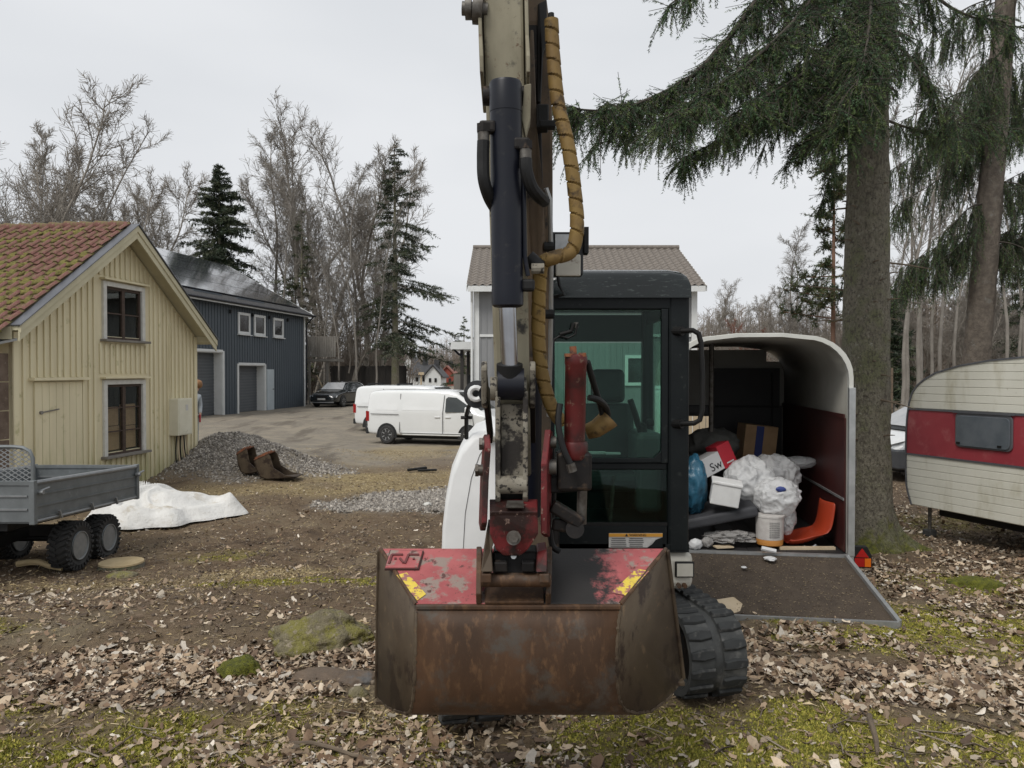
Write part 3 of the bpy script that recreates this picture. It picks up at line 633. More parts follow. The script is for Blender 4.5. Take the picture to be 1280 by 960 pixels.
def house_window(z0, z1, rows, junk):
    wnd = MB()
    sm = (W1[0] + W1[1]) / 2; ww = W1[1] - W1[0]
    wnd.box(hp(W1[0] + .05, (z0 + z1) / 2, .02), (.055, .10, z1 - z0), RX).box(hp(W1[1] - .05, (z0 + z1) / 2, .02), (.055, .10, z1 - z0), RX)
    wnd.box(hp(sm, z1 - .045, .022), (.055, ww - .2, .09), RX)
    wnd = wnd.build('window', M['trimwhite'], house, world=True, bevel=.005, seg=1)
    MB().box(hp(sm, z1 + .04, .06), (.13, ww + .12, .035), RX).build('drip_board', M['cream2'], wnd, world=True, bevel=.004)
    MB().box(hp(sm, z0 + .0, .06), (.15, ww + .10, .045), RX).build('sill', M['oldwood'], wnd, world=True, bevel=.004)
    a, b = W1[0] + .10, W1[1] - .10; zz0, zz1 = z0 + .02, z1 - .09
    fr = MB(); fr.box(hp(sm, (zz0 + zz1) / 2, -.02), (.05, .085, zz1 - zz0), RX)
    for q in (a + .025, b - .025): fr.box(hp(q, (zz0 + zz1) / 2, -.02), (.045, .05, zz1 - zz0), RX)
    for q in (zz0 + .025, zz1 - .025): fr.box(hp(sm, q, -.021), (.043, b - a, .05), RX)
    for i in range(1, rows): fr.box(hp(sm, zz0 + (zz1 - zz0) * i / rows, -.022), (.03, b - a, .026), RX)
    fr.build('casement', M['brownframe'], wnd, world=True)
    for j in range(2):
        for i in range(rows):
            a0 = a + .05 if j == 0 else sm + .043; b0 = sm - .043 if j == 0 else b - .05
            q0 = zz0 + (zz1 - zz0) * i / rows + .02; q1 = zz0 + (zz1 - zz0) * (i + 1) / rows - .02
            MB().box(hp((a0 + b0) / 2, (q0 + q1) / 2, -.03), (.004, b0 - a0, q1 - q0), RX).build('pane', M['paneglass'], wnd, world=True)
    # the dark room behind
    r = MB(); r.prism([hp(a - .15, zz0 - .1, -.9), hp(b + .15, zz0 - .1, -.9), hp(b + .15, zz1 + .1, -.9), hp(a - .15, zz1 + .1, -.9)], n1 * -.02)
    for q in (a - .17, b + .15): r.prism([hp(q, zz0 - .1, -.9), hp(q, zz0 - .1, -.09), hp(q, zz1 + .1, -.09), hp(q, zz1 + .1, -.9)], e1 * .02)
    for q in (zz0 - .12, zz1 + .1): r.prism([hp(a - .15, q, -.9), hp(b + .15, q, -.9), hp(b + .15, q, -.09), hp(a - .15, q, -.09)], (0, 0, .02))
    r.build('room_lining', M['interior'], wnd, world=True)
house_window(win_hi[0], win_hi[1], 2, False); house_window(win_lo[0], win_lo[1], 3, True)
for i, (s0, z0, dx, dz) in enumerate([(2.38, .19, .50, .46), (2.94, .19, .46, .44), (2.42, .66, .44, .36), (2.94, .64, .46, .42)]):
    tag(MB().box(hp(s0 + dx / 2 - .09, z0 + dz / 2, -.10), (.04, dx, dz), RX).build('cardboard_carton', M['carton'], None, bevel=.005),
        ['low brown carton stacked inside the lower window, left pane', 'low brown carton inside the lower window, right pane', 'upper brown carton inside the lower window, left pane', 'upper brown carton inside the lower window, right pane'][i], 'box')
# roof: deck, bargeboards, tiles
ov = .34; OVH = .30
def rp_(s, o, lift=0):   # on the roof plane, s along gable incl. overhang
    sl = (RZ - EZ) / Sm; z = RZ + .10 - abs(s - Sm) * sl; nrm = Vector((0, 0, 1)); return hp(s, z + lift, o)
m = MB()
for a, b in ((-OVH, Sm), (Sm, HW + OVH)): m.prism([rp_(a, ov), rp_(b, ov), rp_(b, -Lh - .2), rp_(a, -Lh - .2)], (0, 0, -.06))
roof = m.build('roof', M['verge'], house, world=True)
for a, b in ((-OVH, Sm), (Sm, HW + OVH)):
    q = [rp_(a, ov + .002, -.01), rp_(b, ov + .002, -.01), rp_(b, ov + .002, -.23), rp_(a, ov + .002, -.23)]
    MB().prism(q, n1 * .028).build('bargeboard', M['verge'], roof, world=True, bevel=.004)
    q = [rp_(a, ov + .03, .02), rp_(b, ov + .03, .02), rp_(b, ov + .03, -.10), rp_(a, ov + .03, -.10)]
    MB().prism(q, n1 * .022).build('bargeboard', M['verge'], roof, world=True, bevel=.004)
    q = [rp_(a - (.03 if a < 0 else 0), ov + .08, .035), rp_(b, ov + .08, .035), rp_(b, ov - .10, .035), rp_(a - (.03 if a < 0 else 0), ov - .10, .035)]
    MB().prism(q, (0, 0, .018)).build('verge_flashing', M['greymetal'], roof, world=True)
MB().prism([rp_(-OVH, ov - .1, -.005), rp_(-OVH, -Lh, -.005), rp_(-OVH, -Lh, -.20), rp_(-OVH, ov - .1, -.20)], e1 * -.025).build('fascia', M['verge'], roof, world=True)
m = MB()
for q in (-.12, HW + .05): MB().prism([rp_(q, ov - .02, -.07), rp_(q + .07, ov - .02, -.07), rp_(q + .07, ov - .02, -.2), rp_(q, ov - .02, -.2)], n1 * -.4).build('purlin_end', M['verge'], roof, world=True)
pass
# clay tiles on the near slope (each one) and the ridge
sl = (RZ - EZ) / Sm; down = (rp_(-OVH, 0) - rp_(Sm, 0)).normalized(); acr = n1; nrm = acr.cross(down); nrm = nrm if nrm.z > 0 else -nrm
TW, TL = .235, .335
def tile_mesh():
    tv, tf = [], []; prof = [(0, .028), (.03, .008), (.07, 0), (.11, .006), (.14, .026), (.165, .048), (.195, .058), (.225, .050), (.25, .03)]
    for L_, lift in ((0, 0.0), (TL + .03, .03)):
        for q, h in prof: tv.append((q, L_, h + lift))
    for q, h in prof: tv.append((q, TL + .03, h + .03 - .022))
    k = len(prof)
    for r in range(2):
        for i in range(k - 1): tf.append((r * k + i, r * k + i + 1, (r + 1) * k + i + 1, (r + 1) * k + i))
    return tv, tf
tv, tf = tile_mesh(); tm = bpy.data.meshes.new('tile'); tm.from_pydata(tv, [], tf); tm.materials.append(M['tile']); smooth_mesh(tm, 50)
rows = int(((rp_(-OVH, 0) - rp_(Sm, 0)).length) / TL) + 1; cols = 17
Rm = Matrix((acr, down, nrm)).transposed(); top = rp_(Sm, 0, .03)
for r_ in range(rows):
    for c_ in range(cols):
        o = bpy.data.objects.new('tile', tm); C.objects.link(o); o.parent = roof
        p = top + down * (r_ * TL - .03 + random.uniform(-.01, .01)) + acr * (ov - .12 - TW * (c_ + 1)) + nrm * random.uniform(.0, .012)
        o.matrix_basis = wm(roof).inverted() @ (Matrix.Translation(p) @ (Rm @ Matrix.Rotation(random.uniform(-.03, .03), 3, 'Z')).to_4x4())
rt = MB(); rt.tube([(0, .0, 0), (0, .16, .012), (0, .36, .022)], [.085, .088, .10], 12); 
rtm = rt.build('ridge_tile', M['tile'], roof, smooth=True)
for i in range(13):
    o = rtm if i == 0 else rtm.copy()
    if i: C.objects.link(o); o.parent = roof
    p = hp(Sm, RZ + .12 + random.uniform(-.008, .008), ov - .14 - i * .325)
    o.matrix_basis = wm(roof).inverted() @ (Matrix.Translation(p) @ Matrix((e1, -n1, Vector((0, 0, 1)))).transposed().to_4x4())
# moss cushions growing between the tile rows
Vs, Fs = [], []; off = 0
ico = bmesh.new(); bmesh.ops.create_icosphere(ico, subdivisions=1, radius=1); iv = np.array([v.co[:] for v in ico.verts]); jf = np.array([[v.index for v in f.verts] for f in ico.faces]); ico.free()
for i in range(6000):
    u, t = random.random(), random.random() ** .8
    if vnoise(u * 7, t * 5) + .25 * vnoise(u * 22, t * 17) < .50: continue
    rr = int(t * rows); p = top + down * (rr * TL + TL * .98 + random.uniform(-.09, .05)) + acr * (ov - .2 - u * (cols - 1) * TW) + nrm * .03
    sc_ = np.array([random.uniform(.04, .15), random.uniform(.03, .10), random.uniform(.015, .04)])
    vv = iv * sc_ * (1 + RNG.normal(0, .22, (len(iv), 1))); Rn = np.array(Rm)
    Vs.append(vv @ Rn.T + np.array(p)); Fs.append(jf + off); off += len(iv)
inv = np.array(wm(roof).inverted())
VV = np.concatenate(Vs); VV = VV @ inv[:3, :3].T + inv[:3, 3]
npmesh('roof_moss', VV, np.concatenate(Fs), M['tilemoss'], roof, smooth=True, kind='stuff')
# electric meter box and its cables
meter = empty('meter_box', hp(4.62, .35, .05), 0, 'cream electric meter cabinet fixed to the house gable with hanging cables', 'meter box')
MB().box(hp(4.62, .72, .13), (.22, .56, .80), RX).build('cabinet', M['meter'], meter, world=True, bevel=.015, seg=2)
MB().box(hp(4.62, .72, .243), (.012, .50, .74), RX).build('cabinet_door', M['meter'], meter, world=True, bevel=.006)
MB().box(hp(4.66, .92, .252), (.006, .09, .13), RX).build('notice_sticker', M['sticker'], meter, world=True)
for i in range(6):
    a = hp(4.48 + i * .07, .32, .12); b = hp(4.30 + i * .10, random.uniform(-.2, .05), .16); c = hp(4.45 + i * .10, -.45, .12 + .05 * (i % 2)); d = hp(4.5 + i * .13, -.62, .22)
    pts = [a.lerp(b, t).lerp(b.lerp(c, t), t).lerp(b.lerp(c, t).lerp(c.lerp(d, t), t), t) for t in [j / 10 for j in range(11)]]
    MB().tube(pts, .018 if i % 2 else .014, 6).build('cable', M['hosedark'] if i % 2 == 0 else M['palewood'], meter, world=True, smooth=True)
MB().tube([hp(4.35, 2.75, .05), hp(4.33, 1.6, .05), hp(4.36, 1.12, .06)], .013, 6).build('supply_cable', M['cream2'], meter, world=True, smooth=True)
tag(MB().tube([hp(5.25, -.55, .25), hp(5.45, -.30, .28), hp(5.62, -.45, .32), hp(5.5, -.64, .42)], .015, 6).build('white_pipe', M['trimwhite'], smooth=True), 'thin white plastic pipe looping from the ground by the house corner', 'pipe')
# brown lean-to beside the house
lean = empty('board_shed', hp(-.6, -.75, -1.2), 0, 'brown board lean-to shed with sheet roof against the cream house', 'shed')
for i in range(6):
    z0 = -.75 + i * .46; MB().box(hp(-.66, z0 + .225, -.05), (.04, 1.2, .44), RX).build('board', M['board_brown'], lean, world=True, bevel=.006)
MB().prism([hp(-1.3, 1.95, .10), hp(-.03, 2.2, .10), hp(-.03, 2.2, -2.5), hp(-1.3, 1.95, -2.5)], (0, 0, .04)).build('sheet_roof', M['alum'], lean, world=True)
MB().box(hp(-.035, .2, -.30), (.06, .05, 1.8), RX).build('post', M['verge'], lean, world=True)

# ------------------------------------------------------------------ blue barn
BF = Vector((-12.7, 47, -.45)); eb = Vector((.165, .9863, 0)).normalized(); nb_ = Vector((eb.y, -eb.x, 0))
BL = 13.0; BS = BF - eb * BL; BEZ, BRZ, BHS = 5.27, 8.15, 5.2
RB = Matrix((nb_, eb, Vector((0, 0, 1)))).transposed()
def bp(s, z, o=0): return BS + eb * s + nb_ * o + Vector((0, 0, z - BS.z))
barn = empty('blue_barn', bp(BL / 2, -.45, -5), 0, 'slate blue two storey barn with solar panel roof and roller doors', 'barn')
def s_of(px):   # along-wall position of a photo column
    k = (px - 640) / 960; return ((k * BS.y - BS.x) / (eb.x - k * eb.y))
d1 = (s_of(243), s_of(278), 2.68); d2 = (s_of(297.5), s_of(330.5), 2.07)
m = MB(); prev = 0
for a, b, z in (d1, d2):
    m.box(bp((prev + a) / 2, (BEZ - .5) / 2 + .0, -.1), (.2, a - prev, BEZ + .5), RB); m.box(bp((a + b) / 2, (z + BEZ) / 2 + .125, -.1), (.2, b - a, BEZ - z + .25), RB); prev = b
m.box(bp((prev + BL) / 2, (BEZ - .5) / 2, -.1), (.2, BL - prev, BEZ + .5), RB)
m.build('front_wall', M['barn'], barn, world=True)
m = MB(); m.prism([bp(BL, -.5, 0), bp(BL, BEZ, 0), bp(BL, BRZ, -BHS), bp(BL, BEZ, -2 * BHS), bp(BL, -.5, -2 * BHS)], eb * -.2)
m.prism([bp(0, -.5, -.2), bp(0, BEZ, -.2), bp(0, BRZ, -BHS), bp(0, BEZ, -2 * BHS), bp(0, -.5, -2 * BHS)], eb * .2); m.prism([bp(.2, -.5, -2 * BHS), bp(BL - .2, -.5, -2 * BHS), bp(BL - .2, BEZ, -2 * BHS), bp(.2, BEZ, -2 * BHS)], nb_ * .2)
m.build('wall', M['barn'], barn, world=True)
m = MB(); s = .15
while s < BL:
    spans = [(-.4, BEZ - .25)]
    for a, b, z in (d1, d2):
        if a - .12 < s < b + .12: spans = [(z + .15, BEZ - .25)]
    for a, b in spans: m.box(bp(s, (a + b) / 2, .012), (.022, .09, b - a), RB)
    s += .26
o = m.build('cover_boards', M['barn_groove'], barn, world=True); o['kind'] = 'stuff'
for a, b, z in (d1, d2):
    dr = MB().box(bp((a + b) / 2, (z - .45) / 2, -.46), (.04, b - a, z + .45), RB).build('roller_door', M['rolldoor'], barn, world=True)
    q = -.40; 
    while q < z - .1:
        MB().box(bp((a + b) / 2, q + .06, -.435), (.02, b - a - .02, .085), RB).build('slat', M['rolldoor2'], dr, world=True, bevel=.006, seg=1); q += .15
    fr = MB(); fr.box(bp(b - .02, (z - .4) / 2, -.22), (.46, .05, z + .4), RB).box(bp(a + .02, (z - .4) / 2, -.22), (.46, .05, z + .4), RB).box(bp((a + b) / 2, z - .02, -.22), (.46, b - a - .09, .05), RB)
    fr.box(bp(b + .05, (z - .4) / 2, .03), (.05, .13, z + .5), RB).box(bp(a - .05, (z - .4) / 2, .03), (.05, .13, z + .5), RB).box(bp((a + b) / 2, z + .05, .03), (.05, b - a - .03, .12), RB)
    fr.build('door_frame', M['bwhite'], dr, world=True)
a, b = s_of(332.5), s_of(341)
dr = MB().box(bp((a + b) / 2, .72, .05), (.06, b - a, 2.25), RB).build('side_door', pmat('pale_blue_grey_door', (.42, .47, .50), (.38, .43, .46), 2, .5), barn, world=True, bevel=.01)
MB().box(bp(b - .12, .75, .10), (.05, .10, .04), RB).build('handle', M['steel'], dr, world=True)
for (pa, pb, ya, yb) in ((297, 312, 391, 418), (317, 331, 394, 420), (341, 353.5, 398, 422)):
    a, b = s_of(pa), s_of(pb); dm = BS.y + eb.y * (a + b) / 2; z1 = CAMZ + (465 - ya) / 960 * dm; z0 = CAMZ + (465 - yb) / 960 * dm
    wn = MB(); t = .14
    wn.box(bp(a + t / 2, (z0 + z1) / 2, .04), (.07, t, z1 - z0), RB).box(bp(b - t / 2, (z0 + z1) / 2, .04), (.07, t, z1 - z0), RB).box(bp((a + b) / 2, z1 - t / 2, .041), (.07, b - a - 2 * t, t), RB).box(bp((a + b) / 2, z0 + t / 2, .041), (.07, b - a - 2 * t, t), RB)
    wn = wn.build('window', M['bwhite'], barn, world=True, bevel=.01, seg=1)
    MB().box(bp((a + b) / 2, (z0 + z1) / 2, .015), (.02, b - a - 2 * t, z1 - z0 - 2 * t), RB).build('pane', M['pane'], wn, world=True)
    MB().box(bp((a + b) / 2, z0 - .03, .09), (.14, b - a + .1, .04), RB).build('sill', M['bwhite'], wn, world=True)
for pxx in (287, 315, 336, 359): MB().box(bp(s_of(pxx), 4.72, .07), (.10, .10, .18), RB).build('wall_lamp', M['plastic'], barn, world=True)
def br(s, t, lift=0):   # roof: t=0 ridge .. 1 eave(+overhang)
    o_ = -BHS + t * (BHS + .45); z = BRZ + .12 - t * (BHS + .45) * (BRZ - BEZ) / BHS; return bp(s, z + lift, o_)
m = MB(); m.prism([br(-.3, 0), br(BL + .45, 0), br(BL + .45, 1), br(-.3, 1)], (0, 0, -.12))
def br2(s, t): q = br(s, t); d_ = (q - bp(s, q.z, -BHS)); return q - d_ * 2
m.prism([br2(-.3, 0), br2(BL + .45, 0), br2(BL + .45, 1), br2(-.3, 1)], (0, 0, -.12))
broof = m.build('roof', M['slate'], barn, world=True)
rn = (br(1, 0) - br(0, 0)).cross(br(0, 1) - br(0, 0)).normalized(); rn = rn if rn.z > 0 else -rn
NC, NR = 11, 4
for c_ in range(NC):
    for r_ in range(NR):
        s0 = .1 + (BL - .1) * c_ / NC; s1 = .1 + (BL - .1) * (c_ + 1) / NC - .03; t0 = .02 + .86 * r_ / NR; t1 = .02 + .86 * (r_ + 1) / NR - .006
        q = [br(s0, t0), br(s1, t0), br(s1, t1), br(s0, t1)]; q = [p + rn * .08 for p in q]
        MB().prism(q, rn * .035).build('solar_panel', M['solar'], broof, world=True)
m = MB()
for i in range(60):
    s0 = -.2 + (BL + .6) * i / 60; 
    m.cyl(br(s0, .89, .02), br(s0, 1.0, .02), .05, 6)
o = m.build('eave_tiles', M['slate'], broof, world=True); o['kind'] = 'stuff'
MB().prism([br(-.3, 1, -.14), br(BL + .45, 1, -.14), br(BL + .45, 1, .0), br(-.3, 1, .0)], nb_ * .03).build('fascia', M['bwhite'], broof, world=True)
MB().cyl(br(-.3, 1, -.02) + nb_ * .09, br(BL + .45, 1, -.02) + nb_ * .09, .06, 8).build('gutter', M['blackcyl'], broof, world=True)
MB().prism([br(BL + .45, 0, -.2), br(BL + .45, 1, -.2), br(BL + .45, 1, .06), br(BL + .45, 0, .06)], eb * .03).build('bargeboard', M['bwhite'], broof, world=True)
MB().box(bp(BL - .06, 2.4, .03), (.06, .16, 5.6), RB).build('corner_board', M['bwhite'], barn, world=True)
MB().tube([br(BL + .1, 1, -.1) + nb_ * .08, bp(BL + .1, 4.6, .1), bp(BL + .1, -.3, .1)], .05, 8).build('downpipe', M['blackcyl'], barn, world=True)
# wooden balcony behind the barn
bal = empty('wooden_balcony', bp(BL + 1.5, -.45, .6), 0, 'weathered wooden balcony on posts beyond the blue barn', 'balcony')
cx0, cx1 = P(383, 0, 49).x, P(420, 0, 49).x; zb, zt = CAMZ + (465 - 450) / 960 * 49, CAMZ + (465 - 421) / 960 * 49
nbrd = 13
for i in range(nbrd):
    a = cx0 + (cx1 - cx0) * i / nbrd
    MB().box((a + .07, 49, (zb + zt) / 2 + .1), (.125, .03, zt - zb - .15)).build('board', M['oldwood'], bal, world=True)
MB().box(((cx0 + cx1) / 2, 49.05, zt), (cx1 - cx0 + .1, .12, .06)).build('handrail', M['oldwood'], bal, world=True)
MB().box(((cx0 + cx1) / 2, 50.2, zb), (cx1 - cx0, 2.3, .18)).build('deck', M['oldwood'], bal, world=True)
for xx in (cx0 + .15, cx1 - .6): MB().box((xx, 49.2, (zb - .5) / 2), (.13, .13, zb + .4)).build('post', M['oldwood'], bal, world=True)
for i in range(9):
    MB().box((cx0 + .95, 49.4 + i * .02, -.3 + i * .28), (.9, .25, .04)).build('step', M['oldwood'], bal, world=True)
    
MB().bar((cx0 + 1.2, 48.9, .4), (cx0 + .7, 48.9, 1.5), .06, .06).build('stair_rail', M['palewood'], bal, world=True)
# black stained fence
def board_fence(name, a, b, z0, z1, bw, mat, label, post=2.4, cat='fence', gap=.012, horizontal=False):
    a = Vector(a); b = Vector(b); d = b - a; L_ = d.length; e = d / L_; nn = Vector((e.y, -e.x, 0)); Rf = Matrix((nn, e, Vector((0, 0, 1)))).transposed()
    f = empty(name, (a + b) / 2, 0, label, cat)
    if not horizontal:
        k = int(L_ / bw)
        for i in range(k):
            j = random.uniform(-.03, .03); p = a + e * (bw * (i + .5)); MB().box((p.x, p.y, (z0 + z1 + j) / 2), (.025 , bw - gap, z1 - z0 + j), Rf).build('board', mat, f, world=True)
        for zz in (z0 + .3, z1 - .3): 
            p = (a + b) / 2 - nn * .05; MB().box((p.x, p.y, zz), (.05, L_, .10), Rf).build('rail', mat, f, world=True)
    else:
        k = int((z1 - z0) / bw)
        for i in range(k):
            p = (a + b) / 2; MB().box((p.x, p.y, z0 + bw * (i + .5)), (.025, L_, bw - gap), Rf).build('board', mat, f, world=True)
    i = 0
    while i * post <= L_ + .01:
        p = a + e * min(i * post, L_) - nn * .11; MB().box((p.x, p.y, (z0 + z1) / 2), (.10, .10, z1 - z0 + .05), Rf).build('post', mat, f, world=True); i += 1
    return f
fa = P(412, 0, 58); fb = P(509, 0, 55)
board_fence('board_fence', (fa.x, fa.y, 0), (fb.x, fb.y, 0), -.5, 2.15, .30, M['blackfence'], 'tall black stained board fence behind the dark car and bare trees')

# ------------------------------------------------------------------ grey house behind the cab
GX0, GX1 = P(594, 0, 30).x, P(869, 0, 30).x; GEZ = 5.12; gw = GX1 - GX0; GD = 8.8
gh = empty('grey_house', ((GX0 + GX1) / 2, 34.4, -.8), 0, 'two storey grey board house with brown tiled roof behind the excavator', 'house')
wx0, wx1, wz0, wz1 = P(781, 0, 30).x, P(808, 0, 30).x, CAMZ + (465 - 482) / 960 * 30, CAMZ + (465 - 444) / 960 * 30
m = MB(); m.box(((GX0 + wx0) / 2, 30.1, 2.15), (wx0 - GX0, .2, 5.94)).box(((wx1 + GX1) / 2, 30.1, 2.15), (GX1 - wx1, .2, 5.94)).box(((wx0 + wx1) / 2, 30.1, (wz1 + 5.12) / 2), (wx1 - wx0, .2, 5.12 - wz1)).box(((wx0 + wx1) / 2, 30.1, (wz0 - .82) / 2), (wx1 - wx0, .2, wz0 + .82))
m.build('front_wall', M['greywall'], gh, world=True)
m = MB()
for xx in (GX0 + .1, GX1 - .1): m.prism([(xx - .1, 30.2, -.8), (xx - .1, 30.2 + GD - .2, -.8), (xx - .1, 30 + GD, GEZ), (xx - .1, 30 + GD / 2, GEZ + 1.98), (xx - .1, 30.2, GEZ)], (.2, 0, 0))
m.box(((GX0 + GX1) / 2, 30 + GD - .1, 2.15), (gw - .4, .2, 5.94)); m.build('wall', M['greywall'], gh, world=True)
m = MB(); x = GX0 + .2
while x < GX1 - .1:
    if not (wx0 - .1 < x < wx1 + .1): m.box((x, 29.99, 2.1), (.05, .03, 5.8))
    else: m.box((x, 29.99, (wz1 + .1 + 5.0) / 2), (.05, .03, 4.9 - wz1)).box((x, 29.99, (wz0 - .9) / 2), (.05, .03, wz0 + .7))
    x += .23
o = m.build('cover_boards', M['greywall'], gh, world=True); o['kind'] = 'stuff'
for xx in (GX0 + .05, GX1 - .05): MB().box((xx, 29.97, 2.1), (.22, .06, 5.9)).build('corner_board', M['bwhite'], gh, world=True)
MB().box(((GX0 + GX1) / 2, 29.965, 3.12), (gw - .35, .04, .10)).build('trim_band', M['bwhite'], gh, world=True)
wn = MB(); t = .12
wn.box((wx0 + t / 2, 30, (wz0 + wz1) / 2), (t, .14, wz1 - wz0)).box((wx1 - t / 2, 30, (wz0 + wz1) / 2), (t, .14, wz1 - wz0)).box(((wx0 + wx1) / 2, 30, wz1 - t / 2), (wx1 - wx0 - 2 * t, .14, t)).box(((wx0 + wx1) / 2, 30, wz0 + t / 2), (wx1 - wx0 - 2 * t, .14, t))
wn = wn.build('window', M['bwhite'], gh, world=True); MB().box(((wx0 + wx1) / 2, 30.05, (wz0 + wz1) / 2), (wx1 - wx0 - 2 * t, .02, wz1 - wz0 - 2 * t)).build('pane', M['pane'], wn, world=True)
# wavy tiled roof, front and back slope
def wavy(x0, x1, A, B, wl=.3, row=.36):
    A = Vector(A); B = Vector(B); nxx = int((x1 - x0) / wl * 6); Ls = (B - A).length; nr = int(Ls / row); rows_ = []
    for r_ in range(nr): rows_ += [(r_ / nr, .05), ((r_ + .98) / nr, .085)]
    vv = []; 
    for t, l in rows_:
        for i in range(nxx + 1):
            xx = x0 + (x1 - x0) * i / nxx; q = A.lerp(B, t); vv.append((xx, q.y, q.z + l + .035 * math.sin(2 * math.pi * xx / wl)))
    ff = [(r_ * (nxx + 1) + i, r_ * (nxx + 1) + i + 1, (r_ + 1) * (nxx + 1) + i + 1, (r_ + 1) * (nxx + 1) + i) for r_ in range(len(rows_) - 1) for i in range(nxx)]
    return vv, ff
m = MB(); y0, y1 = 29.45, 30 + GD / 2; z0r, z1r = GEZ - .25 + .1, GEZ + 2.05
m.prism([(GX0 - .25, y0, z0r), (GX1 + .25, y0, z0r), (GX1 + .25, y1, z1r), (GX0 - .25, y1, z1r)], (0, 0, -.08)); m.prism([(GX0 - .25, 2 * y1 - y0, z0r), (GX1 + .25, 2 * y1 - y0, z0r), (GX1 + .25, y1, z1r), (GX0 - .25, y1, z1r)], (0, 0, -.08))
groof = m.build('roof', M['bwhite'], gh, world=True)
m = MB(); m.add(*wavy(GX0 - .3, GX1 + .3, (0, y1, z1r), (0, y0 - .06, z0r - .03))); m.add(*wavy(GX0 - .3, GX1 + .3, (0, y1, z1r), (0, 2 * y1 - y0, z0r)))
o = m.build('roof_tiles', M['greytile'], groof, world=True); o['kind'] = 'stuff'
MB().cyl((GX0 - .3, y1, z1r + .08), (GX1 + .3, y1, z1r + .08), .12, 8).build('ridge_cap', M['greytile'], groof, world=True)
MB().box(((GX0 + GX1) / 2, y0 - .02, z0r - .08), (gw + .5, .04, .22)).build('fascia', M['bwhite'], groof, world=True)
for xx in (GX0 - .3, GX1 + .3): MB().prism([(xx - .015, y0, z0r - .18), (xx - .015, y1, z1r - .18), (xx - .015, y1, z1r + .04), (xx - .015, y0, z0r + .04)], (.03, 0, 0)).build('bargeboard', M['bwhite'], groof, world=True)
MB().tube([(GX0 - .1, y0, z0r - .1), (GX0 - .12, 29.85, 4.4), (GX0 - .12, 29.85, -.5)], .05, 8).build('downpipe', M['bwhite'], gh, world=True)
# open porch on its left
po = empty('open_porch', (GX0 - .6, 32, -.8), 0, 'flat roofed open porch with dark posts beside the grey house', 'porch')
q0, q1 = P(564, 0, 31).x, GX0 - .05; pz = CAMZ + (465 - 432) / 960 * 31
MB().box(((q0 + q1) / 2, 32.5, pz), (q1 - q0, 3.2, .30)).build('porch_roof', M['bwhite'], po, world=True)
for xx, yy in ((P(577.5, 0, 31.2).x, 31.2), (P(585, 0, 33).x, 33.2)): MB().box((xx, yy, (pz - .95) / 2), (.13, .13, pz + .62)).build('post', M['blackfence'], po, world=True)
MB().tube([(q0 + .05, 30.95, pz - .1), (q0 + .3, 31.1, pz - .35), (P(577, 0, 31).x, 31.1, pz - .4)], .045, 6).build('drain_pipe', M['blackcyl'], po, world=True)
MB().box((P(580, 0, 33.5).x, 33.5, .45), (.9, .06, 2.3)).build('screen_wall', M['oldwood'], po, world=True)
MB().box((P(588, 0, 32).x, 32.2, .25), (.30, .06, 1.7)).build('gate_boards', M['palewood'], po, world=True)
MB().box((P(588.5, 0, 32).x, 32.1, 1.35), (.28, .10, .45)).build('mail_box', M['plastic'], po, world=True, bevel=.02)
# far houses beyond the trees
def far_house(px0, px1, yb, yt, d, wallm, roofm, label, gable=True):
    x0, x1 = P(px0, 0, d).x, P(px1, 0, d).x; zb_, zt_ = CAMZ + (465 - yb) / 960 * d, CAMZ + (465 - yt) / 960 * d; w_ = x1 - x0; ez = zb_ + (zt_ - zb_) * .52; xm = (x0 + x1) / 2
    h = empty('far_house', (xm, d + 4, zb_), 0, label, 'house')
    m = MB()
    if gable: m.prism([(x0, d, zb_ - 1), (x1, d, zb_ - 1), (x1, d, ez), (xm, d, zt_), (x0, d, ez)], (0, 9, 0))
    else: m.box((xm, d + 4, (zb_ + ez) / 2 - .5), (w_, 8, ez - zb_ + 1))
    m.build('wall', wallm, h, world=True)
    m = MB(); ov_ = .4
    if gable:
        sl_ = (zt_ - ez) / (w_ / 2)
        for sg in (-1, 1): m.prism([(xm, d - .3, zt_ + .1), (xm + sg * (w_ / 2 + ov_), d - .3, ez + .1 - ov_ * sl_), (xm + sg * (w_ / 2 + ov_), d + 9.3, ez + .1 - ov_ * sl_), (xm, d + 9.3, zt_ + .1)], (0, 0, .2))
    else:
        m.prism([(x0 - ov_, d - .5, ez - .1), (x1 + ov_, d - .5, ez - .1), (x1 + ov_, d + 4, zt_), (x0 - ov_, d + 4, zt_)], (0, 0, .2)); m.prism([(x0 - ov_, d + 8.5, ez - .1), (x1 + ov_, d + 8.5, ez - .1), (x1 + ov_, d + 4, zt_), (x0 - ov_, d + 4, zt_)], (0, 0, .2))
    rf = m.build('roof', roofm, h, world=True); MB().box((xm + w_ * .1, d + 4, zt_ + .3), (.8, .8, 1.4)).build('chimney', M['slate'], rf, world=True)
    for i in range(2):
        MB().box((xm + (i - .5) * w_ * .35, d - .05, zb_ + (ez - zb_) * .55), (w_ * .14, .1, (ez - zb_) * .4)).build('window', M['pane'], h, world=True)
far_house(501, 518, 476, 443, 120, M['bwhite'], M['slate'], 'white gabled house far off behind the fence, tallest of the far houses')
far_house(513, 538, 481, 457, 112, M['bwhite'], M['slate'], 'low white house with dark eave-on roof in the distance', False)
far_house(531, 551, 482, 458, 108, M['bwhite'], M['slate'], 'small white gabled house in the distance beside red house')
far_house(548, 569, 482, 459, 125, pmat('falun_red', (.25, .06, .04), rough=.85), pmat('red_far_roof', (.28, .12, .09), rough=.85), 'red house with red roof in the distance')
far_house(462, 494, 470, 438, 130, M['bwhite'], M['slate'], 'broad white house in the distance half hidden by fence and trunks', False)
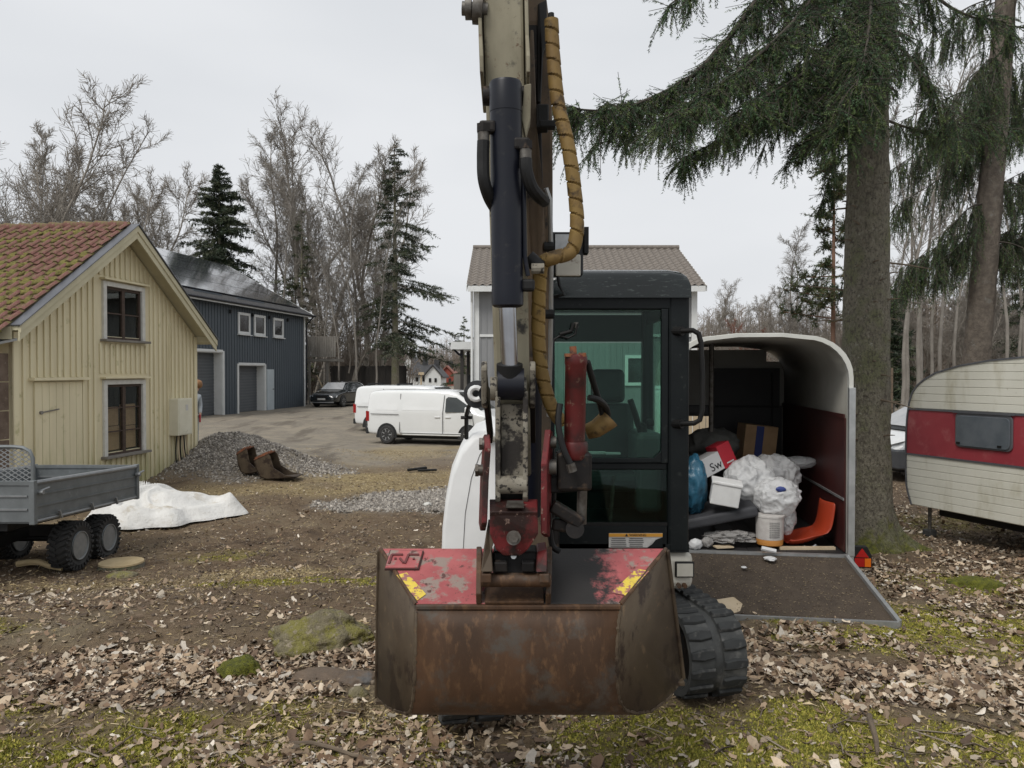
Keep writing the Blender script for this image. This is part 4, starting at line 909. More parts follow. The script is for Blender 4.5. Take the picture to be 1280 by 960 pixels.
for i, (xx, yy) in enumerate(((526.5, 100),)):
    x = P(xx, 0, yy).x; t = empty('lamp_post', (x, yy, -.6), 0, 'thin pale lamp post on the far road behind the vans', 'lamp post')
    MB().tube([(x, yy, -.8), (x, yy, 1.4)], .12, 6).build('pole', M['palewood'], t, world=True); MB().box((x, yy, 1.5), (.7, .7, .35)).build('lamp_head', M['palewood'], t, world=True)
# ------------------------------------------------------------------ vehicles
class Loft:
    """car body skinned over stations (x, z_bottom, z_belt, z_top, half_width_belt, half_width_top); x forward"""
    def __init__(s, st): s.st = st
    def at(s, x):
        st = s.st
        for a, b in zip(st, st[1:]):
            if a[0] <= x <= b[0] or (b is st[-1]):
                t = (x - a[0]) / max(1e-6, b[0] - a[0]); return [a[i] + (b[i] - a[i]) * t for i in range(6)]
        return st[0]
    def hw(s, x, z):
        _, zb, zl, zt, wb, wt = s.at(x)
        if z <= zl: return wb
        return wb + (wt - wb) * min(1, (z - zl) / max(.01, zt - .10 - zl))
    def body(s, name, mat, parent, sub=2):
        m = MB(); n = None
        for (x, zb, zl, zt, wb, wt) in s.st:
            h = zt - zl; r = min(.12, h * .35)
            half = [(wb * .93, zb), (wb * .985, zb + .07), (wb, zb + (zl - zb) * .45), (wb, zl - .03), (wb * .99 + wt * .01, zl + .02), (wb + (wt - wb) * .8, zt - r - .02), (wt, zt - r * .55), (wt * .9, zt - r * .1), (wt * .5, zt)]
            ring = [(x, -q[0], q[1]) for q in half] + [(x, q[0], q[1]) for q in half[::-1]]
            n = len(ring); m.add(ring, [])
        k = len(s.st)
        m.f += [[i * n + j, i * n + (j + 1) % n, (i + 1) * n + (j + 1) % n, (i + 1) * n + j] for i in range(k - 1) for j in range(n)]
        m.f += [list(range(n)), [(k - 1) * n + j for j in range(n)]]; m.mi += [0] * (len(m.f) - len(m.mi))
        return m.build(name, mat, parent, smooth=True, sub=sub, ang=60)
    def side(s, poly, sg, off=.01):
        return [(x, sg * (s.hw(x, z) + off), z) for x, z in poly]
def wheel(parent, x, y, r, wdt, sg, spokes=10, name='wheel', rimm='alloy'):
    w_ = MB(); w_.lathe([(r * .62, -wdt / 2), (r * .88, -wdt / 2), (r * .97, -wdt * .38), (r, -wdt * .15), (r, wdt * .15), (r * .97, wdt * .38), (r * .88, wdt / 2), (r * .62, wdt / 2)], (x, y, r), (0, sg, 0), 28)
    w_ = w_.build(name, M['tyre'], parent, smooth=True)
    rim = MB(); rim.lathe([(r * .66, wdt * .46), (r * .60, wdt * .48), (r * .58, wdt * .30), (0.001, wdt * .28)], (x, y, r), (0, sg, 0), 24)
    rim.build('rim', M['greyplastic'] if spokes else M[rimm], w_, smooth=True)
    if spokes:
        sp = MB()
        for i in range(spokes):
            a = 2 * math.pi * i / spokes; sp.bar((x + math.cos(a) * r * .08, y + sg * wdt * .42, r + math.sin(a) * r * .08), (x + math.cos(a) * r * .60, y + sg * wdt * .45, r + math.sin(a) * r * .60), r * .10, .03, up=(0, sg, 0))
        sp.lathe([(r * .66, wdt * .45), (r * .66, wdt * .5), (r * .59, wdt * .5), (r * .59, wdt * .45)], (x, y, r), (0, sg, 0), 24); sp.cyl((x, y + sg * wdt * .40, r), (x, y + sg * wdt * .47, r), r * .15, 12)
        sp.build('spokes', M[rimm], w_, smooth=True)
    return w_
def strip(l, pts, sg, wd, off=.030):
    """thin groove or trim along side points (x,z)"""
    m = MB(); q = [Vector((x, sg * (l.hw(x, z) + off), z)) for x, z in pts]
    for a, b in zip(q, q[1:]): m.bar(a, b, wd, .006, up=(0, sg, 0))
    return m
def arch(l, parent, x, r, sg, mat):
    n = 14; y = sg * (l.hw(x, r) + .004)
    pts = [(x + math.cos(math.pi * i / n) * r * 1.22, y, r + math.sin(math.pi * i / n) * r * 1.22) for i in range(n + 1)]
    pts = [(x + r * 1.22, y, .22)] + pts + [(x - r * 1.22, y, .22)]
    MB().prism(pts, (0, sg * .006, 0)).build('wheel_arch', mat, parent)
def panel_van(loc, rz, label, group, tall=1.93, roof_bars=True):
    v = empty('parked_van', loc, rz, label, 'van', group)
    l = Loft([(-2.62, .42, 1.15, 1.55, .86, .72), (-2.58, .34, 1.15, tall - .12, .93, .78), (-2.45, .30, 1.15, tall - .02, .95, .80), (-1.5, .28, 1.15, tall, .96, .82), (0, .28, 1.13, tall, .96, .82), (.75, .28, 1.12, tall - .02, .96, .81),
              (1.05, .28, 1.11, tall - .10, .96, .79), (1.55, .28, 1.10, 1.52, .96, .80), (2.02, .28, 1.04, 1.17, .95, .82), (2.35, .30, .96, 1.08, .92, .78), (2.55, .32, .82, .94, .84, .68), (2.64, .36, .66, .76, .70, .5)])
    l.body('body', M['vanwhite'], v)
    for sg in (-1, 1):
        dw = MB(); dw.prism(l.side([(.62, 1.15), (.62, 1.62), (.70, 1.68), (1.02, 1.66), (1.42, 1.42), (1.62, 1.17)], sg, .034), (0, sg * .008, 0)); dw.build('side_window', M['carglass'], v)
        for pts in ([(-1.22, .42), (-1.22, 1.78)], [(.52, .42), (.52, 1.12), (.55, 1.74)], [(1.70, .42), (1.72, .8), (1.66, 1.12)], [(-2.42, 1.06), (-1.25, 1.05)], [(-1.2, .40), (1.66, .40)]): strip(l, pts, sg, .022).build('panel_gap', M['gap'], v)
        pm = MB(); pm.prism(l.side([(-2.20, 1.20), (-2.12, 1.70), (-1.32, 1.72), (-1.32, 1.20)], sg, .002), (0, sg * .006, 0)); pm.build('side_panel', M['vanwhite'], v, bevel=.005)
        pm = MB(); pm.prism(l.side([(-1.12, 1.20), (-1.12, 1.72), (.42, 1.72), (.42, 1.20)], sg, .002), (0, sg * .006, 0)); pm.build('side_panel', M['vanwhite'], v, bevel=.005)
        for x in (.30, .72): MB().box((x, sg * (l.hw(x, .98) + .02), .98), (.22, .03, .035)).build('door_handle', M['white'], v, bevel=.01)
        MB().prism(l.side([(-1.1, .34), (-1.1, .44), (1.6, .44), (1.6, .34)], sg, .004), (0, sg * .02, 0)).build('sill_trim', M['vanwhite'], v, bevel=.006)
        tl = MB(); tl.prism(l.side([(-2.60, .80), (-2.58, 1.15), (-2.50, 1.15), (-2.50, .80)], sg, .002), (0, sg * .012, 0)); tl.box((-2.63, sg * .82, .98), (.05, .18, .36)); tl.build('tail_light', M['redlens'], v, bevel=.01)
        hl = MB(); hl.prism(l.side([(2.10, .80), (2.12, 1.0), (2.36, .96), (2.50, .84), (2.44, .76)], sg, .0), (0, sg * .012, 0)); hl.build('headlight', M['headlamp'], v, bevel=.01)
        mr = MB(); mr.box((1.52, sg * 1.12, 1.22), (.12, .20, .26)); mr.build('mirror', M['vanwhite'], v, bevel=.04, seg=3)
        MB().box((1.47, sg * 1.03, 1.16), (.06, .22, .05)).build('mirror_arm', M['plastic'], v)
        for x in (-1.75, 1.52):
            arch(l, v, x, .335, sg, M['plastic']); wheel(v, x, sg * .88, .335, .22, sg, 7)
    MB().prism([(1.06, -.74, tall - .10), (1.06, .74, tall - .10), (1.94, .78, 1.22), (1.94, -.78, 1.22)], Vector((.45, 0, .55)) * .035).build('windscreen', M['carglass'], v)
    MB().box((-2.60, 0, .46), (.12, 1.84, .22)).build('rear_bumper', M['plastic'], v, bevel=.03); MB().box((2.58, 0, .42), (.14, 1.5, .20)).build('front_bumper', M['plastic'], v, bevel=.04)
    MB().prism([(-2.64, -.62, 1.2), (-2.64, .62, 1.2), (-2.62, .58, 1.6), (-2.62, -.58, 1.6)], (-.01, 0, 0)).build('rear_window', M['vanwhite'], v)
    MB().box((-2.66, 0, .78), (.02, .52, .12)).build('number_plate', M['plate'], v)
    MB().box((0, 0, .26), (4.6, 1.5, .10)).build('underbody', M['black'], v)
    if roof_bars:
        for x in (-2.05, -.65): MB().box((x, 0, tall + .04), (.07, 1.3, .05)).box((x, -.62, tall + .01), (.12, .08, .09)).box((x, .62, tall + .01), (.12, .08, .09)).build('roof_bar', M['plastic'], v)
    return v
vx = P(458, 0, 27).x + 2.66
va = panel_van((vx - .12, 27.6, Hs(vx - .1, 27.6) + .0), R(-17), 'white panel van with dark cab window parked side-on, front van of two', 'white vans parked on the yard', roof_bars=False)
vx2 = P(441, 0, 31).x + 2.66
vb = panel_van((vx2 - .05, 31.4, Hs(vx2, 31.4)), R(-17), 'white panel van with roof bars parked behind the other white van', 'white vans parked on the yard')

for v_ in (va, vb): v_.scale = (.94, 1, 1)
# dark estate car by the barn
cy_ = 47.5; cx_ = P(411, 0, 46).x + .35
car = empty('parked_car', (cx_, cy_, Hs(cx_, cy_)), R(-90 - 14), 'black estate car with pale windscreen and yellow side decal by the barn', 'car')
l = Loft([(-2.38, .40, .80, .98, .78, .62), (-2.30, .30, .88, 1.20, .88, .62), (-1.9, .26, .92, 1.44, .91, .60), (-1.2, .24, .93, 1.50, .92, .60), (0, .24, .92, 1.50, .92, .60), (.45, .24, .91, 1.43, .92, .60), (1.05, .24, .90, 1.06, .92, .72), (1.25, .24, .88, 1.00, .91, .75), (1.9, .26, .80, .92, .90, .72), (2.25, .28, .66, .80, .85, .62), (2.40, .34, .55, .66, .70, .5)])
l.body('body', M['carblack'], car)
MB().prism([(.50, -.58, 1.43), (.50, .58, 1.43), (1.12, .72, 1.03), (1.12, -.72, 1.03)], Vector((.5, 0, .8)) * .03).build('windscreen', M['windscreen'], car)
for sg in (-1, 1):
    MB().prism(l.side([(.9, .95), (.45, 1.34), (-.1, 1.40), (-.1, .95)], sg, .004), (0, sg * .008, 0)).build('side_window', M['carglass'], car)
    MB().prism(l.side([(-.2, .95), (-.2, 1.40), (-1.5, 1.38), (-2.0, 1.12), (-2.0, .98)], sg, .004), (0, sg * .008, 0)).build('side_window', M['carglass'], car)
    MB().prism(l.side([(-1.2, .42), (-.75, .42), (-1.5, .92), (-2.15, .90), (-2.15, .60), (-1.9, .55)], sg, .006), (0, sg * .006, 0)).build('side_decal', M['bandyellow'], car)
    MB().box((.72, sg * 1.02, .98), (.16, .16, .13)).build('mirror', M['carblack'], car, bevel=.04)
    MB().prism([(2.08, sg * .88, .72), (2.30, sg * .62, .70), (2.30, sg * .55, .60), (2.18, sg * .86, .60)], (.04, sg * .02, .0)).build('headlight', M['headlamp'], car)
    for x in (-1.42, 1.42): arch(l, car, x, .33, sg, M['plastic']); wheel(car, x, sg * .84, .33, .22, sg, 8)
MB().box((2.38, 0, .62), (.06, .72, .18)).build('grille', M['black'], car, bevel=.02); MB().box((2.43, 0, .50), (.02, .50, .11)).build('number_plate', M['plate'], car)
MB().box((2.36, 0, .30), (.10, 1.5, .05)).build('bumper_trim', M['alloy'], car, bevel=.01)
MB().box((0, 0, .22), (4.2, 1.4, .10)).build('underbody', M['black'], car)
MB().bar((-1.7, -.58, 1.52), (.2, -.58, 1.54), .04, .04).bar((-1.7, .58, 1.52), (.2, .58, 1.54), .04, .04).build('roof_rail', M['plastic'], car)

# white van with grey bumper behind the caravan
yaw = R(180 + 4)
bv = empty('parked_van', (10.40, 17.1, Hs(9.2, 16.6) + .02), yaw, 'white van with dark grey front bumper parked behind the caravan', 'van')
l = Loft([(-2.4, .40, 1.2, 1.6, .98, .9), (-2.3, .35, 1.2, 1.80, 1.0, .86), (0, .35, 1.2, 1.84, 1.0, .86), (.5, .35, 1.2, 1.86, 1.0, .85), (.95, .35, 1.18, 1.84, 1.0, .84), (1.2, .35, 1.17, 1.76, 1.0, .84), (1.85, .35, 1.14, 1.32, 1.0, .86), (2.15, .38, 1.02, 1.18, .98, .80), (2.42, .42, .84, .98, .90, .70), (2.52, .48, .72, .84, .78, .55)])
bv.scale = (1, 1, .83); l.body('body', M['vanwhite'], bv)
MB().prism([(1.18, -.78, 1.80), (1.18, .78, 1.80), (1.88, .86, 1.33), (1.88, -.86, 1.33)], Vector((.55, 0, .83)) * .045).build('windscreen', M['windscreen'], bv)
MB().prism([(1.80, -.9, 1.36), (1.80, .9, 1.36), (2.02, .9, 1.25), (2.02, -.9, 1.25)], (0, 0, .03)).build('wiper_cowl', M['plastic'], bv)
bm_ = MB(); bm_.prism([(1.95, -1.02, .30), (2.45, -.98, .32), (2.62, -.65, .34), (2.68, 0, .34), (2.62, .65, .34), (2.45, .98, .32), (1.95, 1.02, .30)], (0, 0, .50)); bm_.build('front_bumper', M['greyplastic'], bv, bevel=.05, seg=3)
MB().box((2.66, 0, .60), (.06, .9, .14)).build('grille', M['black'], bv, bevel=.02); MB().box((2.69, .1, .44), (.02, .5, .10)).build('number_plate', M['greyplastic'], bv)
for sg in (-1, 1):
    MB().prism([(2.02, sg * .985, .88), (2.12, sg * .97, 1.10), (2.40, sg * .84, .98), (2.55, sg * .60, .86), (2.52, sg * .62, .82), (2.30, sg * .93, .82)], (.03, sg * .03, 0)).build('headlight', M['headlamp'], bv, bevel=.01)
    MB().prism(l.side([(.25, 1.2), (.25, 1.66), (.95, 1.62), (1.6, 1.36), (1.66, 1.2)], sg, .03), (0, sg * .01, 0)).build('side_window', M['carglass'], bv)
    MB().box((1.62, sg * 1.15, 1.35), (.12, .22, .34)).build('mirror', M['plastic'], bv, bevel=.04)
    for x in (-1.7, 1.55): arch(l, bv, x, .36, sg, M['black']); wheel(bv, x, sg * .9, .36, .24, sg, 6)
MB().box((0, 0, .30), (4.6, 1.6, .14)).build('underbody', M['black'], bv)

# ------------------------------------------------------------------ grey tipping trailer
tz = lambda y: -.0275 * 1.6 * (y - 8)      # bed slopes gently down away from the camera
tt = empty('tipping_trailer', (-5.6, 9.2, Hs(-5.1, 9.2)), 0, 'grey galvanised tipping trailer with mesh headboard and twin wheels', 'trailer')
BZ, TZ = .135, .54; YA, YB, XR, XL = 8.0, 10.2, -5.0, -6.35
def side_wall(x, sg):
    pts = lambda z0, z1, o: [(x + o, YA + .03, z0 + tz(YA)), (x + o, YB - .03, z0 + tz(YB)), (x + o, YB - .03, z1 + tz(YB)), (x + o, YA + .03, z1 + tz(YA))]
    s_ = MB(); s_.prism(pts(BZ, TZ, 0), (-sg * .02, 0, 0)); s_ = s_.build('side_panel', M['galv'], tt, world=True)
    for z in (BZ + .02, BZ + .145, BZ + .27): MB().prism(pts(z, z + .014, .002 * sg), (sg * .012, 0, 0)).build('rib', M['galv'], s_, world=True)
    MB().tube([(x, YA, TZ + tz(YA)), (x, YB, TZ + tz(YB))], .026, 8).build('top_rail', M['galvlight'], s_, world=True, smooth=True)
    MB().tube([(x, YA, BZ + tz(YA)), (x, YB, BZ + tz(YB))], .022, 8).build('bottom_rail', M['galvlight'], s_, world=True, smooth=True)
    for y in (YA + .45, YA + 1.1, YA + 1.65): MB().bar((x + sg * .03, y, BZ - .02 + tz(y)), (x + sg * .035, y - .05, BZ + .07 + tz(y)), .025, .025).build('hinge', M['galvlight'], s_, world=True)
side_wall(XR, 1); side_wall(XL, -1)
for y, nm in ((YA, 'front_panel'), (YB, 'tail_panel')):
    m = MB().box(((XL + XR) / 2, y, (BZ + TZ) / 2 + tz(y)), (XR - XL, .025, TZ - BZ)); f_ = m.build(nm, M['galv'], tt, world=True)
    for z in (BZ + .13, BZ + .27): MB().box(((XL + XR) / 2, y - .018, z + tz(y)), (XR - XL - .1, .014, .018)).build('rib', M['galvlight'], f_, world=True)
    for x in (XL, XR): MB().box((x, y, (BZ + TZ) / 2 + tz(y)), (.06, .06, TZ - BZ + .06)).build('corner_post', M['galv'], tt, world=True, bevel=.008)
    MB().box(((XL + XR) / 2, y, TZ + tz(y)), (XR - XL - .06, .05, .04)).build('cross_rail', M['galv'], tt, world=True)
for y in (YA + .05, YB - .05): MB().tube([(XR + .03, y, TZ - .09 + tz(y)), (XR + .06, y + .02, TZ - .08 + tz(y)), (XR + .06, y + .13, TZ - .07 + tz(y))], .013, 6).cyl((XR + .02, y, TZ - .1 + tz(y)), (XR + .08, y, TZ - .1 + tz(y)), .025, 8).build('latch', M['galvlight'], tt, world=True)
MB().box(((XL + XR) / 2, (YA + YB) / 2, BZ - .01 + tz(9.1)), (XR - XL - .06, YB - YA - .06, .03), Matrix.Rotation(-.044, 3, 'X')).build('bed_floor', M['galv'], tt, world=True)
# mesh headboard on the front
hb = MB(); ar = [(XR, YA, TZ), (XR, YA, TZ + .26), (XR - .03, YA, TZ + .33), (XR - .10, YA, TZ + .37), (XR - .2, YA, TZ + .38), (XL + .2, YA, TZ + .38), (XL + .1, YA, TZ + .37), (XL + .03, YA, TZ + .33), (XL, YA, TZ + .26), (XL, YA, TZ)]
hb.tube(ar, .02, 8); 
hb.cyl((XR - .42, YA, TZ), (XR - .42, YA, TZ + .38), .018, 8); hb.cyl((XL + .42, YA, TZ), (XL + .42, YA, TZ + .38), .018, 8)
hb = hb.build('headboard', M['galv'], tt, world=True, smooth=True)
ms = MB(); k = 0; stp = .075; hh = .36
x = XL - hh
while x < XR:
    for sg in (1, -1):
        x0, x1 = (x, x + hh * 1.6) if sg == 1 else (x + hh * 1.6, x)
        p0 = Vector((x0, YA + .004 * sg, TZ)); p1 = Vector((x1, YA + .004 * sg, TZ + hh)); ta, tb = 0, 1
        lo, hi = XL + .02, XR - .02; dx = p1.x - p0.x
        t_lo, t_hi = sorted(((lo - p0.x) / dx, (hi - p0.x) / dx)); ta = max(0, t_lo); tb = min(1, t_hi)
        if tb > ta: ms.bar(p0.lerp(p1, ta), p0.lerp(p1, tb), .009, .005, up=(0, 1, 0))
    x += stp
ms = ms.build('wire_mesh', M['galvlight'], hb, world=True); ms['kind'] = 'stuff'
fr = MB(); fr.box((XR - .35, 9.1, BZ - .09), (.09, 2.1, .13), Matrix.Rotation(-.044, 3, 'X')).box((XL + .35, 9.1, BZ - .09), (.09, 2.1, .13), Matrix.Rotation(-.044, 3, 'X')).box((-5.675, 7.6, -.16), (.12, 2.6, .12)).box((-5.675, 9.2, -.2), (.9, .12, .12))
fr.build('chassis', M['black'], tt, world=True); MB().cyl((-6.3, 9.2, -.3), (-5.1, 9.2, -.3), .035, 8).build('axle', M['black'], tt, world=True)
MB().bar((-5.14, 8.9, -.31), (-5.14, 9.5, -.36), .05, .08).bar((-6.2, 8.9, -.31), (-6.2, 9.5, -.36), .05, .08).build('bogie_beam', M['black'], tt, world=True)
def atv_wheel(x, y, zc, r, wd):
    ww = MB(); ww.lathe([(r * .60, -wd / 2 + .02), (r * .80, -wd / 2), (r * .93, -wd * .42), (r * .985, -wd * .2), (r * .985, wd * .2), (r * .93, wd * .42), (r * .80, wd / 2), (r * .60, wd / 2 - .02)], (x, y, zc), (1, 0, 0), 30)
    ww = ww.build('wheel', M['tyre'], tt, world=True, smooth=True)
    tr = MB(); n_ = 26
    for i in range(n_):
        a = 2 * math.pi * i / n_
        for sg in (-1, 1):
            a2 = a + (0 if sg < 0 else math.pi / n_); ca, sa = math.cos(a2), math.sin(a2); Rr = Matrix(((1, 0, 0), (0, ca, -sa), (0, sa, ca)))
            tr.box(Vector((x, y, zc)) + Rr @ Vector((sg * wd * .25, 0, r * .985)), (wd * .44, r * .11, .03), Rr @ Matrix.Rotation(sg * .5, 3, 'Z'))
            tr.box(Vector((x, y, zc)) + Rr @ Vector((sg * wd * .46, 0, r * .90)), (.03, r * .09, r * .16), Rr)
    tr = tr.build('tread', M['tyre'], ww, world=True); tr['kind'] = 'stuff'
    rm = MB()
    for sg in (1,):
        rm.lathe([(r * .60, wd / 2 - .015), (r * .57, wd / 2 - .003), (r * .53, wd / 2 - .012), (r * .49, wd / 2 - .055), (r * .44, wd / 2 - .10), (r * .24, wd / 2 - .115), (r * .20, wd / 2 - .07), (.001, wd / 2 - .06)], (x, y, zc), (sg, 0, 0), 24)
    rm = rm.build('rim', M['galv'], ww, world=True, smooth=True, ang=30); MB().cyl((x + wd / 2 - .09, y, zc), (x + wd / 2 - .02, y, zc), r * .15, 14).build('hub_cap', M['black'], rm, world=True, bevel=.008); MB().lathe([(r * .585, wd / 2 - .008), (r * .60, wd / 2 + .004), (r * .565, wd / 2 + .004), (r * .555, wd / 2 - .01)], (x, y, zc), (1, 0, 0), 24).build('rim_lip', M['galvlight'], rm, world=True, smooth=True)
for y, zc in ((8.88, -.31), (9.52, -.355)):
    atv_wheel(-5.12, y, zc, .275, .24); atv_wheel(-6.22, y, zc, .275, .24)

# ------------------------------------------------------------------ horse trailer
HT = Vector((2.42, 7.5, -.06)); yaw = R(-8)
ht = empty('horse_trailer', (HT.x, HT.y, HT.z), yaw, 'open white horse trailer with maroon lined walls and lowered ramp', 'trailer')
hwid, LT = .865, 3.0
def arch_pts(hw_, zt, r):
    p = [(hw_, 0), (hw_, .9), (hw_, zt - r)]
    for i in range(1, 9):
        a = math.pi / 2 * i / 8; p.append((hw_ - r * 1.05 * (1 - math.cos(a)), zt - r + r * math.sin(a)))
    p.append((hw_ * .25, zt + .025)); return p + [(-x, z) for x, z in p[::-1]]
outer = arch_pts(hwid, 2.11, .40); inner = arch_pts(hwid - .03, 2.08, .385)
def shell(pts, y0, y1, name, mat, sel=None):
    m = MB(); n_ = len(pts); m.add([(x, y, z) for y in (y0, y1) for x, z in pts], [(i, i + 1, n_ + i + 1, n_ + i) for i in range(n_ - 1) if sel is None or sel(i)])
    return m.build(name, mat, ht, smooth=True, solid=.012)
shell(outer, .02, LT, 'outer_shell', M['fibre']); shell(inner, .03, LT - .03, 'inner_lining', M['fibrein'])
m = MB(); n_ = len(outer)
m.add([(x, y, z) for y in (-.02, .05) for x, z in outer] + [(x * .955, y, z * .984) for y in (-.02, .05) for x, z in outer], [])
m.f += [[i, i + 1, 2 * n_ + i + 1, 2 * n_ + i] for i in range(n_ - 1)] + [[i, i + 1, n_ + i + 1, n_ + i] for i in range(n_ - 1)] + [[2 * n_ + i, 2 * n_ + i + 1, 3 * n_ + i + 1, 3 * n_ + i] for i in range(n_ - 1)]; m.mi += [0] * len(m.f)
m.build('rear_frame', M['fibre'], ht)
for sg in (-1, 1):
    MB().box((sg * (hwid - .018), -.03, .80), (.062, .05, 1.62)).build('frame_post', M['alum'], ht, bevel=.006)
    MB().box((sg * (hwid - .048), 1.5, .66), (.014, 2.86, 1.30)).build('wall_board', M['maroon'], ht)
    MB().box((sg * (hwid - .058), 1.5, 1.33), (.012, 2.86, .04)).build('board_trim', M['maroon'], ht); MB().box((sg * (hwid - .06), 1.5, .52), (.012, 2.86, .022)).build('rub_rail', M['alum'], ht)
# front wall with a low hatch opening on its left, closed upper bulkhead
ox0, ox1, oz0, oz1 = -.46, -.12, .76, 1.16
m = MB(); zt = 2.08
m.box(((-.835 + ox0) / 2, LT - .04, .95), (.835 + ox0, .02, 1.9)).box(((ox1 + .835) / 2, LT - .04, .95), (.835 - ox1, .02, 1.9)).box(((ox0 + ox1) / 2, LT - .04, oz0 / 2), (ox1 - ox0, .02, oz0)).box(((ox0 + ox1) / 2, LT - .04, (oz1 + 1.9) / 2), (ox1 - ox0, .02, 1.9 - oz1)); m.box((0, LT - .04, 1.98), (1.2, .02, .16))
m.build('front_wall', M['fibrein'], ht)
m = MB(); m.box(((-.80 + ox0 - .0) / 2, LT - .07, .66), (.80 + ox0, .02, 1.30)).box(((ox1 + .80) / 2, LT - .07, .66), (.80 - ox1, .02, 1.30)).box(((ox0 + ox1) / 2, LT - .07, oz0 / 2), (ox1 - ox0, .02, oz0)).box(((ox0 + ox1) / 2, LT - .07, (oz1 + 1.31) / 2), (ox1 - ox0, .02, 1.31 - oz1))
m.build('front_board', M['darkply'], ht)
MB().box((.33, LT - .10, 1.22), (.86, .03, 1.18)).build('dark_hatch', M['darkply'], ht); MB().box((.33, LT - .13, 1.30), (.84, .03, .03)).box((.66, LT - .13, 1.2), (.025, .03, 1.1)).build('hatch_bar', M['black'], ht)
MB().cyl((-.30, 1.4, .02), (-.30, 1.4, 2.08), .03, 10).build('partition_pole', M['steel'], ht); MB().box((-.55, 1.42, 1.32), (.5, .03, .08)).build('breast_bar', M['black'], ht)
for i in range(9): MB().box((-.84 + .187 * i + .093, 1.5, -.03), (.182, 2.96, .05)).build('floor_plank', M['darkply'], ht)
MB().box((0, -.02, -.05), (1.74, .06, .10)).build('rear_sill', M['alum'], ht)
# ramp
r0 = Vector((0, -.06, -.02)); r1 = Vector((-.06, -1.32, -.245)); 
rl = (r1 - r0).normalized(); rw = .80
q = [r0 + Vector((-rw, 0, 0)), r0 + Vector((rw, 0, 0)), r1 + Vector((rw + .11, 0, 0)), r1 + Vector((-rw + .03, 0, 0))]
ramp = MB().prism(q, (0, 0, -.05)).build('ramp', M['rampmat'], ht, bevel=.004)
for a, b in ((q[0], q[3]), (q[1], q[2])): MB().bar(a + Vector((0, 0, -.01)), b + Vector((0, 0, -.01)), .035, .085).build('ramp_edge', M['alum'], ramp)
MB().bar(q[2] + Vector((0, -.01, -.012)), q[3] + Vector((0, -.01, -.012)), .03, .07).build('ramp_edge', M['alum'], ramp)
# debris on the ramp mat
n_ = 1600; V_, F_ = [], []
for i in range(n_):
    t, u = random.random(), random.uniform(-.97, .97); p = r0.lerp(r1, t) + Vector((u * rw, 0, .006)); a = random.random() * 6.3; s_ = random.uniform(.004, .012); b0 = len(V_)
    d_ = Vector((math.cos(a), math.sin(a), 0)) * s_; e_ = Vector((-d_.y, d_.x, 0)) * .3; V_ += [p - d_, p + e_ + Vector((0, 0, .004)), p + d_, p - e_]; F_.append((b0, b0 + 1, b0 + 2, b0 + 3))
npmesh('ramp_debris', [tuple(v) for v in V_], F_, pmat('ramp_crumbs', (.16, .12, .075), (.24, .19, .12), 60, .9), ramp, kind='stuff')
# undercarriage
for sg in (-1, 1):
    MB().tube([(sg * (hwid + .10), .55, .02), (sg * (hwid + .10), .75, .30), (sg * (hwid + .10), 1.1, .38), (sg * (hwid + .10), 1.9, .38), (sg * (hwid + .10), 2.25, .30), (sg * (hwid + .10), 2.45, .02)], .03, 6).box((sg * (hwid + .10), 1.5, .36), (.20, 1.5, .03)).build('mudguard', M['plastic'], ht)
    for yy in (1.1, 1.9):
        w_ = MB().lathe([(.18, -.08), (.28, -.09), (.30, -.05), (.30, .05), (.28, .09), (.18, .08), (.02, .05)], (sg * (hwid + .10), yy, -.14), (sg, 0, 0), 22).build('wheel', M['tyre'], ht, smooth=True)
        MB().lathe([(.18, .06), (.16, .03), (.001, .05)], (sg * (hwid + .10), yy, -.14), (sg, 0, 0), 18).build('rim', M['alloy'], w_, smooth=True)
MB().box((0, 1.5, -.12), (1.5, 2.9, .10)).build('chassis', M['black'], ht)
lx = hwid + .085
lt = MB().prism([(lx - .085, -.03, -.12), (lx + .09, -.03, -.12), (lx + .09, -.03, .0), (lx + .05, -.03, .085), (lx - .085, -.03, .085)], (0, .07, 0)).build('lamp_box', M['black'], ht, bevel=.005)
MB().prism([(lx - .06, -.042, -.015), (lx + .06, -.042, -.015), (lx + .0, -.042, .07)], (0, .014, 0)).build('reflector', M['redlens'], lt); MB().box((lx - .025, -.038, -.065), (.09, .014, .08)).build('tail_lens', M['redlens'], lt); MB().box((lx + .05, -.038, -.065), (.055, .014, .08)).build('indicator_lens', M['amber'], lt)
for z in (1.02, .98): pass
MB().box((hwid + .012, -.02, .86), (.03, .05, .16)).build('door_latch', M['steel'], ht)

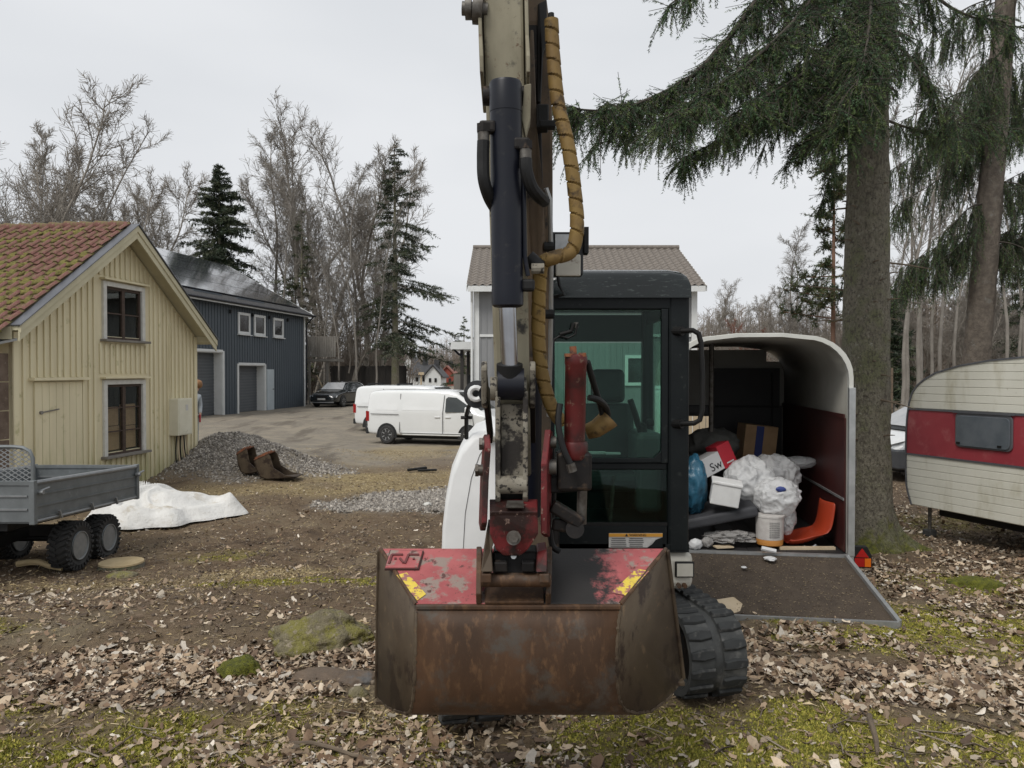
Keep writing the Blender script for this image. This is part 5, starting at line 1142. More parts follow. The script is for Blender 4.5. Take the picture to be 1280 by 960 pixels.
# junk inside, each item its own
def hl_(x, y, z): return ht.matrix_basis @ Vector((x, y, z))
def lump(name, c, size, mat, label, cat, seed, amp=.22, freq=3.0, sub=4, flat=.0, parent=None, ridge=True, crease=0):
    bm = bmesh.new(); bmesh.ops.create_icosphere(bm, subdivisions=sub, radius=1)
    off = Vector((seed * 7.3, seed * 3.1, seed * 1.7))
    for v in bm.verts:
        p = v.co.copy(); n_ = mnoise.fractal(p * freq * .5 + off, 1.0, 2.0, 3); r_ = abs(mnoise.noise(p * freq + off * 2)); r2 = abs(mnoise.noise(p * freq * 2.3 + off))
        k = 1 + amp * n_ + (amp * (.5 - r_ * 2.2) + amp * .5 * (.3 - r2 * 2) if ridge else 0)
        
        if crease: k += crease * (.25 - abs(mnoise.noise(p * freq * 2.2 + off)) * 1.6) + crease * .6 * (.25 - abs(mnoise.noise(p * freq * 5 + off * 3)) * 1.6)
        q = Vector((p.x * size[0], p.y * size[1], p.z * size[2])) * k
        if q.z < -size[2] * flat and flat > 0: q.z = -size[2] * flat + (q.z + size[2] * flat) * .1
        v.co = q + Vector(c)
    me = bpy.data.meshes.new(name); bm.to_mesh(me); bm.free(); me.materials.append(mat); smooth_mesh(me, 75)
    o = bpy.data.objects.new(name, me); C.objects.link(o)
    if parent is not None: o.parent = parent
    if label: tag(o, label, cat)
    return o
FZ = -.06
tb = Matrix.Rotation(R(4), 3, 'Y') @ Matrix.Rotation(R(-12), 3, 'Z')
def ptb(px, py, d): return P(px, py, d)
p = P(893, 650, 8.05); mt = MB().box((p.x, 8.05, .23), (.80, .7, .11), Matrix.Rotation(R(-13), 3, 'Y') @ Matrix.Rotation(R(-8), 3, 'Z')).build('foam_mattress', M['mattress'], bevel=.03, seg=3); tag(mt, 'dark grey mattress slab tilted across the trailer floor', 'mattress')
lump('blue_bag', P(867, 607, 7.95), (.15, .16, .30), M['blueplastic'], 'blue plastic sack at the left side of the horse trailer', 'bag', 1, .16, 2.4)
p = P(890, 578, 8.35); Rb = Matrix.Rotation(R(-24), 3, 'Y') @ Matrix.Rotation(R(18), 3, 'Z')
bx_ = empty('printed_carton', p - Vector((0, 0, .1)), 0, 'white and red printed carton tilted on top of the trailer junk', 'box')
MB().box(p + Rb @ Vector((-.07, 0, 0)), (.26, .22, .20), Rb).build('white_half', M['boxwhite'], bx_, world=True, bevel=.004); MB().box(p + Rb @ Vector((.145, 0, .02)), (.17, .224, .26), Rb).build('red_half', M['boxred'], bx_, world=True, bevel=.004)
text_mesh('lettering', 'Sw', .13, M['ink'], bx_, Matrix.Translation(p + Rb @ Vector((-.03, -.113, -.03))) @ (Rb @ Matrix.Rotation(R(90), 3, 'X')).to_4x4())
MB().box(p + Rb @ Vector((.15, -.115, -.06)), (.09, .004, .014), Rb).build('printed_line', M['boxwhite'], bx_, world=True)
p = P(907, 617, 7.75); Rb = Matrix.Rotation(R(9), 3, 'Y') @ Matrix.Rotation(R(-12), 3, 'Z') @ Matrix.Rotation(R(6), 3, 'X')
fb_ = empty('foam_box', p - Vector((0, 0, .12)), 0, 'white lidded foam box resting on the dark mattress', 'box')
MB().box(p, (.28, .24, .21), Rb).build('box_body', M['foam'], fb_, world=True, bevel=.01); MB().box(p + Rb @ Vector((0, 0, .118)), (.30, .26, .03), Rb).build('lid', M['foam'], fb_, world=True, bevel=.008)
lump('clear_plastic_bag', P(936, 600, 8.15), (.26, .22, .25), M['bagwhite'], 'milky white plastic bag heaped beside the white foam box', 'bag', 2, .11, 1.5, 5, crease=.05)
lump('clear_plastic_bag', P(968, 592, 8.35), (.28, .24, .22), M['bag'], 'big clear crumpled plastic bag at the back of the trailer heap', 'bag', 3, .11, 1.5, 5, crease=.05)
bg3 = lump('plastic_bag', P(972, 622, 7.85), (.24, .20, .20), M['bagwhite'], 'white plastic bag with blue print over the tub', 'bag', 4, .11, 1.5, 5, crease=.05)
lump('blue_print', P(977, 612, 7.66), (.05, .015, .028), M['bagblue'], None, None, 5, .2, 2, 3, parent=bg3)
lump('plastic_bag', P(985, 650, 7.82), (.09, .08, .16), M['bag'], 'small clear bag corner hanging down beside the orange chair', 'bag', 6, .11, 1.5, 5, crease=.05)
lump('plastic_bag', P(1000, 578, 8.6), (.20, .12, .07), M['bag'], 'thin clear plastic flap behind the heap of bags', 'bag', 7, .11, 1.5, 5, crease=.05)
lump('grey_sack', P(890, 560, 9.0), (.32, .25, .22), pmat('grey_sack', (.10, .10, .09), (.06, .06, .055), 5, .8), 'grey cloth sack behind the printed carton', 'sack', 8, .16, 2.5)
p = P(945, 556, 9.6); cb = empty('tall_carton', p - Vector((0, 0, .25)), 0, 'tall brown carton with blue tape stripe at the trailer front', 'box')
MB().box(p, (.40, .35, .50), Matrix.Rotation(R(6), 3, 'Y')).build('carton', M['carton'], cb, world=True, bevel=.005); MB().box(p + Vector((-.02, -.18, 0)), (.09, .01, .49), Matrix.Rotation(R(6), 3, 'Y')).build('tape_stripe', M['bagblue'], cb, world=True)
p = P(963, 681, 7.72); tbx = empty('plastic_tub', (p.x, p.y, p.z), 0, 'white paint tub with orange base below the plastic bags', 'tub')
MB().lathe([(.128, .06), (.132, .065), (.138, .28), (.143, .285), (.143, .30)], p, (0, 0, 1), 26).build('label_sleeve', M['tub'], tbx, world=True, smooth=True); MB().lathe([(.122, 0), (.13, .01), (.131, .06), (.127, .07)], p, (0, 0, 1), 26).build('tub_base', M['tuborange'], tbx, world=True, smooth=True)
lbl = MB()
for i in range(9): 
    a0 = -1.9; zz = .24 - i * .018
    for j in range(6):
        a = a0 + j * .13; c1 = p + Vector((math.cos(a) * .1385, math.sin(a) * .1385, zz)); c2 = p + Vector((math.cos(a + .10) * .1385, math.sin(a + .10) * .1385, zz)); lbl.bar(c1, c2, .004, .004)
lbl = lbl.build('label_print', M['gap'], tbx, world=True); lbl['kind'] = 'stuff'
# orange shell chair lying in the corner
oc = empty('orange_chair', P(1008, 681, 7.85), 0, 'orange plastic shell chair tipped against the maroon wall', 'chair')
prof = [(-.235, .03), (-.20, .012), (-.08, .03), (.03, .07), (.10, .14), (.135, .24), (.15, .36), (.165, .46)]; base = P(1010, 681, 7.85); m = MB(); n_ = 9
for (a, z) in prof:
    for j in range(n_):
        t = j / (n_ - 1) * 2 - 1; m.v.append(base + Vector((a + .05 * t * t * (1 if z > .1 else -.3), t * .20 * (1 - .0 * z), z + (.07 * t ** 4 if z < .1 else 0))))
m.f = [[i * n_ + j, i * n_ + j + 1, (i + 1) * n_ + j + 1, (i + 1) * n_ + j] for i in range(len(prof) - 1) for j in range(n_ - 1)]; m.mi = [0] * len(m.f)
m.build('seat_shell', M['orangeplastic'], oc, world=True, smooth=True, solid=.016, ang=60, sub=1)
MB().tube([base + Vector((-.1, -.18, .02)), base + Vector((-.05, -.19, -.005)), base + Vector((.02, -.17, .03)), base + Vector((.05, -.18, -.004))], .011, 6).build('leg_bracket', M['alloy'], oc, world=True)
lump('crumpled_film', P(915, 672, 7.8), (.26, .18, .07), M['film'], 'crumpled clear film under the dark mattress', 'film', 9, .3, 3, 4, .3)
lump('paper_wad', P(870, 681, 7.6), (.065, .06, .055), M['boxwhite'], 'crumpled white paper wad by the left trailer post', 'paper', 10, .2, 3, 3)
lump('paper_wad', P(884, 678, 7.66), (.06, .05, .05), M['film'], 'small greyish plastic scrap beside the paper wad', 'paper', 11, .25, 3, 3)
q0 = hl_(-.02, -.10, -.025)
tag(MB().tube([P(953, 686, 7.42), P(971, 690, 7.40)], .022, 8).build('paper_roll', M['boxwhite'], smooth=True), 'small white paper roll at the top of the ramp', 'paper')
lump('paper_scrap', P(964, 699, 7.28), (.055, .07, .016), M['boxwhite'], 'torn white paper scrap lying on the ramp mat', 'paper', 12, .25, 3, 3)
lump('paper_scrap', P(931, 710, 7.1), (.028, .03, .010), M['boxwhite'], 'tiny pale paper scrap lying on the ramp mat', 'paper', 13, .25, 3, 2)
tag(MB().box(P(905, 684, 7.62), (.18, .10, .012), Matrix.Rotation(R(10), 3, 'Z')).build('cardboard_piece', M['palewood']), 'flat pale cardboard piece on the trailer floor edge', 'cardboard')
tag(MB().box(P(1010, 686, 7.62), (.55, .05, .03)).build('wooden_lath', M['palewood']), 'pale wooden lath along the trailer floor edge under the chair', 'lath')
p = hl_(-.62, -1.0, 0); tag(MB().box((1.86, 6.45, Hs(1.86, 6.45) + .05), (.20, .22, .05), Matrix.Rotation(R(25), 3, 'Z') @ Matrix.Rotation(R(15), 3, 'X')).build('wood_offcut', M['palewood'], bevel=.01), 'pale wood offcut on the ground beside the ramp edge', 'offcut')
# pale slatted fence seen through the trailer's front hatch
f0 = P(848, 0, 14); board_fence('slat_fence', (f0.x + .02, 14, 0), (f0.x + 1.6, 14.2, 0), -.6, 1.55, .125, M['palewood'], 'pale new wood board fence seen through the horse trailer hatch', 1.8, gap=.02)

# ------------------------------------------------------------------ caravan
CV = Vector((5.47, 10.45, 0)); ec = Vector((.342, -.94, 0)).normalized(); nc = Vector((-ec.y, ec.x, 0))    # nc points away behind
if nc.y < 0: nc = -nc
van_c = empty('caravan', CV + ec * 2.1 + nc * 1.0 + Vector((0, 0, -.6)), 0, 'white caravan with red band and grey window on the leaf litter', 'caravan')
def cp(s, z, o=0): return CV + ec * s + nc * o + Vector((0, 0, z))
LEN = 4.3
left = [(-.02, -.11), (-.07, .02), (-.105, .14), (-.115, .35), (-.12, .65), (-.115, .9), (-.10, 1.1), (-.07, 1.28), (-.02, 1.42), (.06, 1.52), (.17, 1.60), (.35, 1.69), (.70, 1.78), (1.1, 1.84), (1.54, 1.875), (2.15, 1.90)]
prof = left + [(LEN - s, z) for s, z in left[-2::-1]]
def sleft(z):
    for (s0, z0), (s1, z1) in zip(left, left[1:]):
        if z0 <= z <= z1: return s0 + (s1 - s0) * (z - z0) / max(1e-6, z1 - z0)
    return left[-1][0]
m = MB(); m.prism([cp(s, z, .012) for s, z in prof], nc * 1.98); m.build('body', M['cwhite'], van_c, world=True, smooth=True, ang=40)
def siding(z0, z1, mat, name, gap=.004, th=.014):
    zs = [z0 + gap / 2 + (z1 - z0 - gap) * i / 3 for i in range(4)]; L_ = [cp(sleft(z) + .004, z, 0) for z in zs]; R_ = [cp(LEN - sleft(z) - .004, z, 0) for z in zs]
    m = MB(); poly = L_ + R_[::-1]; m.prism([p - nc * .002 for p in poly], nc * th); return m.build(name, mat, van_c, world=True, bevel=.004, seg=1)
z = -.105
while z < .56: siding(z, min(z + .098, .575), M['cwhite'], 'siding_strip'); z += .098
band = siding(.585, 1.19, M['cred'], 'red_band')
for z in (.578, 1.196): MB().bar(cp(sleft(z), z, -.008), cp(LEN - sleft(z), z, -.008), .016, .022).build('trim_strip', M['greymetal'], van_c, world=True)
z = 1.21
while z < 1.86: siding(z, min(z + .098, 1.885), M['cwhite'], 'siding_strip'); z += .098
m = MB()
for (s0, z0), (s1, z1) in zip(prof, prof[1:]): m.bar(cp(s0, z0, -.005), cp(s1, z1, -.005), .02, .02, up=nc)
m.build('edge_trim', M['greymetal'], van_c, world=True)
def rr(s0, s1, z0, z1, r, o):
    pts = []
    for cx_, cz_, a0 in ((s1 - r, z1 - r, 0), (s0 + r, z1 - r, 90), (s0 + r, z0 + r, 180), (s1 - r, z0 + r, 270)):
        for i in range(5): a = R(a0 + 22.5 * i); pts.append(cp(cx_ + r * math.cos(a), cz_ + r * math.sin(a), o))
    return pts
for s0 in (.66, 2.3):
    wn = MB().prism(rr(s0, s0 + .77, .745, 1.185, .07, -.006), nc * -.02).build('window', M['greymetal'], van_c, world=True, bevel=.005)
    MB().prism(rr(s0 + .025, s0 + .745, .765, 1.15, .06, -.027), nc * -.015).build('pane', M['acryl'], wn, world=True, bevel=.006); MB().box(cp(s0 + .385, 1.19, -.03), (.82, .02, .02), Matrix.Rotation(math.atan2(ec.y, ec.x), 3, 'Z')).build('rain_rail', M['greymetal'], wn, world=True)
    for q in (.06, .62): MB().box(cp(s0 + q, .80, -.045), (.05, .012, .025), Matrix.Rotation(math.atan2(ec.y, ec.x), 3, 'Z')).build('window_catch', M['black'], wn, world=True)
Rc = Matrix.Rotation(math.atan2(ec.y, ec.x), 3, 'Z')
MB().box(cp(2.0, -.17, 1.0), (3.6, 1.5, .14), Rc).build('chassis', M['black'], van_c, world=True)
for o_ in (.12, 1.9):
    w_ = MB().lathe([(.19, -.08), (.30, -.08), (.31, 0), (.30, .08), (.19, .08), (.02, .05)], cp(2.6, -.30, o_), -nc, 22).build('wheel', M['tyre'], van_c, world=True, smooth=True); MB().lathe([(.19, .06), (.15, .03), (.001, .05)], cp(2.6, -.30, o_), -nc, 18).build('rim', M['alloy'], w_, world=True, smooth=True)
    g0 = Hs(*cp(.12, 0, o_ + .05).xy)
    lg = MB().cyl(cp(.12, -.12, o_ + .05), cp(.12, g0 + .02, o_ + .05), .024, 8).build('corner_leg', M['steel'], van_c, world=True); MB().box(cp(.12, g0 + .05, o_ + .05), (.14, .12, .10), Rc).build('foot', M['tyre'], lg, world=True, bevel=.02)
board_fence('panel_fence', (P(1088, 0, 24).x, 24, 0), (P(1124, 0, 24).x, 24.4, 0), -.5, CAMZ + (465 - 458) / 960 * 24, .26, M['brownwood'], 'brown horizontal board fence panel between spruce trunk and caravan', 1.0, horizontal=True)
# ------------------------------------------------------------------ excavator
ex = empty('mini_excavator', (.45, 5.0, -.2), 0, 'white compact excavator with dark cab, raised arm and rusty bucket', 'excavator')
def X_(mb, name, mat, parent=None, **k): return mb.build(name, M[mat] if isinstance(mat, str) else mat, parent or ex, world=True, **k)
# --- tracks
TY = R(11); fwd = Vector((math.sin(TY), -math.cos(TY), 0)); sid = Vector((math.cos(TY), math.sin(TY), 0)); upv = Vector((0, 0, 1))
TLn, THt, TWd = 2.0, .47, .33
def loop_pts(n):
    """rounded track loop, list of (along, up, tangent angle)"""
    r = THt / 2; st = TLn - 2 * r; per = 2 * st + 2 * math.pi * r; o_ = []
    for i in range(n):
        d = per * i / n
        if d < st: o_.append((-st / 2 + d, -r, 0.0))
        elif d < st + math.pi * r: a = (d - st) / r; o_.append((st / 2 + r * math.sin(a), -r * math.cos(a), a))
        elif d < 2 * st + math.pi * r: o_.append((st / 2 - (d - st - math.pi * r), r, math.pi))
        else: a = (d - 2 * st - math.pi * r) / r; o_.append((-st / 2 - r * math.sin(a), r * math.cos(a), math.pi + a))
    return o_
lugv = None
def track(front, zc):
    c0 = front - fwd * (TLn / 2) ; c0 = Vector((c0.x, c0.y, zc))
    def tp(al, up, s): return c0 + fwd * al + upv * up + sid * s
    lp = loop_pts(64); m = MB()
    prof = [(-TWd / 2, 0), (-.03, 0), (-.025, -.012), (.025, -.012), (.03, 0), (TWd / 2, 0), (TWd / 2, -.035), (-TWd / 2, -.035)]
    n_ = len(prof)
    for al, up, a in lp:
        nx_, nz_ = math.sin(a), -math.cos(a)
        for s, h in prof: m.v.append(tp(al + nx_ * h, up + nz_ * h, s))
    k = len(lp); m.f = [[i * n_ + j, i * n_ + (j + 1) % n_, ((i + 1) % k) * n_ + (j + 1) % n_, ((i + 1) % k) * n_ + j] for i in range(k) for j in range(n_)]; m.mi = [0] * len(m.f)
    t = X_(m, 'track', 'rubber', smooth=True, ang=50)
    global lugv
    if lugv is None:
        lm = MB(); L_ = .145
        for sg in (1,): lm.add([(0, -.036, 0), (L_ * .55, -.036, 0), (L_, -.022, 0), (L_, .022, 0), (L_ * .5, .030, 0), (0, .018, 0), (.006, -.028, .018), (L_ * .55, -.028, .018), (L_ - .008, -.017, .017), (L_ - .008, .016, .017), (L_ * .5, .023, .018), (.006, .012, .018)],
            [tuple(range(6))[::-1], tuple(range(6, 12))] + [(i, (i + 1) % 6, 6 + (i + 1) % 6, 6 + i) for i in range(6)])
        o_ = lm.build('lug', M['lug'], None, bevel=.003, seg=1); lugv = o_.data; bpy.data.objects.remove(o_)
    npit = 44; inv = wm(t).inverted(); lp2 = loop_pts(npit * 2)
    for i in range(npit):
        for sg in (-1, 1):
            al, up, a = lp2[(2 * i + (0 if sg < 0 else 1)) % (2 * npit)]
            tan = fwd * math.cos(a) + upv * math.sin(a); nrm_ = fwd * math.sin(a) - upv * math.cos(a); xax = sid * sg
            yv = nrm_.cross(xax); o_ = bpy.data.objects.new('lug', lugv); C.objects.link(o_); o_.parent = t
            md = o_.modifiers.new('bevel', 'BEVEL'); md.width = .003; md.segments = 1
            o_.matrix_basis = inv @ (Matrix.Translation(tp(al, up, sg * .025) - nrm_ * .002) @ Matrix((xax, yv, nrm_)).transposed().to_4x4())
    for i in range(npit):
        al, up, a = lp2[2 * i]; nrm_ = fwd * math.sin(a) - upv * math.cos(a)
    # idler, sprocket, rollers, frame
    for al, r_ in ((TLn / 2 - THt / 2, .185), (-TLn / 2 + THt / 2, .185)):
        X_(MB().cyl(tp(al, 0, -.07), tp(al, 0, .07), r_, 24), 'idler_wheel', 'arm_dark', t, smooth=True)
    for i in range(4): X_(MB().cyl(tp(-.5 + i * .33, -.14, -.08), tp(-.5 + i * .33, -.14, .08), .058, 14), 'roller', 'arm_dark', t, smooth=True)
    X_(MB().box(tp(0, .0, 0), (.16, 1.35, .16), Matrix.Rotation(TY, 3, 'Z')), 'track_frame', 'black', t, bevel=.02)
fr_r = Vector((1.145, 4.20, 0)); fr_l = fr_r - sid * 1.36
track(fr_r, -.165 + THt / 2 + .012); track(Vector((fr_l.x, fr_l.y, 0)), -.19 + THt / 2 + .012)
uc = (fr_r + fr_l) / 2 - fwd * 1.0
X_(MB().box((uc.x, uc.y, .16), (1.1, .9, .16), Matrix.Rotation(TY, 3, 'Z')), 'car_body', 'black', bevel=.03)
X_(MB().cyl((uc.x, uc.y, .24), (uc.x, uc.y, .40), .42, 32), 'slew_ring', 'arm_dark', smooth=True)
# --- upper structure
X_(MB().box((.34, 5.55, .46), (1.30, 1.6, .12)), 'platform', 'black', bevel=.02)
bd = MB(); bd.box((.60, 5.45, .50), (.99, 1.70, .23)); X_(bd, 'lower_body', 'white_dirty', bevel=.05, seg=3)
X_(MB().box((1.035, 4.592, .515), (.115, .02, .095)), 'side_lamp', 'black', bevel=.006); X_(MB().box((1.035, 4.580, .515), (.095, .012, .075)), 'lamp_lens', 'white_dirty')
for xx in (1.0, 1.035): X_(MB().cyl((xx, 4.60, .42), (xx, 4.57, .42), .014, 10), 'hose_fitting', 'rust')
# right-hand hood (picture left): rounded white cover
hd = MB(); n_ = 14; secs = [(4.61, .955), (4.625, .985), (4.68, 1.0), (4.95, 1.03), (5.6, 1.05), (6.1, .98), (6.3, .8)]
hp_ = [(-.425, .36), (-.432, .55), (-.425, .75), (-.405, .93), (-.37, 1.10), (-.315, 1.235), (-.24, 1.325), (-.14, 1.365), (.0, 1.38), (.16, 1.38), (.18, 1.36), (.18, .36)]
for yy, sc_ in secs:
    for x, z in hp_: hd.v.append(Vector((.18 + (x - .18) * sc_, yy, .36 + (z - .36) * (sc_ if sc_ < 1 else 1))))
n_ = len(hp_); k = len(secs); hd.f = [[i * n_ + j, i * n_ + (j + 1) % n_, (i + 1) * n_ + (j + 1) % n_, (i + 1) * n_ + j] for i in range(k - 1) for j in range(n_)] + [list(range(n_)), [(k - 1) * n_ + j for j in range(n_)]]; hd.mi = [0] * len(hd.f)
X_(hd, 'engine_hood', 'white', smooth=True, ang=80)
sm = MB(); sp_ = [(-.330, .40), (-.336, .6), (-.322, .85), (-.285, 1.06), (-.235, 1.2), (-.18, 1.28)]
for (a, z0), (b, z1) in zip(sp_, sp_[1:]): sm.bar((a + .04, 4.609, z0), (b + .04, 4.609, z1), .003, .003, up=(0, 1, 0))
X_(sm, 'hood_seam', 'gap')
X_(MB().box((-.13, 4.60, 1.30), (.09, .03, .03)), 'hood_catch', 'white_dirty', bevel=.006)
# round mirror on a stalk
mr = X_(MB().lathe([(.001, -.02), (.075, -.02), (.08, 0), (.078, .02), (.001, .03)], P(597, 493, 4.35), (-.35, -1, .1), 24), 'mirror', 'plastic', smooth=True)
cm = P(595, 492, 4.31); X_(MB().tube([cm + Vector((.034 * math.cos(a_), -.01, .034 * math.sin(a_))) for a_ in [R(50 + 26 * i) for i in range(11)]], .015, 8), 'white_ring', 'white', mr, smooth=True)
X_(MB().tube([P(583, 548, 4.7), P(583, 519, 4.6), P(586, 508, 4.5), P(597, 496, 4.4)], .013, 8), 'mirror_stalk', 'black', smooth=True)
X_(MB().tube([P(576, 522, 4.6), P(590, 522, 4.6)], .011, 6), 'stalk_clamp', 'black')
# --- cab
CX0, CX1, CY0, CY1, CZ0, CZ1 = .20, 1.06, 4.58, 5.85, .615, 2.29
cab = X_(MB().box(((CX0 + CX1) / 2, (CY0 + CY1) / 2, .645), (CX1 - CX0, CY1 - CY0 - .004, .05)), 'cab', 'cab')
def pil(x, y, wx, wy, z0=CZ0, z1=CZ1 - .1): X_(MB().box((x, y, (z0 + z1) / 2), (wx, wy, z1 - z0)), 'pillar', 'cab', cab, bevel=.02, seg=2)
pil(CX1 - .065, CY0 + .05, .13, .10); pil(CX0 + .02, CY0 + .05, .04, .10); pil(CX1 - .04, CY1 - .05, .08, .10); pil(CX0 + .04, CY1 - .05, .08, .10)
X_(MB().box(((CX0 + CX1) / 2 - .03, CY0 + .05, .70), (CX1 - CX0 - .2, .096, .17)), 'front_sill', 'cab', cab, bevel=.012)
X_(MB().box(((CX0 + CX1) / 2 - .03, CY0 + .05, 1.135), (CX1 - CX0 - .2, .07, .045)), 'window_bar', 'cab', cab, bevel=.008)
X_(MB().box(((CX0 + CX1) / 2, CY0 + .05, 2.13), (CX1 - CX0 - .06, .092, .12)), 'head_rail', 'cab', cab, bevel=.012)
# roof: rounded glossy shell
rf = MB(); rpf = [(0, 0), (.0, .10), (.015, .135), (.05, .155), (.12, .165)]; full = rpf + [(CX1 - CX0 - x, z) for x, z in rpf[::-1]]
for yy, dz in ((CY0 - .035, -.075), (CY0 - .03, -.03), (CY0 + .03, .0), (CY0 + .12, .018), (CY0 + .7, .028), (CY1, .0), (CY1 + .03, -.06)):
    for x, z in full: rf.v.append(Vector((CX0 + x, yy, 2.14 + max(0, z + (dz if z > .03 else 0)))))
n_ = len(full); k = 7; rf.f = [[i * n_ + j, i * n_ + (j + 1) % n_, (i + 1) * n_ + (j + 1) % n_, (i + 1) * n_ + j] for i in range(k - 1) for j in range(n_)] + [list(range(n_)), [(k - 1) * n_ + j for j in range(n_)]]; rf.mi = [0] * len(rf.f)
X_(rf, 'cab_roof', 'cabroof', cab, smooth=True, ang=60)
# side walls: glazed above, panelled below
for x in (CX0 + .02, CX1 - .03):
    X_(MB().box((x, (CY0 + CY1) / 2, .93), (.03, CY1 - CY0 - .2, .52)), 'side_panel', 'cab', cab, bevel=.01)
    X_(MB().box((x, (CY0 + CY1) / 2, 1.64), (.008, CY1 - CY0 - .2, .90)), 'side_glass', 'cabglass', cab)
    X_(MB().box((x, (CY0 + CY1) / 2, 2.10), (.04, CY1 - CY0 - .2, .08)), 'side_rail', 'cab', cab)
# back wall: panel below, big window above
X_(MB().box(((CX0 + CX1) / 2, CY1 - .03, .93), (CX1 - CX0 - .16, .03, .55)), 'back_panel', 'cab', cab)
X_(MB().box(((CX0 + CX1) / 2, CY1 - .03, 1.56), (CX1 - CX0 - .16, .008, .72)), 'rear_glass', 'cabglass', cab)
X_(MB().box(((CX0 + CX1) / 2, CY1 - .03, 2.03), (CX1 - CX0 - .16, .04, .20)), 'back_rail', 'cab', cab)
# front glass, upper with chamfered corner frame, and lower
gx0, gx1 = CX0 + .04, CX1 - .13
X_(MB().box(((gx0 + gx1) / 2, CY0 + .02, 1.615), (gx1 - gx0, .008, .92)), 'front_glass', 'cabglass', cab)
X_(MB().box(((gx0 + gx1) / 2, CY0 + .03, .95), (gx1 - gx0, .008, .33)), 'lower_glass', 'cabglass', cab)
sf = MB(); sf.box((gx1 - .02, CY0 + .012, 1.615), (.04, .035, .92)); sf.prism([(gx1 - .04, CY0 - .004, 1.16), (gx1 - .04, CY0 - .004, 1.23), (gx1 - .11, CY0 - .004, 1.16)], (0, .03, 0)); sf.box(((gx0 + gx1) / 2 - .02, CY0 + .012, 1.172), (gx1 - gx0 - .04, .03, .03))
X_(sf, 'sash_frame', 'cab', cab, bevel=.004); X_(MB().box(((gx0 + gx1) / 2, CY0 + .012, .79), (gx1 - gx0, .03, .018)), 'glass_bead', 'black', cab)
# interior
st_ = X_(MB().box((.66, 5.42, 1.22), (.40, .12, .52), Matrix.Rotation(R(-8), 3, 'X')), 'seat', 'seat', cab, bevel=.05, seg=3); X_(MB().box((.68, 5.46, 1.60), (.24, .10, .24), Matrix.Rotation(R(-6), 3, 'X')), 'headrest', 'seat', st_, bevel=.04, seg=3); X_(MB().box((.66, 5.2, .98), (.44, .46, .13)), 'seat_cushion', 'seat', st_, bevel=.05, seg=3)
cn = X_(MB().box((.885, 5.12, 1.05), (.17, .42, .52)), 'console', pmat('grey_console', (.07, .075, .075), (.05, .055, .055), 6, .5), cab, bevel=.04, seg=3)
X_(MB().tube([(.84, 5.0, 1.30), (.80, 4.98, 1.42), (.765, 4.97, 1.52)], [.018, .022, .020], 8), 'joystick', 'black', cn, smooth=True); X_(MB().lathe([(.03, 0), (.03, .05), (.012, .07)], (.85, 5.0, 1.30), (0, 0, 1), 12), 'gaiter', 'black', cn, smooth=True); X_(MB().box((.90, 5.0, 1.37), (.05, .05, .05)), 'control_knob', 'black', cn, bevel=.015)
for xx in (.42, .62): X_(MB().cyl((xx, 4.85, .70), (xx + .02, 4.82, 1.05), .012, 8), 'travel_lever', 'steel', cab, smooth=True)
X_(MB().box((.5, 4.75, 1.20), (.16, .06, .012)).box((.62, 4.72, 1.20), (.09, .05, .01)), 'papers', 'sticker', cab)
X_(MB().tube([P(722, 405, 4.56), P(719, 418, 4.56), P(710, 423, 4.56), P(700, 420, 4.56), P(693, 424, 4.56), P(689, 440, 4.56), P(692, 452, 4.56), P(689, 460, 4.56)], .007, 6), 'lamp_cable', 'hosedark', cab, smooth=True)
X_(MB().cyl(P(720, 403, 4.57), P(720, 410, 4.57), .014, 10), 'cable_plug', 'steel', cab); X_(MB().tube([P(700, 418, 4.56), P(714, 414, 4.56), P(717, 404, 4.56)], .012, 8), 'wiper_pivot', 'black', cab)
# grab rail
hr = [P(848, 414, 4.56), P(866, 413, 4.50), P(873, 417, 4.50), P(876, 428, 4.50), P(878, 470, 4.50), P(878, 512, 4.50), P(875, 525, 4.50), P(868, 529, 4.50), P(848, 530, 4.56)]
g_ = X_(MB().tube(hr, .0155, 10), 'grab_rail', 'black', cab, smooth=True); [X_(MB().cyl(P(842, yy, 4.6), P(853, yy, 4.55), .028, 12), 'rail_mount', 'black', g_) for yy in (414, 530)]
# warning sticker on the front sill
p = P(795, 676, 4.575); stk = X_(MB().box(p, (.32, .006, .085)), 'warning_sticker', 'sticker', cab); X_(MB().box(p + Vector((0, -.0045, .032)), (.32, .004, .020)), 'orange_header', 'orange', stk)
text_mesh('lettering', 'WARNING', .021, M['ink'], stk, Matrix.Translation(p + Vector((.012, -.0075, .032))) @ Matrix.Rotation(R(90), 4, 'X'), .0006)
MB_ = MB().prism([p + Vector((-.065, -.008, .025)), p + Vector((-.045, -.008, .025)), p + Vector((-.055, -.008, .041))], (0, .001, 0)); X_(MB_, 'hazard_triangle', 'ink', stk)
tl = MB()
for i in range(5):
    zz = p.z + .012 - i * .0115
    for x0, x1 in ((-.15, -.055), (-.045, .05)): tl.box((p.x + (x0 + x1) / 2, p.y - .005, zz), (x1 - x0 - random.random() * .02, .002, .0035))
o = X_(tl, 'small_print', 'gap', stk); o['kind'] = 'stuff'
X_(MB().prism([p + Vector((.07, -.006, -.042)), p + Vector((.161, -.006, -.042)), p + Vector((.161, -.006, .02)), p + Vector((.12, -.006, .005)), p + Vector((.10, -.006, -.02))], (0, -.003, 0)), 'torn_patch', 'cab', stk)
X_(MB().box((.24, 4.60, 1.42), (.03, .03, 1.5)), 'cab_edge_strip', 'cab', cab)

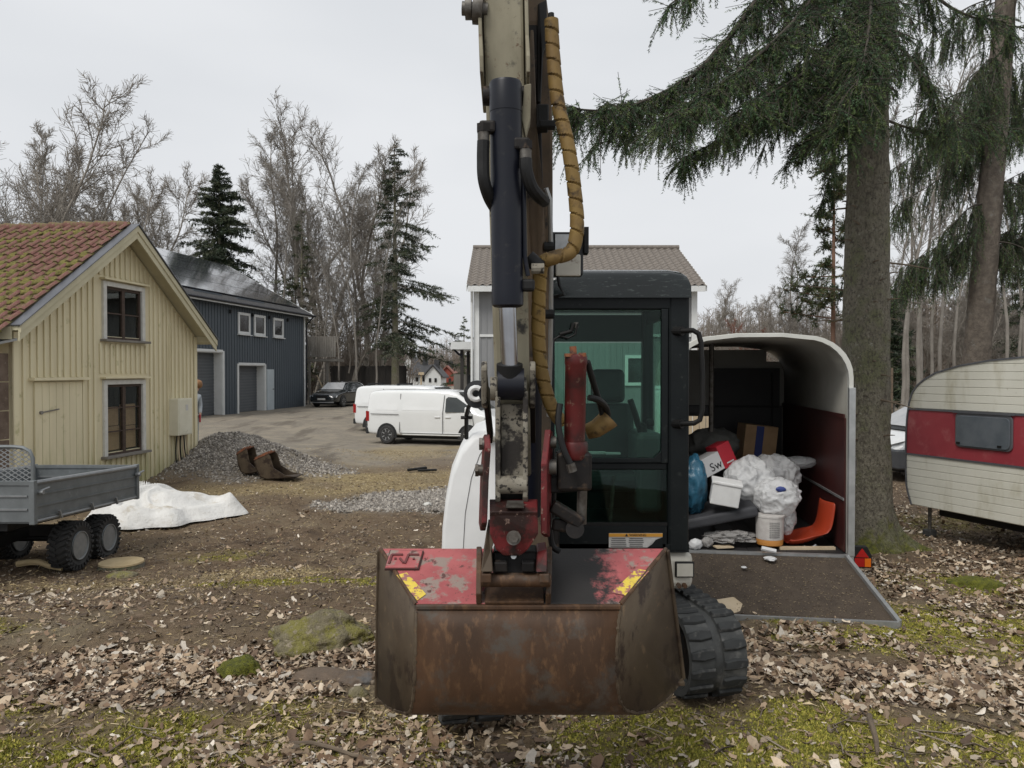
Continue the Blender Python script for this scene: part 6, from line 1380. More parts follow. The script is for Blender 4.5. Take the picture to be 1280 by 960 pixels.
# --- boom (behind), with its lift cylinder in front
def boxbeam(pts, wx, wy, name, mat, parent=None, bevel=.012):
    """pts: centre points (x,y,z); wx across, wy thickness perpendicular to the run"""
    m = MB(); k = len(pts); pts = [Vector(p) for p in pts]
    for i, p in enumerate(pts):
        t = (pts[min(i + 1, k - 1)] - pts[max(i - 1, 0)]).normalized(); xa = Vector((1, 0, 0)); xa = (xa - t * xa.dot(t)).normalized(); ya = xa.cross(t)
        a, b = wx[i] / 2, wy[i] / 2
        m.v += [p + xa * -a + ya * -b, p + xa * a + ya * -b, p + xa * a + ya * b, p + xa * -a + ya * b]
    m.f = [[i * 4 + j, i * 4 + (j + 1) % 4, (i + 1) * 4 + (j + 1) % 4, (i + 1) * 4 + j] for i in range(k - 1) for j in range(4)] + [[0, 1, 2, 3], [(k - 1) * 4 + j for j in range(4)]]; m.mi = [0] * len(m.f)
    return X_(m, name, mat, parent, bevel=bevel)
boom = boxbeam([(.10, 4.42, .62), (.10, 4.40, 1.1), (.10, 4.22, 1.75), (.10, 3.92, 2.35), (.095, 3.62, 2.85), (.085, 3.42, 3.25), (.05, 3.34, 3.50)], [.22, .22, .22, .20, .18, .15, .14], [.22, .30, .36, .34, .28, .22, .16], 'boom', 'boom')
X_(MB().cyl((-.06, 4.42, .60), (.26, 4.42, .60), .06, 16), 'boom_pivot', 'arm_dark', boom); X_(MB().box((.10, 4.52, .62), (.34, .36, .42)), 'swing_bracket', 'arm_dark', bevel=.03)
bc = X_(MB().cyl((.10, 4.02, .95), (.10, 3.80, 1.75), .05, 18), 'boom_cylinder', 'blackcyl', smooth=True); X_(MB().cyl((.10, 3.80, 1.75), (.10, 3.72, 2.05), .028, 14), 'cylinder_rod', 'chrome', bc, smooth=True)
X_(MB().cyl((.08, 3.80, 3.1), (.08, 4.25, 2.45), .05, 16), 'arm_cylinder', 'blackcyl', smooth=True)
# dark steel duct plates and pipes running down the boom's right side
X_(MB().prism([P(652, 0, 3.32) , P(671, 0, 3.32), P(676, 130, 3.34), P(679, 250, 3.42), P(660, 250, 3.42), P(654, 120, 3.34)], (0, .10, 0)), 'boom_side_plate', 'arm_dark', boom, bevel=.006)
X_(MB().prism([P(672, 8, 3.30), P(683, 2, 3.30), P(684, 55, 3.30), P(679, 66, 3.30), P(676, 130, 3.33), P(671, 130, 3.33)], (0, .08, 0)), 'boom_tip_ear', 'black', boom, bevel=.006)
X_(MB().prism([P(655, 160, 3.30), P(663, 40, 3.30), P(667, 40, 3.3), P(671, 160, 3.3), P(679, 235, 3.34), P(684, 330, 3.5), P(676, 470, 3.7), P(658, 470, 3.7), P(657, 250, 3.4)], (0, .05, 0)), 'boom_face', 'boom', boom, bevel=.004)
X_(MB().tube([P(682, 236, 3.38), P(687, 250, 3.40), P(689, 330, 3.5), P(688, 440, 3.65), P(686, 520, 3.8)], .011, 8), 'steel_pipe', 'alum', boom, smooth=True)
[X_(MB().cyl(P(680, yy, dd), P(692, yy, dd), .022, 10), 'pipe_clamp', 'black', boom) for yy, dd in ((309, 3.46), (393, 3.56))]
X_(MB().box(P(678, 150, 3.3), (.05, .08, .10)).box(P(684, 158, 3.28), (.07, .05, .03)), 'hose_clamp', 'black', boom, bevel=.006)
# work lamp
lp_ = X_(MB().box(P(708, 319, 3.62), (.15, .10, .20)), 'work_lamp', 'plastic', boom, bevel=.01); X_(MB().box(P(710, 332, 3.555), (.115, .012, .10)), 'lamp_panel', 'white_dirty', lp_, bevel=.015); X_(MB().box(P(706, 303, 3.56), (.09, .012, .07)), 'lamp_glass', 'headlamp', lp_); X_(MB().box(P(732, 302, 3.6), (.02, .08, .12)), 'lamp_bracket', 'black', lp_)
X_(MB().tube([P(697, 345, 3.56), P(699, 357, 3.56), P(705, 368, 3.56), P(690, 372, 3.6)], .008, 6), 'lamp_wire', 'hosedark', lp_, smooth=True)
# --- dipper arm with bucket cylinder
AT = Vector((-.045, 3.10, 3.55)); AB = Vector((.01, 3.16, 1.28))
arm = boxbeam([AT, AT.lerp(AB, .25), AT.lerp(AB, .6), AB], [.165, .155, .145, .135], [.30, .28, .24, .17], 'dipper_arm', 'arm')
for sg in (-1, 1):
    X_(MB().prism([AT.lerp(AB, .12) + Vector((sg * .083, -.15, 0)), AT.lerp(AB, .12) + Vector((sg * .083, .1, 0)), AT.lerp(AB, .34) + Vector((sg * .08, .1, 0)), AT.lerp(AB, .34) + Vector((sg * .08, -.24, .04)), AT.lerp(AB, .34) + Vector((sg * .08, -.24, .10)), AT.lerp(AB, .25) + Vector((sg * .082, -.17, 0))], (sg * .014, 0, 0)), 'arm_cheek', 'arm', arm, bevel=.004)
X_(MB().cyl(P(578, 14, 2.98), P(610, 16, 2.98), .026, 12).cyl(P(582, 14, 2.98), P(590, 14, 2.98), .042, 12).cyl(P(592, 15, 2.98), P(604, 16, 2.98), .055, 14), 'arm_pin', 'steel', arm, smooth=True)
bx0, bx1 = P(632, 108, 2.86), P(634.5, 384, 2.90)
cyl = X_(MB().lathe([(.02, -.012), (.056, -.01), (.0605, .0), (.0605, .10), (.0590, .101), (.0590, (bx1 - bx0).length - .07), (.060, (bx1 - bx0).length - .065), (.060, (bx1 - bx0).length - .008), (.050, (bx1 - bx0).length), (.03, (bx1 - bx0).length + .004)], bx0, bx1 - bx0, 28), 'bucket_cylinder', 'blackcyl', smooth=True)
X_(MB().cyl(bx1, P(637, 456, 2.93), .033, 20), 'cylinder_rod', 'chrome', cyl, smooth=True)
X_(MB().cyl(P(604, 122, 2.92), P(660, 122, 2.92), .036, 16), 'trunnion_pin', 'arm_dark', cyl, smooth=True)
X_(MB().prism([P(655, 108, 2.86), P(664, 106, 2.86), P(663, 150, 2.87), P(657, 172, 2.87), P(652, 150, 2.87)], (0, .08, 0)), 'trunnion_ear', 'arm', cyl, bevel=.004)
X_(MB().tube([P(652, 205, 2.87), P(655, 240, 2.87), P(656, 320, 2.88), P(660, 345, 2.88)], .0085, 8), 'cylinder_pipe', 'blackcyl', cyl, smooth=True); X_(MB().box(P(660, 357, 2.90), (.05, .05, .045)), 'pipe_fitting', 'black', cyl, bevel=.01)
X_(MB().cyl(P(664, 336, 2.92), P(680, 336, 2.92), .02, 10), 'hose_stud', 'link', cyl, smooth=True)
def hose(name, pts, r, mat, parent, fit=None):
    pts = [Vector(p) for p in pts]; q = []
    for i in range(len(pts) - 1):   # Catmull-Rom
        p0, p1, p2, p3 = pts[max(i - 1, 0)], pts[i], pts[i + 1], pts[min(i + 2, len(pts) - 1)]
        for j in range(8):
            t = j / 8; q.append(.5 * ((2 * p1) + (p2 - p0) * t + (2 * p0 - 5 * p1 + 4 * p2 - p3) * t * t + (3 * p1 - p0 - 3 * p2 + p3) * t ** 3))
    q.append(pts[-1]); return X_(MB().tube(q, r, 10), name, mat, parent, smooth=True), q
for pts, fx in (([P(604.5, 178, 2.83), P(604, 200, 2.83), P(605, 225, 2.83), P(611, 246, 2.86), P(620, 262, 2.92)], 604.5), ([P(657, 200, 2.82), P(658, 215, 2.82), P(664, 234, 2.84), P(673, 246, 2.88), P(680, 252, 2.98)], 657)):
    h_, q = hose('hydraulic_hose', pts, .024, 'hosedark', cyl)
    yy = 157 if fx < 620 else 178
    X_(MB().cyl(P(fx, yy + 4, 2.83), P(fx, yy + 30, 2.83), .022, 12), 'hose_crimp', 'steel', h_, smooth=True); X_(MB().cyl(P(fx, yy, 2.83), P(fx, yy + 10, 2.83), .027, 6), 'hex_nut', 'arm_dark', h_); X_(MB().box(P(fx + (5 if fx < 620 else -5), yy + 4, 2.84), (.06, .045, .045)), 'elbow', 'arm_dark', h_, bevel=.01)
# yellow spiral wrapped hose
def wrapped(name, pts, r, pitch, parent):
    pts = [Vector(p) for p in pts]; q = []
    for i in range(len(pts) - 1):
        p0, p1, p2, p3 = pts[max(i - 1, 0)], pts[i], pts[i + 1], pts[min(i + 2, len(pts) - 1)]
        for j in range(24):
            t = j / 24; q.append(.5 * ((2 * p1) + (p2 - p0) * t + (2 * p0 - 5 * p1 + 4 * p2 - p3) * t * t + (3 * p1 - p0 - 3 * p2 + p3) * t ** 3))
    q.append(pts[-1]); L_ = [0]
    for a, b in zip(q, q[1:]): L_.append(L_[-1] + (b - a).length)
    # resample finely, sawtooth radius for overlapping turns; spiral phase around the tube
    m = MB(); n_ = 16; stp = .0035; cnt = int(L_[-1] / stp); j = 0; u = None
    dirs = None
    for i in range(cnt + 1):
        d = min(i * stp, L_[-1] - 1e-6)
        while L_[j + 1] < d: j += 1
        t = (d - L_[j]) / max(1e-9, L_[j + 1] - L_[j]); p = q[j].lerp(q[j + 1], t); tg = (q[j + 1] - q[j]).normalized()
        if u is None:
            u = tg.cross(Vector((0, 1, 0))); u.normalize()
        u = (u - tg * u.dot(tg)).normalized(); v_ = tg.cross(u)
        for a_ in range(n_):
            an = 2 * math.pi * a_ / n_; ph = ((d / pitch + an / (2 * math.pi)) % 1.0); rr_ = r * (.97 + .05 * ph if ph < .90 else .76)
            m.v.append(p + (u * math.cos(an) + v_ * math.sin(an)) * rr_)
    k = cnt + 1; m.f = [[i * n_ + b, i * n_ + (b + 1) % n_, (i + 1) * n_ + (b + 1) % n_, (i + 1) * n_ + b] for i in range(k - 1) for b in range(n_)] + [list(range(n_)), [(k - 1) * n_ + b for b in range(n_)]]; m.mi = [0] * len(m.f)
    return X_(m, name, 'hose', parent, smooth=True, ang=40)
wrapped('wrapped_hose', [P(689, 28, 3.05), P(691, 70, 3.05), P(697, 130, 3.04), P(710, 185, 3.02), P(718, 240, 3.02), P(721, 285, 3.02), P(714, 314, 3.02), P(694, 322, 3.0), P(678, 330, 3.02), P(674, 360, 3.06), P(673, 420, 3.10), P(678, 470, 3.12), P(690, 510, 3.12), P(704, 530, 3.14)], .0285, .062, boom)
X_(MB().cyl(P(688.5, 20, 3.05), P(689, 30, 3.05), .012, 8), 'hose_stub', 'black', boom)
X_(MB().cyl(P(660, 322, 2.99), P(675, 335, 2.99), .03, 12), 'hose_collar', 'hosedark', boom, smooth=True)
# --- bucket linkage: guide links and chipped casting
pin = P(638, 470, 2.96)
X_(MB().cyl(P(622, 480, 2.95), P(655, 480, 2.95), .062, 22), 'rod_eye', 'blackcyl', smooth=True); X_(MB().cyl(P(637, 455, 2.93), P(637, 470, 2.94), .05, 18), 'rod_gland', 'black', smooth=True)
for sg, a in ((-1, 609), (1, 662)):
    g = MB(); top_, bot_ = P(a, 463, 2.97), P(a, 505, 3.02)
    n2 = 10; pts = [top_ + Vector((0, .035 * math.cos(math.pi * i / n2), .035 * math.sin(math.pi * i / n2))) for i in range(n2 + 1)] + [bot_ + Vector((0, -.03, 0)), bot_ + Vector((0, .05, -.02))][:2]
    g.prism(pts, (sg * .022, 0, 0)); X_(g, 'guide_link', 'link', bevel=.005); X_(MB().bar(top_ + Vector((sg * .012, .03, -.03)), Vector((a / 1000 * 0 + (sg * .09), 3.24, 1.42)), .02, .06), 'guide_link', 'arm_dark', bevel=.004)
    X_(MB().cyl(P(a - sg * 4, 486, 2.96), P(a - sg * 12, 486, 2.96), .046, 16), 'link_boss', 'link', smooth=True)
for sg, xa, xb in ((-1, 619, 622), (1, 660, 656)):
    X_(MB().prism([P(xa, 488, 2.91), P(xa, 622, 2.93), P(xa, 640, 2.99), P(xa, 610, 3.10), P(xa, 500, 3.04)], (sg * -.020, 0, 0)), 'bucket_link_plate', 'link', bevel=.006)
X_(MB().prism([P(626, 505, 2.965), P(656, 505, 2.965), P(656, 596, 2.975), P(626, 596, 2.975)], (0, .03, 0)), 'bucket_link_web', 'link', bevel=.006)
X_(MB().cyl(P(622, 606, 2.955), P(658, 606, 2.955), .036, 20), 'bucket_link_tube', 'link', smooth=True)
X_(MB().box(P(640, 625, 3.10), (.13, .16, .12)), 'arm_foot', 'arm_dark', bevel=.02)
# --- red tilt coupler
for name, poly, dx in (('coupler_cheek', [P(612, 543, 2.93), P(614, 560, 2.9), P(611, 600, 2.9), P(609, 655, 2.88), P(607, 664, 2.95), P(605, 655, 3.10), P(607, 590, 3.12), P(611, 545, 3.06)], -.022), ('coupler_cheek', [P(681, 537, 2.98), P(676, 580, 2.92), P(676, 668, 2.90), P(680, 672, 3.0), P(683, 600, 3.12), P(684, 540, 3.08)], .024)):
    X_(MB().prism(poly, (dx, 0, 0)), name, 'red', bevel=.004)
X_(MB().prism([P(612, 640, 2.87), P(672, 640, 2.87), P(673, 668, 2.87), P(660, 688, 2.88), P(650, 696, 2.89), P(630, 696, 2.89), P(620, 688, 2.88), P(612, 668, 2.87)], (0, .05, 0)), 'coupler_front_plate', 'red', bevel=.006)
X_(MB().prism([P(612, 640, 2.865), P(672, 640, 2.865), P(672, 624, 2.97), P(612, 624, 2.97)], (0, .01, -.03)), 'coupler_top_plate', 'red', bevel=.004)
X_(MB().prism([P(632, 636, 2.86), P(655, 636, 2.86), P(654, 627, 2.93), P(634, 627, 2.93)], (0, -.004, .004)), 'maker_plate', 'steel')
cp_ = X_(MB().cyl(P(642, 673, 2.865), P(642, 673, 2.83), .027, 20), 'tilt_pin', 'steel', smooth=True); X_(MB().cyl(P(642, 673, 2.835), P(642, 673, 2.815), .019, 6), 'pin_bolt', 'steel', cp_)
for a, yy in ((603, 555), (598, 588)): X_(MB().cyl(P(a + 10, yy, 2.98), P(a, yy, 2.98), .022, 12).cyl(P(a, yy, 2.98), P(a - 4, yy, 2.98), .026, 6), 'pin_end', 'steel', smooth=True)
[X_(MB().cyl(P(684, yy, dd), P(695, yy, dd), rr_, 12), 'pin_end', 'steel', smooth=True) for yy, dd, rr_ in ((553, 3.02, .024), (584, 3.0, .03))]
# lower coupler, holds the bucket
for sg, pts in ((-1, [P(609, 658, 2.93), P(622, 662, 2.92), P(614, 690, 2.90), P(616, 716, 2.86), P(601, 716, 2.86), P(604, 690, 2.9)]), (1, [P(672, 690, 2.93), P(684, 688, 2.92), P(684, 716, 2.86), P(670, 716, 2.86)])):
    X_(MB().prism(pts, (0, .14, 0)), 'hook_plate', 'rustside' if sg < 0 else 'red', bevel=.004)
X_(MB().prism([P(616, 690, 2.97), P(672, 690, 2.97), P(672, 722, 2.94), P(616, 722, 2.94)], (0, .12, 0)), 'coupler_body', 'arm_dark', bevel=.008)
X_(MB().cyl(P(642, 696, 2.90), P(642, 696, 2.95), .011, 10), 'grease_nipple', 'alum')
for a in (626, 660): X_(MB().box(P(a, 708, 2.92), (.05, .05, .04)), 'lock_block', 'arm_dark', bevel=.006)
X_(MB().cyl(P(602, 726, 2.92), P(688, 726, 2.92), .027, 20), 'bucket_pin', 'rust', smooth=True)
for a in (608, 680): X_(MB().box(P(a, 722, 2.89), (.038, .05, .035)), 'hook_end', 'rust', bevel=.005)
# --- red tilt cylinder at the side
tc0, tc1 = P(720, 444, 3.02), P(718, 561, 3.04)
tcy = X_(MB().lathe([(.03, -.005), (.042, 0), (.0445, .01), (.0445, .035), (.042, .04), (.042, (tc1 - tc0).length)], tc0, tc1 - tc0, 24), 'tilt_cylinder', 'redcyl', smooth=True)
X_(MB().cyl(P(716, 433, 3.02), P(717, 444, 3.02), .014, 10).cyl(P(711, 442, 3.0), P(711, 446, 3.0), .018, 8).cyl(P(728, 441, 3.0), P(728, 446, 3.0), .015, 8), 'rusty_fitting', 'rustbright', tcy)
X_(MB().lathe([(.050, 0), (.054, .01), (.054, .06), (.048, .07)], P(718, 552, 3.04), (0, 0, -1), 24), 'cylinder_collar', 'redcyl', tcy, smooth=True)
X_(MB().box(P(717, 588, 3.06), (.135, .12, .15)), 'cylinder_mount', 'arm_dark', tcy, bevel=.012); X_(MB().prism([P(684, 596, 3.03), P(737, 596, 3.03), P(738, 614, 3.03), P(684, 618, 3.03)], (0, .08, 0)), 'mount_bracket', 'arm_dark', bevel=.008)
X_(MB().cyl(P(728, 612, 3.04), P(727, 655, 3.05), .02, 14), 'tilt_rod', 'steel', tcy, smooth=True)
X_(MB().bar(P(690, 632, 3.0), P(728, 655, 3.0), .06, .05).bar(P(690, 655, 3.02), P(728, 660, 3.02), .05, .05), 'tilt_lever', 'arm_dark', bevel=.01); X_(MB().cyl(P(719, 662, 2.97), P(719, 662, 3.08), .036, 18), 'lever_eye', 'arm_dark', smooth=True)
for pts in ([P(734, 452, 3.04), P(742, 480, 3.10), P(750, 505, 3.16), P(755, 527, 3.2)], [P(736, 497, 3.08), P(748, 500, 3.10), P(758, 510, 3.16), P(760, 526, 3.2)], [P(700, 505, 3.0), P(698, 530, 2.98), P(704, 560, 2.97), P(714, 582, 2.97)], [P(690, 560, 3.2), P(692, 610, 3.2), P(690, 650, 3.2)], [P(686, 640, 3.15), P(690, 680, 3.15), P(700, 690, 3.15)]): hose('hydraulic_hose', pts, .013, 'hosedark', tcy)
X_(MB().tube([P(733, 540, 3.2), P(745, 536, 3.2), P(756, 528, 3.2), P(762, 522, 3.2)], [.028, .034, .038, .043], 16, cap=False), 'hose_sleeve', 'hose', tcy, smooth=True, solid=.008)
X_(MB().cyl(P(713, 580, 2.96), P(716, 590, 2.96), .018, 8), 'hose_end', 'steel', tcy)
# --- bucket
PR = [(3.30, .933, -.567, .663), (2.95, .800, -.369, .418), (2.92, .72, -.366, .402), (2.908, .62, -.366, .396), (2.912, .52, -.370, .398), (2.93, .44, -.378, .410), (2.965, .385, -.392, .440), (3.02, .350, -.416, .490), (3.11, .318, -.462, .565), (3.24, .280, -.525, .660), (3.40, .250, -.598, .757)]
bk = empty('digging_bucket', (.05, 3.15, .28), 0, 'red topped rusty wide grading bucket hanging on the excavator arm', 'bucket')
def bzr(y, z, t): return z + (.085 * t * ((y - 3.1) / .3) ** 1.2 if y > 3.1 and z < .4 else 0)
def ruled(i0, i1, seg=6):
    m = MB(); rows_ = PR[i0:i1 + 1]
    for (y, z, xl, xr) in rows_:
        for j in range(seg + 1): m.v.append(Vector((xl + (xr - xl) * j / seg, y, bzr(y, z, j / seg))))
    k = seg + 1; m.f = [[i * k + j, i * k + j + 1, (i + 1) * k + j + 1, (i + 1) * k + j] for i in range(len(rows_) - 1) for j in range(seg)]; m.mi = [0] * len(m.f); return m
def plate_mat():  # red plate paint with a ragged black patch right of its middle
    m = M['bucketred'].copy(); m.name = 'red_plate_with_black_patch'; nt = m.node_tree; bs = nt.nodes['Principled BSDF']; old = bs.inputs['Base Color'].links[0].from_socket
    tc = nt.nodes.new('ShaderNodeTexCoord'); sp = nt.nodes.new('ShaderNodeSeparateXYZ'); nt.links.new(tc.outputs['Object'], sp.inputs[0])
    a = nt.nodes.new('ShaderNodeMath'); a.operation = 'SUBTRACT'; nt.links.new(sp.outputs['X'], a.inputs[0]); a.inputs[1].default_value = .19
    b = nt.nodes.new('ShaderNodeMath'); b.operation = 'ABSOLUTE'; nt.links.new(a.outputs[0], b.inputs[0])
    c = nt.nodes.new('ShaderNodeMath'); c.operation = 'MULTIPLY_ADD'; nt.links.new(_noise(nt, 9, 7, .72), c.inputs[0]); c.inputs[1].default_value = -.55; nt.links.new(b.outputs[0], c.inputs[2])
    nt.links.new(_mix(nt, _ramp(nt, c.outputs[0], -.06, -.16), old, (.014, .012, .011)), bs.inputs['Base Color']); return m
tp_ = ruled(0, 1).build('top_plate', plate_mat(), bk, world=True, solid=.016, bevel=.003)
ruled(1, 10).build('shell', M['rust'], bk, world=True, smooth=True, solid=.014, ang=70)
for side in (2, 3):
    ctr = Vector((sum(r[side] for r in PR) / len(PR), 3.2, .6)); m = MB(); sg = -1 if side == 2 else 1
    m.v = [Vector((r[side] , r[0], bzr(r[0], r[1], side - 2))) for r in PR] + [Vector((PR[0][side] * .55 + PR[10][side] * .45 + sg * .006, 3.35, .60)), Vector(((-.46 if side == 2 else .50), 3.10, .60))]
    k = len(PR); m.f = [[i, i + 1, k + 1] for i in range(k - 1)] + [[k - 1, k, k + 1], [k, 0, k + 1]]; m.mi = [0] * len(m.f)
    m.build('side_plate', M['rustside'], bk, world=True, smooth=True, solid=.014, ang=40)
    wp = []
    for a, b in zip(PR[1:], PR[2:]):
        for q in range(9): t = q / 9; wp.append(Vector((a[side] + (b[side] - a[side]) * t, a[0] + (b[0] - a[0]) * t, bzr(a[0], a[1], side - 2) * (1 - t) + bzr(b[0], b[1], side - 2) * t)))
    MB().tube(wp, [.0085 + random.uniform(-.0018, .0022) for _ in wp], 7).build('weld_bead', M['rustside'], bk, world=True, smooth=True)
    a, b = PR[0], PR[1]; MB().tube([Vector((a[side], a[0], a[1] + .004)), Vector((b[side], b[0], b[1] + .004))], .009, 8).build('plate_rim', M['rust'], bk, world=True, smooth=True)
    e_ = MB()
    for a, b in zip(PR[1:], PR[2:]): e_.bar((a[side], a[0], bzr(a[0], a[1], side - 2)), (b[side], b[0], bzr(b[0], b[1], side - 2)), .014, .014)
    pass
    MB().bar((PR[0][side] + sg * .0, PR[0][0], PR[0][1]), (PR[10][side], PR[10][0], bzr(PR[10][0], PR[10][1], side - 2)), .03, .02).build('side_edge', M['rustside'], bk, world=True, bevel=.004)
MB().bar((PR[1][2], PR[1][0] - .008, PR[1][1] - .004), (PR[1][3], PR[1][0] - .008, PR[1][1] - .004), .022, .018).build('front_edge', M['rust'], bk, world=True, bevel=.004)
MB().bar((PR[10][2], PR[10][0], PR[10][1]), (PR[10][3], PR[10][0], bzr(PR[10][0], PR[10][1], 1)), .12, .02).build('cutting_edge', M['rustside'], bk, world=True, bevel=.004)
# coordinates on the red plate: a across -1..1, b 0 near .. 1 far
UP = (Vector((0, PR[0][0], PR[0][1])) - Vector((0, PR[1][0], PR[1][1]))).normalized(); NRM = Vector((1, 0, 0)).cross(UP).normalized(); NRM = NRM if NRM.z > 0 else -NRM
def onp(px, py, lift=.010):
    """where the line of sight through a photo pixel meets the plate"""
    o_ = Vector((0, 0, CAMZ)); d = P(px, py, 1) - o_; p0 = Vector((0, PR[1][0], PR[1][1])) + NRM * lift
    return o_ + d * ((p0 - o_).dot(NRM) / d.dot(NRM))
MB().prism([onp(480.2, 714.2, .008), onp(523, 714.2, .008), onp(529.5, 691.2, .008), onp(487, 690.4, .008)], NRM * .009).build('badge_shadow_rim', pmat('badge_painted_shadow', (.06, .025, .022), rough=.7), bk, world=True)  # dark plate under the badge, drawn in as its shadow border
lg = MB().prism([onp(481, 713), onp(522, 713), onp(528, 692), onp(488, 691)], NRM * .012).build('maker_badge', M['bucketred'], bk, world=True, bevel=.003)
st2 = MB(); S_ = lambda pts: [st2.bar(onp(*a, .023), onp(*b, .023), .009, .010, up=NRM) for a, b in zip(pts, pts[1:])]
S_([(485.6, 705.5), (489.3, 694.5), (503.2, 694.5)]); S_([(492.5, 699.5), (495, 699.5)]); S_([(499.5, 699), (504, 705)]); S_([(505.5, 705.5), (510.2, 694.5), (523.5, 694.5)]); S_([(515.5, 699.8), (518, 699.8)])
st2.build('badge_lettering', pmat('badge_dark_red', (.13, .03, .03), rough=.6), lg, world=True)
MB().prism([onp(495, 720), onp(508, 717), onp(532, 744), onp(521, 752)], NRM * .0015).build('hazard_sticker', M['yellow'], bk, world=True)
MB().prism([onp(765, 742), onp(796, 712), onp(812, 715), onp(784, 746)], NRM * .0015).build('hazard_sticker', M['yellow'], bk, world=True)
gp = [(692, 757), (690, 700), (696, 689), (735, 689), (745, 700), (738, 712), (752, 722), (744, 735), (757, 745), (765, 757)]
pass
for a0, a1 in ((595, 602), (682, 690)):
    MB().prism([onp(a0, 757, .005), onp(a0, 757, .005) + NRM * .05, onp(a0 + 1, 735, .005) + NRM * .12, onp(a0 + 1, 715, .005) + NRM * .12, onp(a0 + 2, 690, .005)], (.021, 0, 0)).build('ear', M['rust'], bk, world=True, bevel=.004)
MB().prism([onp(606, 757, .008), onp(680, 757, .008), onp(680, 738, .008), onp(606, 738, .008)], NRM * .012).build('wear_strip', M['rust'], bk, world=True, bevel=.003)

# ------------------------------------------------------------------ two old rusty buckets by the heap
def trench_bucket(px0, px1, py, d, label, tooth):
    x0, x1 = P(px0, 0, d).x, P(px1, 0, d).x; g = Hs((x0 + x1) / 2, d); b = empty('rusty_bucket', ((x0 + x1) / 2, d, g), 0, label, 'bucket', 'old buckets lying on the dirt yard')
    w_ = x1 - x0; hh_ = .55; dep = .5
    prof = [(0, hh_ * .78), (.02, hh_ * .45), (w_ * .18, hh_ * .12), (w_ * .4, .02), (w_ * .75, .03), (w_ * 1.0 + tooth, .06)]
    m = MB(); n_ = 4
    for x, z in prof:
        for j in range(n_ + 1): m.v.append(Vector((x0 + x, d - dep / 2 + dep * j / n_, g + z)))
    m.f = [[i * 5 + j, i * 5 + j + 1, (i + 1) * 5 + j + 1, (i + 1) * 5 + j] for i in range(len(prof) - 1) for j in range(n_)]; m.mi = [0] * len(m.f)
    m.build('shell', M['rustside'], b, world=True, smooth=True, solid=.02)
    topf = [(0, hh_ * .78), (w_ * .42, hh_ * 1.0), (w_ * .5, hh_ * .9), (w_ * .62, hh_ * .45), (w_ * 1.0, .10)]
    for yy in (d - dep / 2, d + dep / 2): MB().prism([Vector((x0 + x, yy, g + z)) for x, z in prof] + [Vector((x0 + x, yy, g + z)) for x, z in topf[:0:-1]], (0, .02, 0)).build('side_plate', M['rustside'], b, world=True)
    for i in range(3):
        yy = d - dep / 2 + dep * (i + .5) / 3; MB().bar((x0 + .0, yy - .06, g + hh_ * .80), (x0 + w_ * .40, yy - .06, g + hh_ * 1.02), .03, .05).build('ear', M['rustbright'], b, world=True)
    MB().prism([(x0 - .02, d - dep / 2 - .01, g + hh_ * .74), (x0 + w_ * .44, d - dep / 2 - .01, g + hh_ * .98), (x0 + w_ * .44, d + dep / 2, g + hh_ * .98), (x0 - .02, d + dep / 2, g + hh_ * .74)], (0, 0, .025)).build('top_plate', M['rustbright'], b, world=True, bevel=.005)
trench_bucket(301, 326, 604, 16.4, 'rusty excavator bucket without long lip, left beside its twin at the heap', 0)
trench_bucket(323, 360, 606, 16.1, 'rusty excavator bucket with long pointed lip lying by gravel heap', .24)

# ------------------------------------------------------------------ white tarp
na, nr = 170, 64
A_, R_ = np.meshgrid(np.linspace(0, 2 * np.pi, na, endpoint=False), np.linspace(0, 1, nr) ** .8)
edge_ = .88 + .13 * np.sin(A_ * 3 + 1) + .07 * np.sin(A_ * 5 + .4) + .035 * np.sin(A_ * 11)
xx = -5.62 + np.cos(A_) * R_ * edge_ * 1.28 - np.sin(A_) * R_ * .1; yy = 12.1 + np.sin(A_) * R_ * edge_ * 1.15
f1 = fbm(xx * 1.1 + 3, yy * 1.1, 2); f2 = fbm(xx * 2.4 + 9 + f1 * 3, yy * 1.5 + 2 + f1, 1); f3 = fbm(xx * 4.4 + 4 + f1 * 4, yy * 2.6 + 1 + f1 * 5, 1)
t_ = np.clip(1 - R_, 0, 1)
env = np.minimum(1, t_ * 5) ** .6
hgt = .012 + env * (.02 + t_ ** .5 * (.08 + .34 * f1) + .30 * (f2 - .25) * (.55 + t_) + .17 * (f3 - .35) + .07 * np.exp(-(np.abs(fbm(xx * 3.3 + f1 * 6, yy * 2.0 + f1 * 3, 1) - .5) / .08) ** 2) * (.4 + t_) + .22 * np.abs(fbm(xx * 2.9 + 20 + f1 * 5, yy * 2.1 + 7 + f1 * 4, 2) - .5) * (.35 + t_))
zz = H(xx, yy, False) + .03 + hgt
Vt = np.stack([xx, yy, zz], -1).reshape(-1, 3); ii = np.arange(na * nr).reshape(nr, na); jn = np.roll(ii, -1, 1)
Ft = np.stack([ii[:-1], jn[:-1], jn[1:], ii[1:]], -1).reshape(-1, 4); used = np.arange(na * nr); mp_ = used
o = npmesh('crumpled_tarp', Vt[used], mp_[Ft], M['tarp'], smooth=True); tag(o, 'crumpled white tarpaulin heaped on the dirt by the cream house', 'tarpaulin')

